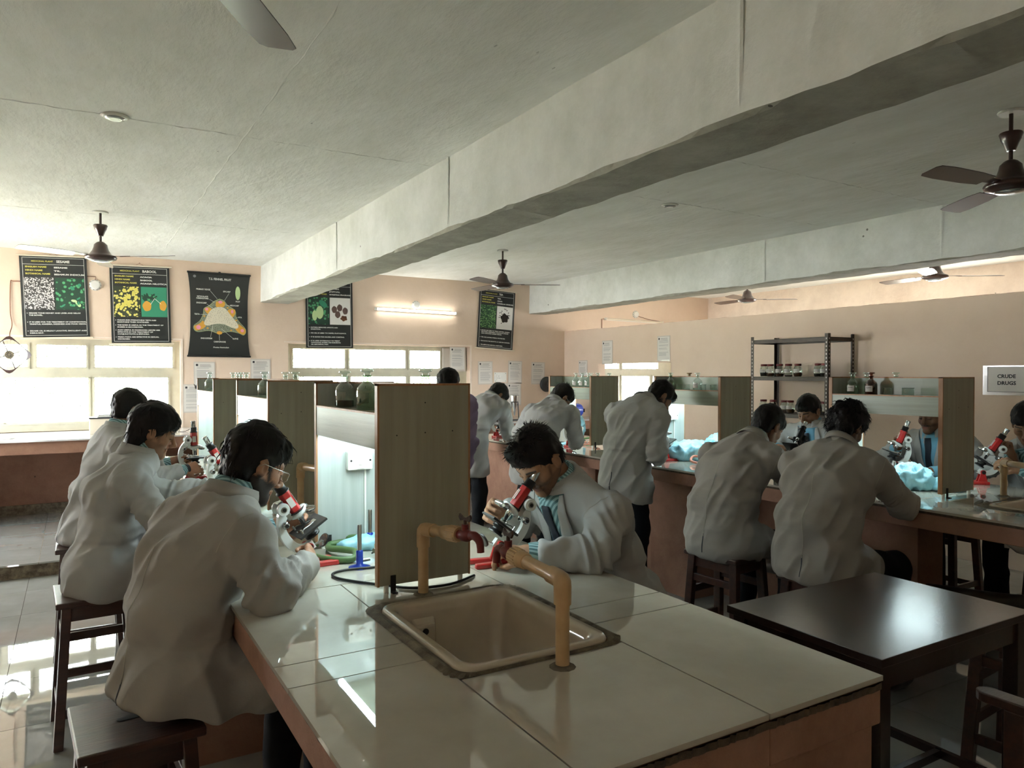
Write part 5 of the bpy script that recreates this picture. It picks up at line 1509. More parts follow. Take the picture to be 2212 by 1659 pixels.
def jar(label, loc, cont, fh, s=1.0, spin=0):
    root = thing('specimen_jar', label, 'jar', loc, spin, 'red-lidded jars on the steel rack')
    pr = [(.030, 0), (.038, .06), (.044, .30), (.044, .52), (.038, .72), (.030, .80), (.030, .84)]
    MB().lathe([(r * s, t) for r, t in pr], (0, 0, 0), (0, 0, .128 * s), 22, cap=False).build('jar_body', M['glass'], root)
    MB().lathe([(.031, 0), (.033, .1), (.033, .9), (.030, 1)], (0, 0, .107 * s), (0, 0, .128 * s), 22).build('jar_lid', M['red_dark'], root)
    MB().lathe([(.028 * s, 0), (.037 * s, .25), (.041 * s, .8), (.030 * s, 1)], (0, 0, .003), (0, 0, fh), 18).build('contents', M[cont], root)
    v = []; f = []
    for i in range(9):
        g = math.pi - R_(40) + R_(80) * i / 8 + R_(15)
        for z, r in ((.042, .0448), (.075, .0446)): v.append((r * s * math.cos(g), r * s * math.sin(g), z * s))
    for i in range(8): f.append((2 * i, 2 * i + 2, 2 * i + 3, 2 * i + 1))
    l = MB().add(v, f, True).build('paper_label', M['paper'], root)
    v = []; f = []
    for r_ in range(4):
        z = .049 + .0065 * r_; n0 = len(v)
        for i in range(7):
            g = math.pi - R_(34) + R_(68) * i / 6 * (.9 if r_ % 2 else 1) + R_(15)
            v += [(.0452 * s * math.cos(g), .0452 * s * math.sin(g), (z - .0008) * s), (.0452 * s * math.cos(g), .0452 * s * math.sin(g), (z + .0008) * s)]
        for i in range(6): f.append((n0 + 2 * i, n0 + 2 * i + 2, n0 + 2 * i + 3, n0 + 2 * i + 1))
    MB().add(v, f, True).build('printed_lines', M['ink'], l)
up = ['first from the left, dark contents', 'second from the left', 'third from the left', 'fourth from the left, nearly empty', 'fifth from the left', 'sixth from the left, beyond the gap', 'seventh, against the front post']
for y, w, c, h_ in zip((5.185, 5.105, 4.99, 4.885, 4.775, 4.545, 4.475), up, ('dark_powder', 'powder', 'powder', 'nut', 'powder', 'dark_powder', 'dark_powder'), (.05, .035, .03, .016, .04, .03, .035)):
    jar('red-lidded glass jar on the middle rack shelf, ' + w, (6.06, y, 1.518), c, h_, .98)
lo_ = ['first from the left, orange contents', 'second from the left', 'third from the left', 'fourth from the left', 'fifth, beyond the dark head', 'sixth, against the front post']
for y, w, c, h_ in zip((5.19, 5.07, 4.93, 4.86, 4.545, 4.47), lo_, ('ochre', 'powder', 'nut', 'powder', 'dark_powder', 'dark_powder'), (.05, .03, .03, .04, .02, .03)):
    jar('red-lidded glass jar on the lower rack shelf, ' + w, (6.06, y, 1.158), c, h_, .98)

# ================================================================ STOOLS, TABLE, CHAIR
def stool(label, x, y, rz, h=.60, w=.34, d=.30, group='brown wooden stools'):
    root = thing('wooden_stool', label, 'stool', (x, y, 0), rz, group)
    MB().box(-w / 2, -d / 2, h - .026, w / 2, d / 2, h).build('seat', M['wood'], root, bevel=.005)
    sl = MB().prism(rrect(-.045, .045, -.012, .012, .0115, 5), h + .0002, h + .0012)
    sl.build('hand_slot', M['black_pl'], root)
    for a, b_ in (((-1, -1), (1, -1)), ((-1, 1), (1, 1)), ((-1, -1), (-1, 1)), ((1, -1), (1, 1))):
        MB().beam((a[0] * (w / 2 - .045), a[1] * (d / 2 - .04), h - .058), (b_[0] * (w / 2 - .045), b_[1] * (d / 2 - .04), h - .058), .02, .06).build('apron', M['wood'], root, bevel=.002)
    sp_ = .035
    for sx in (-1, 1):
        for sy in (-1, 1):
            MB().beam((sx * (w / 2 - .04), sy * (d / 2 - .035), h - .027), (sx * (w / 2 - .04 + sp_), sy * (d / 2 - .035 + sp_ * .8), 0), .036, .044, (0, 1, 0)).build('leg', M['wood'], root, bevel=.003)
    def at(z):
        t = (h - z) / h * sp_; return w / 2 - .04 + t, d / 2 - .035 + t * .8
    for z, kind in ((.14, 'x'), (.20, 'x'), (.42, 'y'), (.12, 'y')):
        X_, Y_ = at(z)
        if kind == 'x':
            for sy in ((-1,) if z == .14 else (1,)): MB().beam((-X_, sy * Y_, z), (X_, sy * Y_, z), .018, .038).build('rail', M['wood'], root, bevel=.002)
            if z == .14: MB().beam((-X_, Y_, .36), (X_, Y_, .36), .018, .038).build('rail', M['wood'], root, bevel=.002)
        else:
            for sx in (-1, 1): MB().beam((sx * X_, -Y_, z + (.0 if sx > 0 else .02)), (sx * X_, Y_, z + (.0 if sx > 0 else .02)), .018, .038).build('rail', M['wood'], root, bevel=.002)
    return root
stool('nearest brown wooden stool under the student with glasses', .135, 2.262, R_(4), w=.30, d=.34)
stool('tall brown wooden stool under the long-haired student, its legs on the bright floor', .075, 3.70, R_(3), w=.32, d=.34)
stool('brown wooden stool under the farthest student on the left', .06, 4.78, R_(0), w=.32, d=.34)
stool('brown wooden stool under the spiky-haired student beyond the foreground bench', 1.83, 2.24, R_(2))
stool('brown wooden stool left of its twin at the right-hand bench', 3.03, 2.84, R_(6), h=.585, w=.30, d=.34)
stool('brown wooden stool half hidden by the low square table', 3.09, 2.27, R_(3), h=.575, w=.30, d=.34)
stool('brown wooden stool across the right bench under the blue-shirted student', 5.05, 3.72, 0)
stool('brown wooden stool across the right bench under the moustached student', 5.07, 2.80, 0)
stool('brown wooden stool at the far right under the bowl-haired student', 5.12, 2.12, 0)
stool('empty brown wooden stool in the shadow right of the square table', 3.14, 1.42, R_(5), h=.58)

t = thing('square_table', 'low dark varnished square table in the right foreground with a bright reflection', 'table', (2.33, 1.51, 0))
MB().box(-.415, -.283, .725, .415, .283, .75).build('tabletop', M['table_wood'], t, bevel=.002)
for a, b_ in (((-.38, -.25), (.38, -.25)), ((-.38, .25), (.38, .25)), ((-.38, -.25), (-.38, .25)), ((.38, -.25), (.38, .25))):
    MB().beam((*a, .685), (*b_, .685), .02, .07).build('apron', M['table_wood'], t)
for sx in (-1, 1):
    for sy in (-1, 1): MB().box(sx * .375 - .024, sy * .245 - .024, 0, sx * .375 + .024, sy * .245 + .024, .725).build('leg', M['table_wood'], t, bevel=.002)
for sx in (-1, 1): MB().beam((sx * .375, -.245, .16), (sx * .375, .245, .16), .022, .03).build('stretcher', M['table_wood'], t)
MB().beam((-.375, 0, .16), (.375, 0, .16), .022, .03).build('stretcher', M['table_wood'], t)

ch = thing('armchair', 'dark wooden armchair whose rounded arm end pokes in at the bottom right', 'chair', (2.42, .82, 0))
for sx in (-1, 1):
    ap = [(sx * .265 - .030, -.26), (sx * .265 + .030, -.26), (sx * .265 + .030, .245)] + [(sx * .265 + .030 * math.cos(R_(a)), .245 + .035 * math.sin(R_(a))) for a in range(15, 180, 15)] + [(sx * .265 - .030, .245)]
    MB().prism(ap, .645, .672).build('arm', M['wood'], ch, bevel=.004)
    MB().box(sx * .265 - .026, .15, 0, sx * .265 + .026, .20, .645).build('leg', M['wood'], ch, bevel=.003)
    MB().box(sx * .265 - .022, -.27, 0, sx * .265 + .022, -.225, .95).build('leg', M['wood'], ch, bevel=.003)
    MB().beam((sx * .265, -.25, .25), (sx * .265, .17, .25), .02, .035).build('rail', M['wood'], ch)
MB().box(-.25, -.24, .40, .25, .20, .43).build('seat', M['wood'], ch, bevel=.004)
for z in (.60, .74, .88): MB().box(-.245, -.255, z, .245, -.235, z + .06).build('back_slat', M['wood'], ch)

# ================================================================ FANS AND CEILING FITTINGS
def fan(label, x, y, zh=2.50, a0=0, spin=0):
    root = thing('ceiling_fan', label, 'fan', (x, y, CZ), 0, 'brown three-blade ceiling fans')
    top = 0; hz = zh - CZ
    MB().lathe([(.055, 0), (.060, .3), (.055, 1)], (0, 0, 0), (0, 0, -.012), 26).build('ceiling_rose', M['white_pl'], root)
    MB().cyl((0, 0, -.01), (0, 0, hz + .10), .0095, n=12).build('down_rod', M['fan'], root)
    MB().lathe([(.048, 0), (.052, .08), (.045, .3), (.045, .36), (.034, .6), (.020, 1)], (0, 0, -.105), (0, 0, -.195), 24).build('canopy', M['fan'], root)
    MB().lathe([(.018, 0), (.030, .04), (.048, .16), (.052, .30), (.060, .45), (.075, .60), (.080, .66), (.110, .72), (.118, .80), (.112, .90), (.070, 1)], (0, 0, hz + .10), (0, 0, hz - .055), 32).build('motor_housing', M['fan'], root)
    MB().lathe([(.070, 0), (.062, .6), (.02, 1)], (0, 0, hz - .052), (0, 0, hz - .066), 28).build('bottom_cover', M['chrome'], root)
    for k in range(3):
        a = a0 + k * 2 * math.pi / 3; rx = Matrix.Rotation(a, 4, 'Z') @ Matrix.Rotation(R_(10), 4, 'X')
        L = [(.19, -.050), (.30, -.062), (.50, -.066), (.585, -.060), (.60, -.045), (.605, .03), (.59, .05), (.50, .058), (.30, .056), (.19, .046)]
        b_ = MB().prism(L, -.0015, .0015, Matrix.Translation((0, 0, hz - .02)) @ rx).build('blade', M['fan'], root)
        MB().prism([(.09, -.018), (.20, -.028), (.23, -.030), (.23, .028), (.20, .026), (.09, .018)], .0016, .005, Matrix.Translation((0, 0, hz - .02)) @ rx).build('blade_bracket', M['fan'], b_)
    return root
fan('ceiling fan over the three students at the left, before the sesame chart', .18, 6.78, 2.50, R_(-35))
fan('ceiling fan in the middle bay near the tea chart', 3.86, 6.72, 2.50, R_(-28))
fan('ceiling fan at the upper right edge, closest to the camera in the middle bay', 3.99, 1.90, 2.50, R_(175))
fan('ceiling fan above the partition nearer the far wall', 7.28, 6.50, 2.50, R_(82))
fan('ceiling fan above the partition nearer the camera', 7.10, 4.04, 2.50, R_(82))
fan('ceiling fan overhead whose blade dips in at the top left', .18, 1.68, 2.50, R_(57))
def rosette(label, x, y):
    root = thing('ceiling_light', label, 'light', (x, y, CZ), 0)
    MB().lathe([(.062, 0), (.066, .3), (.052, 1)], (0, 0, 0), (0, 0, -.012), 30).build('trim_ring', M['white_pl'], root)
    MB().lathe([(.046, 0), (.044, .5), (.030, 1)], (0, 0, -.012), (0, 0, -.020), 26).build('inner_ring', M['steel'], root)
    MB().cyl((0, 0, -.0205), (0, 0, -.016), .026, n=20).build('lens', M['white_pl'], root)
rosette('round unlit ceiling fitting in the left bay above the near students', .18, 4.23)
rosette('round unlit ceiling fitting in the middle bay', 3.93, 4.27)

# wall exhaust fan by the left window
ef = thing('wall_fan', 'round-guarded wall fan hanging before the far-left window', 'fan', (-.575, 9.0, 1.735))
g = MB()
ring = [(.150 * math.cos(a) * (1 + .07 * math.cos(4 * (a - R_(45) + R_(45)))), 0, .150 * math.sin(a) * (1 + .07 * math.cos(4 * a))) for a in [2 * math.pi * k / 48 for k in range(49)]]
n_ = len(ring); v = []; f = []
for i, p in enumerate(ring):
    s_ = 1 + .20 * abs(math.cos(2 * (2 * math.pi * i / 48))) ** 6
    v += [(p[0] * .97, -.012, p[2] * .97), (p[0] * (1.02 + .16 * abs(math.cos(2 * 2 * math.pi * i / 48)) ** 8), -.012, p[2] * (1.02 + .16 * abs(math.cos(2 * 2 * math.pi * i / 48)) ** 8)), (p[0] * .97, .05, p[2] * .97)]
for i in range(n_ - 1): f += [(3 * i, 3 * i + 1, 3 * i + 4, 3 * i + 3), (3 * i, 3 * i + 3, 3 * i + 5, 3 * i + 2)]
o = g.add(v, f).build('guard_ring', M['fan'], ef); o.modifiers.new('s', 'SOLIDIFY').thickness = .004
for k in range(4):
    a = R_(20 + 90 * k); MB().beam((.03 * math.cos(a), -.01, .03 * math.sin(a)), (.148 * math.cos(a), -.01, .148 * math.sin(a)), .008, .014, (0, 1, 0)).build('guard_arm', M['fan'], ef)
MB().lathe([(.036, 0), (.042, .4), (.036, 1)], (0, .04, 0), (0, -.028, 0), 24).build('motor', M['cement'], ef)
for k in range(8):
    a = R_(45 * k); MB().beam((.010 * math.cos(a), -.0285, .010 * math.sin(a)), (.028 * math.cos(a), -.0285, .028 * math.sin(a)), .006, .002, (0, 1, 0)).build('vent_slot', M['black_pl'], ef)
w = MB()
for k in range(28):
    a = 2 * math.pi * k / 28; w.tube([(.040 * math.cos(a), .0, .040 * math.sin(a)), (.146 * math.cos(a + .12), .012, .146 * math.sin(a + .12))], .0008, 4)
o = w.build('guard_wire', M['grille'], ef); o['kind'] = 'stuff'
cd = MB().tube(spline([(-.42, 9.19, 2.50), (-.545, 9.19, 2.50), (-.57, 9.19, 2.48), (-.575, 9.185, 2.2), (-.56, 9.18, 2.05), (-.575, 9.1, 1.95), (-.56, 9.02, 1.885)], 5), .005, 6).build('hanging_cable', M['cord'])
tag(cd, 'brown cable running down from behind the sesame chart to the wall fan', 'cable')

def rose(label, x, z, pts):
    root = thing('junction_rose', label, 'junction box', (x, YF, z))
    MB().lathe([(.060, 0), (.060, .2), (.050, .3), (.048, .9), (.040, 1)], (0, 0, 0), (0, -.035, 0), 24).build('rose_base', M['white_pl'], root)
    for k in range(10):
        a = R_(36 * k); MB().box(.052 * math.cos(a) - .006, -.012, .052 * math.sin(a) - .006, .052 * math.cos(a) + .006, 0, .052 * math.sin(a) + .006).build('rim_lug', M['steel'], root)
    MB().tube([(p[0] - x, -.008, p[1] - z) for p in pts], .0045, 6).build('cable', M['cord'], root)
rose('white junction rose between the sesame and babool charts', .19, 2.505, [(.10, 2.60), (.10, 2.595), (.195, 2.595), (.19, 2.55)])
rose('white junction rose above the lit wall tube', 3.94, 2.465, [(3.94, 2.42), (3.945, 2.39)])
rose('white junction rose above the unlit tube over the partition', 7.74, 2.50, [(7.76, 2.48), (8.0, 2.43), (8.28, 2.40)])
def wall_tube(label, x0, z0, x1, z1, lit):
    root = thing('tube_light_fitting', label, 'light', (x0, YF - .02, z0))
    d = Vector((x1 - x0, 0, z1 - z0))
    MB().beam((0, .01, 0), d + Vector((0, .01, 0)), .03, .036).build('batten', M['white_pl'], root)
    MB().tube([d * .015 + Vector((0, -.022, 0)), d * .985 + Vector((0, -.022, 0))], .014, 14).build('tube', M['led2'] if lit else M['rod'], root)
    for t_ in (.005, .985):
        MB().beam(d * t_ + Vector((0, -.01, 0)), d * (t_ + .012) + Vector((0, -.01, 0)), .05, .034).build('end_cap', M['white_pl'], root)
    return root
wall_tube('lit white tube light on the far wall under the middle bay', 3.36, 2.392, 4.53, 2.378, True)
wall_tube('unlit tube light high on the far wall behind the partition', 7.11, 2.405, 8.29, 2.385, False)
o = MB().tube([(7.06, 9.19, 2.16), (7.06, 9.19, 2.40), (7.12, 9.19, 2.405), (8.0, 9.185, 2.385)], .005, 6).build('surface_cable', M['cord']); tag(o, 'thin cable rising from the partition top to the unlit tube', 'cable')

# ================================================================ CHARTS
def text(s, parent, m, x, z, size, width=None, bold=.0, y=-.003, align='LEFT', shear=0):
    c = bpy.data.curves.new('lettering', 'FONT'); c.body = s; c.size = size; c.align_x = align; c.align_y = 'CENTER'; c.offset = bold; c.shear = shear
    c.extrude = .0004; c.resolution_u = 2; c.materials.append(M[m])
    o = bpy.data.objects.new('lettering', c); COL.objects.link(o); o.parent = parent
    o.location = (x, y, z); o.rotation_euler = (R90, 0, 0)
    if width: FIT.append((o, width))
    return o
FIT = []
def rect(name, parent, m, x0, z0, x1, z1, y0=-.002, y1=-.0012):
    return MB().box(x0, y0, z0, x1, y1, z1).build(name, M[m] if isinstance(m, str) else m, parent)
def chart(label, cx, cz, w, h, rot, title, names, pics, bullets, group='medicinal plant charts'):
    root = thing('wall_chart', label, 'chart', (cx, YF - .018, cz), 0, group, rot=(0, rot, 0))
    # cloth with a slight waviness
    v = []; f = []; nx, nz = 8, 14
    for j in range(nz + 1):
        for i in range(nx + 1):
            x = -w / 2 + w * i / nx; z = -h / 2 + h * j / nz
            v.append((x, .004 * math.sin(3.1 * i / nx + j * .35) * (1 - (2 * j / nz - 1) ** 4) + .004, z))
    for j in range(nz):
        for i in range(nx): a = j * (nx + 1) + i; f.append((a, a + 1, a + nx + 2, a + nx + 1))
    MB().box(-w / 2, .0, -h / 2, w / 2, .003, h / 2).build('cloth', M['poster'], root)
    for z in (-h / 2 - .004, h / 2 + .004): MB().cyl((-w / 2 - .026, 0, z), (w / 2 + .026, 0, z), .009, n=12).build('hanging_rod', M['rod'], root)
    MB().tube([(-.04, 0, h / 2 + .01), (0, .004, h / 2 + .036), (.04, 0, h / 2 + .01)], .0015, 5).build('hanging_string', M['cord'], root)
    MB().cyl((0, .014, h / 2 + .036), (0, -.004, h / 2 + .036), .004, n=8).build('nail', M['cord'], root)
    X = lambda t_: -w / 2 + w * t_; Z = lambda t_: h / 2 - h * t_
    t2 = .0035
    for q in ((X(.04), Z(.025), X(.96), Z(.025) + t2), (X(.04), Z(.975), X(.96), Z(.975) + t2), (X(.04), Z(.975), X(.04) + t2, Z(.025)), (X(.96) - t2, Z(.975), X(.96), Z(.025)), (X(.04), Z(.105), X(.96), Z(.105) + t2)):
        rect('printed_border', root, 'print_w', *q)
    text('MEDICINAL PLANT', root, 'print_y', X(.17), Z(.066), .020, w * .32, .0004)
    text(title, root, 'print_w', X(.54), Z(.066), .036, None, .0012)
    for k, (a, b_) in enumerate(zip(('ENGLISH NAME', 'HINDI NAME', 'BOTANICAL NAME'), names)):
        z = Z(.135 + .042 * k)
        text(a, root, 'print_y', X(.08), z, .022, w * (.31, .25, .36)[k], .0007)
        text(b_, root, 'print_w', X(.50), z - .004, .021, w * min(.455, .034 * len(b_)), .0009)
    for bx, nm in ((.055, 0), (.50, 1)):
        x0, x1 = X(.055 if nm == 0 else .505), X(.485 if nm == 0 else .945); z0, z1 = Z(.655), Z(.265)
        pics[nm](root, x0, z0, x1, z1)
    z = .70; n = sum(len(b_) for b_ in bullets); gap = (.27 - .026 * n) / max(1, len(bullets) - 1) if len(bullets) > 1 else 0
    for b_ in bullets:
        MB().cyl((X(.075), -.0035, Z(z)), (X(.075), -.002, Z(z)), .004, n=8).build('bullet', M['print_w'], root)
        for ln in b_:
            text(ln, root, 'print_w', X(.10), Z(z), .0165, w * min(.85, .0203 * len(ln)), .0006); z += .026
        z += gap
    return root
def pic(m):
    def f(root, x0, z0, x1, z1): rect('printed_picture', root, m, x0, z0, x1, z1)
    return f
def blob(root, m, cx, cz, rx, rz, y=-.0032, n=18, a=0, wob=.0, name='printed_shape'):
    pts = []
    for k in range(n):
        g = 2 * math.pi * k / n; r = 1 + wob * math.sin(5 * g + cx * 90)
        x, z = rx * r * math.cos(g), rz * r * math.sin(g)
        pts.append((cx + x * math.cos(a) - z * math.sin(a), cz + x * math.sin(a) + z * math.cos(a)))
    v = [(x, y, z) for x, z in pts] + [(x, -.0012, z) for x, z in pts]
    f = [tuple(range(n))[::-1]] + [(i, (i + 1) % n, n + (i + 1) % n, n + i) for i in range(n)]
    return MB().add(v, f).build(name, M[m], root)
def pic_leaves(root, x0, z0, x1, z1):
    rect('printed_picture', root, 'leaves', x0, z0, x1, z1); r = random.Random(5); W2 = x1 - x0; H2 = z1 - z0
    for k in range(9): blob(root, ('teal_print', 'pale_green', 'teal_print')[k % 3], x0 + W2 * r.uniform(.15, .85), z0 + H2 * r.uniform(.12, .88), W2 * r.uniform(.05, .11), H2 * r.uniform(.02, .05), y=-.0026 - .0001 * k, a=r.uniform(0, 3), n=12)
def pic_babool_a(root, x0, z0, x1, z1):
    rect('printed_picture', root, 'blossom', x0, z0, x1, z1); r = random.Random(2); W2 = x1 - x0; H2 = z1 - z0
    for k in range(16): blob(root, 'print_y', x0 + W2 * r.uniform(.1, .9), z0 + H2 * r.uniform(.3, .93), W2 * .075, H2 * .065, y=-.0026 - .0001 * k, wob=.1)
def pic_babool_b(root, x0, z0, x1, z1):
    rect('printed_picture', root, 'teal_print', x0, z0, x1, z1); W2 = x1 - x0; H2 = z1 - z0
    for k in range(7): blob(root, 'leaves', x0 + W2 * (.10 + .07 * k), z0 + H2 * (.62 + .03 * (k % 3)), W2 * .05, H2 * .12, a=.5 - .2 * k, y=-.0026 - .0001 * k)
    blob(root, 'ochre', x0 + W2 * .22, z0 + H2 * .36, W2 * .17, H2 * .17, wob=.05); blob(root, 'ochre', x0 + W2 * .84, z0 + H2 * .38, W2 * .14, H2 * .17, wob=.05)
    MB().beam((x0 + W2 * .36, -.0033, z0 + H2 * .42), (x0 + W2 * .52, -.0033, z0 + H2 * .62), .004, .0008, (0, 1, 0)).build('printed_shape', M['print_w'], root)
    MB().beam((x0 + W2 * .76, -.0033, z0 + H2 * .44), (x0 + W2 * .52, -.0033, z0 + H2 * .62), .004, .0008, (0, 1, 0)).build('printed_shape', M['print_w'], root)
def pic_nut_a(root, x0, z0, x1, z1):
    rect('printed_picture', root, 'leaves', x0, z0, x1, z1); W2 = x1 - x0; H2 = z1 - z0
    blob(root, 'teal_print', x0 + W2 * .72, z0 + H2 * .76, W2 * .24, H2 * .10, a=-.7, y=-.0028)
    blob(root, 'pale_green', x0 + W2 * .30, z0 + H2 * .32, W2 * .12, H2 * .19); blob(root, 'pale_green', x0 + W2 * .55, z0 + H2 * .44, W2 * .18, H2 * .24, y=-.0034)
def pic_nut_b(root, x0, z0, x1, z1):
    rect('printed_picture', root, 'print_w', x0, z0, x1, z1); W2 = x1 - x0; H2 = z1 - z0
    for k, (a, b_) in enumerate(((.22, .56), (.48, .63), (.75, .52), (.38, .38))): blob(root, 'nut', x0 + W2 * a, z0 + H2 * b_, W2 * .13, H2 * .13, y=-.0028 - .0002 * k, wob=.04)
    blob(root, 'powder', x0 + W2 * .68, z0 + H2 * .24, W2 * .16, H2 * .10, wob=.15)
def pic_tea(root, x0, z0, x1, z1):
    rect('printed_picture', root, 'print_w', x0, z0, x1, z1); W2 = x1 - x0; H2 = z1 - z0; r = random.Random(8)
    blob(root, 'dark_powder', x0 + W2 * .5, z0 + H2 * .5, W2 * .24, H2 * .20, wob=.15, name='printed_shape')
    for k in range(16):
        a = r.uniform(0, 6.28); d = r.uniform(.22, .40); blob(root, 'dark_powder', x0 + W2 * (.5 + d * math.cos(a)), z0 + H2 * (.5 + d * math.sin(a)), W2 * .045, H2 * .018, a=a, n=8, y=-.0028)
chart('black sesame chart at the far left with seed and leaf pictures', -.178, 2.355, .605, .855, R_(-2.2), 'SESAME', ('SESAME', 'TIL', 'SESAMUM INDICUM'), (pic('seeds'), pic_leaves),
      (('SESAME TONE KIDNEY AND LIVER AND RELAX', 'THE BOWEL.'), ('IT IS USED FOR THE TREATMENT OF CONSTIPATION,', 'TINNITUS, ANAEMIA, DIZZINESS AND POOR VISION.'), ('SESAME OIL IS MILDLY LAXATIVE, EMOLLIENT AND', 'DEMULCENT.')))
chart('black babool chart with yellow blossom pictures, right of the sesame chart', .632, 2.310, .595, .855, R_(-1.3), 'BABOOL', ('ACACIA', 'BABOOL', 'ACACIA NILOTICA'), (pic_babool_a, pic_babool_b),
      (('CLEANS AND STRENGTHENS TEETH AND', 'MAINTAINS THEIR WHITENESS.'), ('THE BARK IS USEFUL IN THE TREATMENT OF', 'ECZEMA & LEUCORRHOEA.'), ('ALSO USEFUL IN DIARRHOEA LEAVES ARE', 'EFFECTIVE IN THE TREATMENT OF', 'CONJUNCTIVITIS & EPIPHORA.'), ('FRESH PODS ARE EFFECTIVE IN SEXUAL', 'DISORDERS.')))
chart('black nutmeg chart whose top is hidden by the big beam', 2.76, 2.30, .60, .87, R_(-.6), 'NUTMEG', ('NUTMEG', 'JAIPHAL', 'MYRISTICA FRAGRANS'), (pic_nut_a, pic_nut_b),
      (('NUTMEG IMPROVES APPETITE AND', 'DIGESTION.'), ('ITS OIL IS USED TO DISPEL FLATULENCE.',), ('IT IS GOOD FOR NAUSEA AND VOMITING.',), ('IT IS USED EXTERNALLY TO TREAT', 'TOOTHACHE, ECZEMA AND RHEUMATIC', 'OR ABDOMINAL PAIN.')))
chart('tilted black tea chart in the middle bay', 5.17, 2.318, .585, .835, R_(3.4), 'TEA', ('TEA', 'CHAI', 'CAMELLIA SINENSIS'), (pic('bushes'), pic_tea),
      (('LEAVES ARE USED TO TREAT ASTHMA, ANGINA', 'PECTORIS, PERIPHERAL VASCULAR DISEASE', 'AND CORONARY ARTERY DISEASE.'), ('TEA HAS ANTIBACTERIAL PROPERTIES.',), ('TEA SLOWS THE GROWTH OF CERTAIN CANCERS.',), ('TEA IMPROVES MENTAL ALERTNESS.',)))
# fennel chart
fc = thing('wall_chart', 'black chart of a fennel fruit cross-section beside the big beam', 'chart', (1.455, YF - .018, 2.232), 0, rot=(0, R_(.2), 0))
w, h = .70, .965
v = []; f = []; nn = 16
for i in range(nn + 1):
    t_ = i / nn; k_ = w / 2 - .035 - .0 + .030 * abs(2 * t_ - 1) ** 3; z = -h / 2 + h * t_
    v += [(-k_, 0, z), (k_, 0, z)]
for i in range(nn): f.append((2 * i, 2 * i + 1, 2 * i + 3, 2 * i + 2))
o = MB().add(v, f).build('cloth', M['poster'], fc); o.modifiers.new('s', 'SOLIDIFY').thickness = .002
for z in (-h / 2, h / 2): MB().cyl((-w / 2, 0, z), (w / 2, 0, z), .011, n=12).build('hanging_rod', M['black_pl'], fc)
MB().box(-.012, -.01, h / 2, .012, .004, h / 2 + .02).build('hanger', M['black_pl'], fc)
fx = lambda px: (px - 660) / 1100 * w; fz = lambda py: h / 2 - (py - 185) / 1345 * h
def shape(pts, m, y, name='printed_shape'):
    P_ = spline([(fx(a), 0, fz(b_)) for a, b_ in pts + pts[:1]], 4)[:-1]
    c = sum((q for q in P_), Vector()) / len(P_); n = len(P_)
    vv = [(q.x, y, q.z) for q in P_] + [(c.x, y, c.z)]
    MB().add(vv, [((i + 1) % n, i, n) for i in range(n)]).build(name, M[m], fc)
out_ = [(660, 592), (740, 620), (800, 690), (900, 745), (945, 800), (950, 870), (1010, 960), (1110, 1060), (1125, 1130), (1080, 1180), (1000, 1150), (850, 1125), (700, 1150), (620, 1160), (480, 1120), (300, 1145), (225, 1110), (220, 1040), (320, 960), (375, 850), (390, 760), (480, 710), (560, 640)]
shape(out_, 'olive_print', -.0028)
cxo, cyo = 665, 930
shape([(cxo + (a - cxo) * .965, cyo + (b_ - cyo) * .955) for a, b_ in out_], 'cells2', -.0032)
for q in ([(600, 640), (740, 640), (745, 710), (660, 740), (595, 715)], [(400, 760), (480, 740), (540, 790), (470, 850), (410, 800)], [(930, 760), (850, 750), (800, 790), (880, 890), (935, 820)], [(225, 1050), (330, 1000), (370, 960), (425, 1020), (380, 1085), (260, 1120)], [(1115, 1080), (1000, 1000), (930, 1030), (960, 1110), (1060, 1165), (1115, 1140)]):
    shape(q, 'ochre', -.0036)
for a, b_, rx, ry in ((675, 648, 36, 24), (440, 772, 24, 22), (880, 795, 22, 30), (300, 1068, 38, 34), (1058, 1102, 30, 26)): blob(fc, 'pink_print', fx(a), fz(b_), rx / 1100 * w, ry / 1345 * h, y=-.0040)
shape([(670, 725), (760, 750), (860, 860), (980, 1000), (975, 1065), (880, 1060), (740, 1010), (600, 1005), (460, 1035), (395, 1000), (480, 820), (570, 745)], 'cells', -.0044)
blob(fc, 'ochre', fx(658), fz(1148), 48 / 1100 * w, 28 / 1345 * h, y=-.0046)
for a, b_ in ((400, 885), (950, 935), (455, 1078), (860, 1103), (800, 735)): blob(fc, 'ochre', fx(a), fz(b_), 18 / 1100 * w, 12 / 1345 * h, y=-.0042)
blob(fc, 'pale_green', fx(980), fz(488), 44 / 1100 * w, 112 / 1345 * h, y=-.003)
for (s_, px, py, wd) in (('T.S. FENNEL FRUIT', 475, 280, 390), ('PRIMARY RIDGE', 262, 456, 236), ('EPICARP', 722, 474, 126), ('RETICULATE', 275, 572, 186), ('PARENCHYMA', 264, 602, 208), ('ENDOCARP', 266, 674, 170), ('MESOCARP', 842, 696, 154), ('TESTA', 230, 858, 90), ('VITTA', 985, 886, 66), ('FRUIT', 940, 628, 78), ('ENDOSPERM', 338, 1244, 190), ('RAPHE', 888, 1240, 96), ('CARPOPHORE', 560, 1296, 206), ('Fructus foeniculum', 548, 1386, 272)):
    text(s_, fc, 'print_w', fx(px), fz(py), .034 if 'T.S' in s_ else .024, wd / 1100 * w, .0009 if 'T.S' in s_ else .0004, shear=.3 if 'Fr' == s_[:2] and s_ != 'FRUIT' and 'uctus' in s_ else 0)
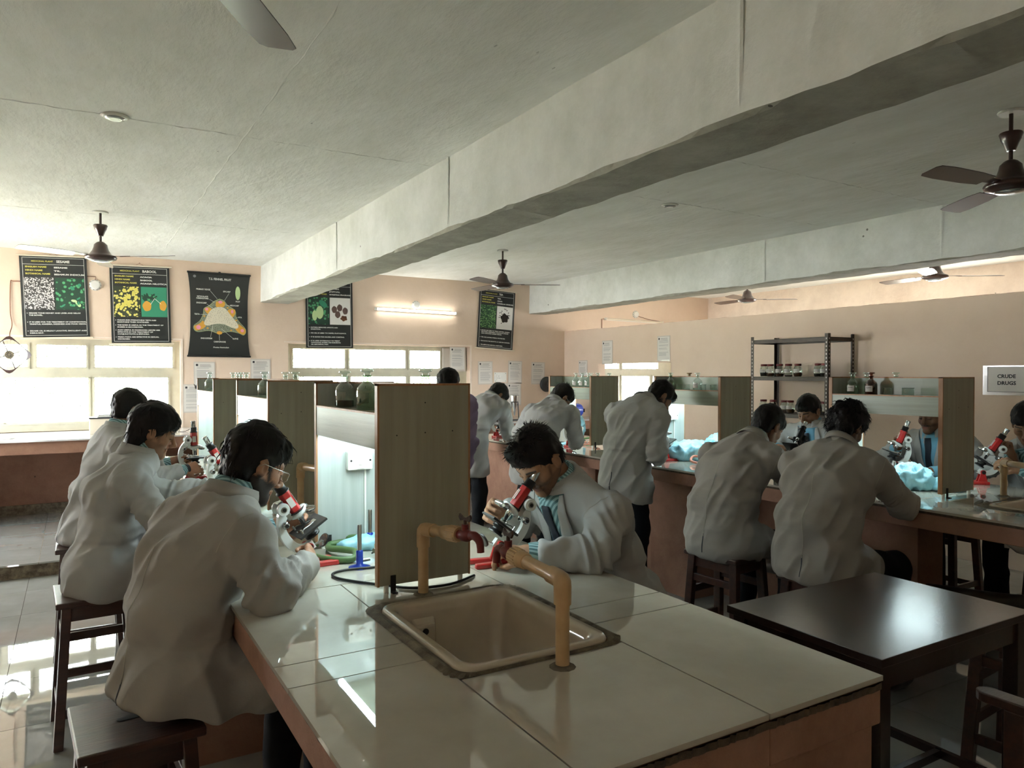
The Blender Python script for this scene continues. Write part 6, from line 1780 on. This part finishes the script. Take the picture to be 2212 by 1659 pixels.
for a, b_, c_, d_ in ((500, 474, 620, 598), (825, 498, 745, 620), (484, 610, 570, 655), (442, 690, 540, 750), (835, 700, 755, 690), (330, 860, 460, 862), (980, 884, 950, 900), (505, 1222, 545, 1030), (885, 1228, 690, 1080), (658, 1272, 655, 1180)):
    MB().beam((fx(a), -.0048, fz(b_)), (fx(c_), -.0048, fz(d_)), .0022, .0006, (0, 1, 0)).build('pointer_line', M['print_w'], fc)
MB().lathe([(.016, 0), (.016, 1)], (fx(235), -.003, fz(250)), (fx(235), -.002, fz(250)), 20).build('printed_oval', M['ink_pale'], fc)

# ================================================================ PAPERS
def notice(label, cx, cz, w=.21, h=.30, plane='far', rot=0, seed=0, x=None, lines=True, plastic=True):
    if plane == 'far': loc = (cx, YF - .004, cz); r = (0, rot, 0)
    else: loc = (PX - .004, cx, cz); r = (0, rot, -R90)
    root = thing('notice_sheet', label, 'notice', loc, 0, 'typed notices taped to the walls', rot=r)
    if plastic: rect('plastic_sleeve', root, 'sleeve', -w / 2 - .012, -h / 2 - .014, w / 2 + .012, h / 2 + .014, -.001, .002)
    rect('sheet', root, 'paper', -w / 2, -h / 2, w / 2, h / 2, -.002, -.0008)
    if lines:
        rn = random.Random(seed); rect('printed_crest', root, 'ink', -w * .44, h * .38, -w * .33, h * .46, -.0032, -.002)
        z = h * .43; k = 0
        while z > -h * .38:
            if k > 3 and rn.random() < .22: z -= .013; k += 1; continue
            xa = -w * .24 if k < 2 else -w * .40; xb = w * rn.uniform(.2, .42)
            rect('printed_line', root, 'ink' if k < 2 else 'ink_pale', xa, z - .0016, xb, z + .0016, -.003, -.002); z -= .0135; k += 1
    return root
for (l, x, z, rt_) in (('typed notice in a sleeve below the fennel chart, left one', 1.29, 1.52, 0), ('typed notice right of it below the fennel chart, half over the cubicles', 1.92, 1.56, 0), ('low typed notice beside the left window, just left of the cubicles', 1.175, 1.26, 0),
                       ('typed notice taped on the blank board of the middle window', 4.56, 1.755, 0), ('typed notice below the tea chart, first in its row', 5.00, 1.56, -.01), ('typed notice below the tea chart, second in its row', 5.49, 1.57, .02), ('typed notice below the tea chart, third in its row', 5.885, 1.555, .015),
                       ('typed notice under the wall switch, left one of two', 5.235, 1.25, .01), ('typed notice under the wall switch, right one of two', 5.475, 1.25, -.01)):
    notice(l, x, z, rot=rt_, seed=int(x * 10))
notice('tall typed notice on the partition left of the hatch window', 8.15, 1.845, .21, .30, 'p', seed=4)
notice('crinkled plastic-covered notice on the partition above the hatch right corner', 7.01, 1.865, .21, .29, 'p', seed=5)
notice('small typed notice low on the partition left of the hatch', 8.72, 1.60, .19, .26, 'p', seed=6)
sg = thing('paper_sign', 'white framed paper sign lettered CRUDE DRUGS on the partition', 'sign', (PX - .004, 3.035, 1.50), 0, rot=(0, R_(.0), -R90))
rect('plastic_sleeve', sg, 'sleeve', -.185, -.125, .20, .112, -.001, .002); rect('sheet', sg, 'paper', -.150, -.100, .20, .100, -.002, -.0008)
for q in ((-.150, .097, .19, .100), (-.150, -.100, .19, -.097), (-.150, -.100, -.147, .100), (.187, -.1, .19, .1)): rect('printed_border', sg, 'ink', *q, -.003, -.002)
text('CRUDE', sg, 'ink', -.075, .024, .040, .135, .0012); text('DRUGS', sg, 'ink', -.075, -.030, .040, .135, .0012)
sw = thing('wall_switch', 'white switch and socket plate on the far wall among the notices', 'switch', (5.24, YF - .01, 1.497))
rect('back_plate', sw, 'white_pl', -.10, -.07, .10, .07, -.004, .01); rect('face_plate', sw, 'white_pl', -.06, -.045, .06, .045, -.010, -.004); rect('rocker', sw, 'white_pl', .018, -.022, .036, .022, -.014, -.010)
for a, b_ in ((-.03, .016), (-.042, -.012), (-.018, -.012)): MB().cyl((a, -.0108, b_), (a, -.010, b_), .005, n=8).build('socket_hole', M['black_pl'], sw)
for a in (-.085, .085):
    for b_ in (-.055, .055): MB().cyl((a, -.0048, b_), (a, -.004, b_), .005, n=8).build('screw', M['black_pl'], sw)

# ================================================================ THINGS ON THE BENCHES AND COUNTER
BZ = .90
def burner(label, x, y, tilt=(0, 0), hose=None):
    root = thing('bunsen_burner', label, 'burner', (x, y, BZ), 0, 'blue-based bunsen burners')
    MB().lathe([(.036, 0), (.036, .08), (.012, .32), (.012, 1)], (0, 0, 0), (0, 0, .034), 28).build('burner_base', M['blue'], root)
    MB().lathe([(.0115, 0), (.0115, .9), (.0085, 1)], (0, 0, .030), (0, 0, .058), 18).build('air_collar', M['blue'], root)
    MB().lathe([(.0072, 0), (.0072, .97), (.006, 1)], (0, 0, .055), (tilt[0], tilt[1], .142), 18).build('barrel', M['steel'], root)
    MB().cyl((0, 0, .022), (.035, -.004, .024), .0055, n=12).build('gas_inlet', M['steel'], root)
burner('blue-based bunsen burner with chrome barrel in front of the nearest lit cubicle', .806, 2.355)
burner('blue bunsen burner behind the green hose inside the nearest cubicle', .93, 2.60)
burner('bunsen burner amid pink hoses before the cubicle beside the rack', 3.83, 3.80, (.01, .02))
burner('bunsen burner before the blue bag in the cubicle before the hatch', 4.22, 5.86)
burner('bunsen burner behind the student microscope in the rightmost cubicle', 4.02, 2.50, (-.004, .006))
def hose(label, pts, r, m, cat='hose', n=6, name='rubber_hose'):
    o = MB().tube(spline(pts, n), r, 10).build(name, M[m]); return tag(o, label, cat)
hose('dark green rubber hose coiled on the foreground bench beside the burner', [(1.0, 2.52, .93), (.93, 2.62, .935), (.83, 2.70, .925), (.735, 2.68, .915), (.70, 2.58, .913), (.73, 2.47, .912), (.80, 2.42, .914), (.83, 2.47, .925), (.80, 2.53, .925), (.775, 2.59, .92), (.80, 2.64, .922), (.90, 2.60, .93), (1.03, 2.48, .93)], .0115, 'green_hose')
hose('thick green hose crossing the bench before the second cubicle', [(.60, 3.62, .912), (.75, 3.66, .912), (.88, 3.85, .915), (1.02, 3.95, .92)], .0115, 'green_hose')
hose('green hose lying farther back beside the second cubicle', [(.66, 4.05, .912), (.78, 4.12, .912), (.90, 4.14, .92), (1.02, 4.10, .92)], .010, 'green_hose')
hose('thin black cable looping out from under the nearest cubicle', [(.98, 2.34, .905), (.86, 2.315, .905), (.76, 2.33, .905), (.705, 2.31, .905), (.695, 2.26, .905), (.73, 2.19, .905), (.80, 2.10, .905), (.86, 2.03, .905), (.97, 2.01, .905), (1.08, 2.06, .905)], .0042, 'black_rub', 'cable', name='power_cable')
hose('thin black flex behind the burner inside the nearest cubicle', [(.90, 2.50, .905), (.95, 2.47, .93), (1.0, 2.42, .925), (1.08, 2.36, .91)], .003, 'black_rub', 'cable', name='power_cable')
hose('pink rubber hose looped on the bench before the cubicle beside the rack', [(3.92, 3.93, .94), (3.85, 3.93, .945), (3.80, 3.90, .92), (3.80, 3.82, .91), (3.86, 3.74, .91), (3.93, 3.72, .912), (3.97, 3.78, .92), (3.92, 3.86, .925)], .009, 'pink_hose')
hose('pink rubber hose loop in the cubicle before the hatch', [(4.02, 5.47, .92), (3.96, 5.44, .912), (3.93, 5.38, .91), (3.97, 5.30, .92), (4.03, 5.28, .935), (4.06, 5.34, .93), (4.02, 5.43, .92)], .008, 'pink_hose')
hose('green hose looped in the cubicle before the hatch', [(4.22, 5.45, .99), (4.19, 5.58, .95), (4.12, 5.72, .92), (4.05, 5.76, .915), (3.99, 5.70, .915), (4.0, 5.6, .915), (4.08, 5.56, .925)], .008, 'green_hose')
hose('pink hose arching over the blue bag in the rightmost cubicle', [(4.25, 2.40, .93), (4.22, 2.32, 1.0), (4.18, 2.26, 1.035), (4.13, 2.22, 1.0), (4.10, 2.22, .95), (4.10, 2.30, .925), (4.12, 2.42, .925)], .0095, 'pink_hose')
hose('black cable at the far end of the right bench inside the hatch cubicle', [(3.9, 5.8, .905), (3.95, 5.6, .905), (4.05, 5.5, .905), (4.2, 5.42, .905)], .004, 'black_rub', 'cable', name='power_cable')
def valve(label, x, y, z, m, rz=0):
    root = thing('gas_valve', label, 'valve', (x, y, z), rz)
    MB().lathe([(.008, 0), (.011, .2), (.011, .7), (.007, 1)], (-.03, 0, .012), (.035, 0, .012), 14).build('valve_body', M['steel'], root)
    MB().box(-.016, -.011, .016, .016, .011, .034).build('valve_handle', M[m], root, bevel=.004)
    MB().box(-.006, -.018, .020, .006, .018, .029).build('handle_tab', M[m], root, bevel=.002)
valve('yellow-handled gas valve by the nearest cubicle panel', .90, 2.42, .925, 'yellow', R_(30))
valve('second yellow gas valve half hidden by the nearest panel', .985, 2.50, .935, 'yellow')
valve('yellow gas valve among hoses before the cubicle beside the rack', 3.90, 3.84, .93, 'yellow', .4)
valve('red gas valve on the pink hose before the cubicle beside the rack', 3.85, 3.80, .915, 'red', 1.0)
valve('yellow gas valve in the cubicle before the hatch', 4.08, 5.42, .93, 'yellow', .3)
valve('red gas valve on the pink hose in the rightmost cubicle', 4.08, 2.33, .905, 'red', .6)
def bag(label, x, y, sx, sy, sz, seed, name='plastic_bag', z=BZ):
    r = np.random.RandomState(seed); c = np.array([x, y, z + sz * .45])
    V, Q = surf(lambda P: np.maximum(ell(P, c, (sx, sy, sz * .62)), -(P[:, 2] - z - .002)), c - np.array([sx, sy, sz]) * 1.25, c + np.array([sx, sy, sz]) * 1.25, max(sx, sy) / 14)
    N_ = vnormals(V, Q); a = min(sx, sy, sz)
    q = V / max(sx, sy) * 3.2 + seed * 11
    V = V + N_ * ((1 - 2.4 * np.abs(vnoise(q)) + .5 * (1 - 2 * np.abs(vnoise(q * 2.3)))) * a * .15)[:, None]
    V[:, 2] = np.maximum(V[:, 2], z + .001)
    o = np_mesh(name, V, Q, M['blue_bag']); return tag(o, label, 'bag')
bag('flat light-blue plastic sheet lying behind the hose in the nearest cubicle', .93, 2.60, .12, .045, .045, 1)
bag('crumpled blue plastic bag beside the second foreground cubicle', .86, 4.05, .10, .10, .07, 2)
bag('large crumpled blue plastic bag in the cubicle beside the rack', 4.00, 4.10, .20, .15, .12, 3)
bag('smaller blue plastic bag behind it against the cubicle panel', 4.27, 4.06, .12, .12, .16, 4)
bag('crumpled blue plastic bag in the rightmost cubicle', 4.03, 2.42, .09, .12, .125, 5)
bag('tall folded blue plastic bag in the cubicle before the hatch', 4.30, 6.10, .11, .16, .24, 6)
bag('flat blue plastic sheet on the bench before the hatch cubicle', 3.80, 5.42, .09, .07, .03, 7)
bag('second low blue sheet at the foot of the rightmost cubicle panel', 4.15, 2.28, .12, .08, .06, 8)
b_ = thing('white_box', 'white box behind the bent student with glasses, before the blue bag', 'box', (4.02, 5.74, BZ), R_(4))
MB().box(-.10, -.09, 0, .10, .09, .135).build('box_body', M['white_pl'], b_, bevel=.003); MB().box(-.104, -.094, .118, .104, .094, .142).build('box_lid', M['white_pl'], b_, bevel=.003)
tr = thing('glass_dish', 'clear glass dish tilted beside the first red microscope', 'dish', (.60, 2.80, BZ))
MB().lathe([(.04, 0), (.044, .1), (.044, 1)], (0, 0, 0), (0, 0, .016), 24, cap=False).build('dish_wall', M['glass'], tr); MB().cyl((0, 0, .0005), (0, 0, .002), .042, n=24).build('dish_floor', M['glass'], tr)

# window counter
CZ2 = .93
bx = thing('instrument_box', 'cream instrument box with dark lid on the window counter at the left', 'box', (.29, 8.72, CZ2), 0)
MB().box(-.17, -.13, 0, .17, .13, .16).build('case', M['rod'], bx, bevel=.004); MB().box(-.175, -.135, .155, .175, .135, .168).build('dark_rim', M['black_matt'], bx); MB().box(-.10, -.09, .168, .14, .09, .186).build('raised_lid', M['white_pl'], bx, bevel=.006); MB().box(-.09, -.08, .186, .13, .08, .192).build('lid_inset', M['black_matt'], bx)
mo = thing('mortar_bowl', 'small white bowl on the counter beside the window jamb', 'bowl', (.86, 8.40, CZ2))
MB().lathe([(.018, 0), (.022, .1), (.042, .7), (.046, 1)], (0, 0, 0), (0, 0, .045), 20).build('bowl', M['white_pl'], mo); MB().lathe([(.02, 0), (.028, .5), (.03, 1)], (0, 0, .045), (0, 0, .085), 18).build('bowl_lid', M['rod'], mo)
tn = thing('steel_beaker', 'small steel vessel on the counter left of the cubicles', 'vessel', (1.20, 8.45, CZ2)); MB().lathe([(.03, 0), (.03, .95), (.033, 1)], (0, 0, 0), (0, 0, .06), 20).build('vessel', M['steel'], tn)
MB().tube(spline([(.032, 0, .05), (.055, 0, .05), (.055, 0, .02), (.032, 0, .015)], 4), .003, 6).build('handle', M['steel'], tn)
hose('thin tangled black flex on the counter beside the window jamb', [(.93, 8.5, .935), (1.0, 8.45, .94), (1.08, 8.52, .97), (1.12, 8.45, .94), (1.05, 8.38, .935), (1.25, 8.40, .94)], .003, 'black_rub', 'cable', name='power_cable')
# tapped density apparatus / funnel stand, balance, dried plant
fs = thing('funnel_stand', 'tall steel cone funnel held on a dark stand on the counter', 'funnel', (5.02, 8.42, CZ2))
MB().lathe([(.008, 0), (.014, .2), (.050, .72), (.055, 1)], (0, 0, .06), (0, 0, .33), 24, cap=False).build('cone', M['chrome'], fs); MB().lathe([(.057, 0), (.060, 1)], (0, 0, .325), (0, 0, .332), 24).build('cone_rim', M['chrome'], fs)
MB().lathe([(.047, 0), (.050, 1)], (0, 0, .235), (0, 0, .248), 20).build('support_ring', M['black_matt'], fs)
for sx in (-1, 1): MB().beam((sx * .050, 0, .245), (sx * .065, 0, 0), .010, .014, (0, 1, 0)).build('leg', M['black_matt'], fs)
MB().box(-.075, -.05, 0, .075, .05, .012).build('foot_plate', M['black_matt'], fs)
bl = thing('weighing_balance', 'flat black and steel balance on the counter beside the cone funnel', 'balance', (4.72, 8.40, CZ2))
MB().box(-.13, -.10, .004, .13, .10, .045).build('housing', M['black_pl'], bl, bevel=.006); MB().cyl((0, .01, .045), (0, .01, .055), .085, n=26).build('pan', M['steel'], bl); MB().box(-.03, -.102, .016, .04, -.099, .032).build('display', M['ink_pale'], bl); MB().box(.09, -.103, .012, .12, -.099, .036).build('side_label', M['white_pl'], bl)
ts = thing('tripod_stand', 'thin grey wire tripod on the counter before the dried plant', 'stand', (4.75, 8.25, CZ2))
for k in range(3):
    a = R_(90 + 120 * k); MB().tube([(.03 * math.cos(a), .03 * math.sin(a), .19), (.07 * math.cos(a), .07 * math.sin(a), 0)], .004, 6).build('leg', M['steel'], ts)
MB().tube(arc((0, 0, .19), .032, 0, 6.283, 20), .004, 6).build('ring', M['steel'], ts)
dp = thing('dried_plant', 'bundle of dried yellowish leaves on the counter below the notices', 'plant', (4.80, 8.62, CZ2))
r = random.Random(9)
M['straw'] = mat('dried_leaf', srgb(196, 168, 96), .8, var=.3); M['straw2'] = mat('dull_dried_leaf', srgb(130, 120, 84), .8, var=.3)
for k in range(26):
    a = r.uniform(0, 6.28); t_ = r.uniform(.3, 1.2); L = r.uniform(.10, .24); d = Vector((math.cos(a) * math.cos(t_), math.sin(a) * math.cos(t_), math.sin(t_))); s_ = d.cross(Vector((0, 0, 1))).normalized() * r.uniform(.008, .02)
    p0 = Vector((r.uniform(-.03, .03), r.uniform(-.03, .03), 0)); p1 = p0 + d * L * .5 + Vector((0, 0, .01)); p2 = p0 + d * L - Vector((0, 0, .02 * r.random()))
    MB().add([p0, p1 - s_, p2, p1 + s_, p1 + Vector((0, 0, .004))], [(0, 1, 4), (1, 2, 4), (2, 3, 4), (3, 0, 4)]).build('dried_leaf', M['straw' if k % 2 else 'straw2'], dp)
pt_ = thing('squeeze_bottle', 'white pointed wash bottle on the counter at the window jamb', 'bottle', (4.50, 8.45, CZ2))
MB().lathe([(.03, 0), (.032, .1), (.030, .5), (.012, .7), (.004, 1)], (0, 0, 0), (0, 0, .26), 18).build('bottle_body', M['white_pl'], pt_)
dr = thing('blue_drum', 'blue ribbed motor drum on the counter seen through the hatch cubicle', 'machine', (6.05, 8.55, CZ2))
MB().lathe([(.085, 0), (.09, .04), (.09, .96), (.085, 1)], (-.13, 0, .10), (.13, 0, .10), 24).build('drum', M['blue'], dr)
for k in range(12):
    a = 2 * math.pi * k / 12; MB().beam((-.11, .092 * math.cos(a), .10 + .092 * math.sin(a)), (.11, .092 * math.cos(a), .10 + .092 * math.sin(a)), .006, .006).build('cooling_rib', M['blue'], dr)
MB().box(-.12, -.06, 0, .12, .06, .015).build('foot', M['black_matt'], dr); MB().box(.13, -.02, .07, .20, .02, .12).build('shaft_guard', M['black_matt'], dr)
dk = thing('round_black_vent', 'round black extractor disc on the far wall beside the hatch cubicle', 'vent', (6.03, YF, 1.39))
MB().lathe([(.11, 0), (.115, .3), (.10, .8), (.06, 1)], (0, 0, 0), (0, -.05, 0), 28).build('rim', M['black_matt'], dk); MB().lathe([(.03, 0), (.03, 1)], (0, -.05, 0), (0, -.065, 0), 16).build('hub', M['black_pl'], dk)
# pipes below the right bench
for k, (x, y0_, z, r_) in enumerate(((3.60, 5.62, 0, .022), (3.62, 5.56, 0, .03), (3.60, 5.50, 0, .018))):
    o = MB().tube(spline([(x, y0_, 0.01), (x, y0_, .4), (x + .01, y0_, .6), (x + .04, y0_, .80 if k != 1 else .62)], 4), r_, 12).build('drain_pipe', M['cement'] if k != 1 else M['ppr'])
    tag(o, 'grimy upright drain pipe against the right bench knee wall, %s of three' % ('left', 'thicker middle one', 'right')[k], 'pipe', 'drain pipes under the right bench')
o = MB().tube(spline([(4.0, 1.65, .45), (4.0, 1.9, .40), (4.0, 2.25, .36), (3.86, 2.6, .34), (3.82, 3.5, .30)], 5), .045, 14).build('waste_pipe', M['rack']); tag(o, 'thick dark waste pipe running under the right-hand bench from its sink', 'pipe')

# ================================================================ GARDEN OUTSIDE THE WINDOWS
def leaves(name, label, x0, x1, y, z1, n, seed):
    r = np.random.RandomState(seed)
    P_ = np.stack([r.uniform(x0, x1, n), y + r.uniform(-.5, .5, n), r.uniform(-.1, z1, n) ** 1.0], 1)
    a = r.uniform(0, 6.28, n); t_ = r.uniform(-.9, 1.2, n); L = r.uniform(.06, .22, n); d = np.stack([np.cos(a) * np.cos(t_), np.sin(a) * np.cos(t_), np.sin(t_)], 1)
    s_ = np.cross(d, r.normal(0, 1, (n, 3))); s_ /= np.linalg.norm(s_, axis=1)[:, None]; s_ *= (L * r.uniform(.10, .22, n))[:, None]
    m_ = P_ + d * (L * .5)[:, None]
    V = np.stack([P_, m_ - s_, P_ + d * L[:, None], m_ + s_], 1).reshape(-1, 3); Q = np.arange(4 * n).reshape(-1, 4)
    o = np_mesh(name, V, Q, M['foliage'], smooth=False); tag(o, label, 'plants', kind='stuff')
leaves('garden_bushes', 'pale sunlit bushes outside the left window', -4.5, 2.4, 12.6, 2.3, 9000, 1)
leaves('garden_shrubs', 'pale sunlit shrubs outside the middle window', 2.9, 7.6, 13.4, 2.1, 4500, 2)
gd = MB().box(-12, 9.75, -.4, 20, 24, -.2).box(9.9, -6, -.4, 20, 9.75, -.2).box(-12, -6, -.4, -3.0, 9.75, -.2).build('garden_ground', M['garden_ground']); gd['kind'] = 'structure'

bpy.context.view_layer.update()
for o, wd in FIT:
    w0 = o.dimensions[0]
    if w0 > 1e-4: o.scale[0] = max(.4, min(2.2, wd / w0))
dg = bpy.context.evaluated_depsgraph_get()
for o in [q for q in COL.objects if q.type == 'FONT']:
    me = bpy.data.meshes.new_from_object(o.evaluated_get(dg)); me.name = 'lettering'
    n_ = bpy.data.objects.new('lettering', me); COL.objects.link(n_); n_.parent = o.parent
    n_.location = o.location; n_.rotation_euler = o.rotation_euler; n_.scale = o.scale
    n_['words'] = o.data.body
    bpy.data.objects.remove(o)
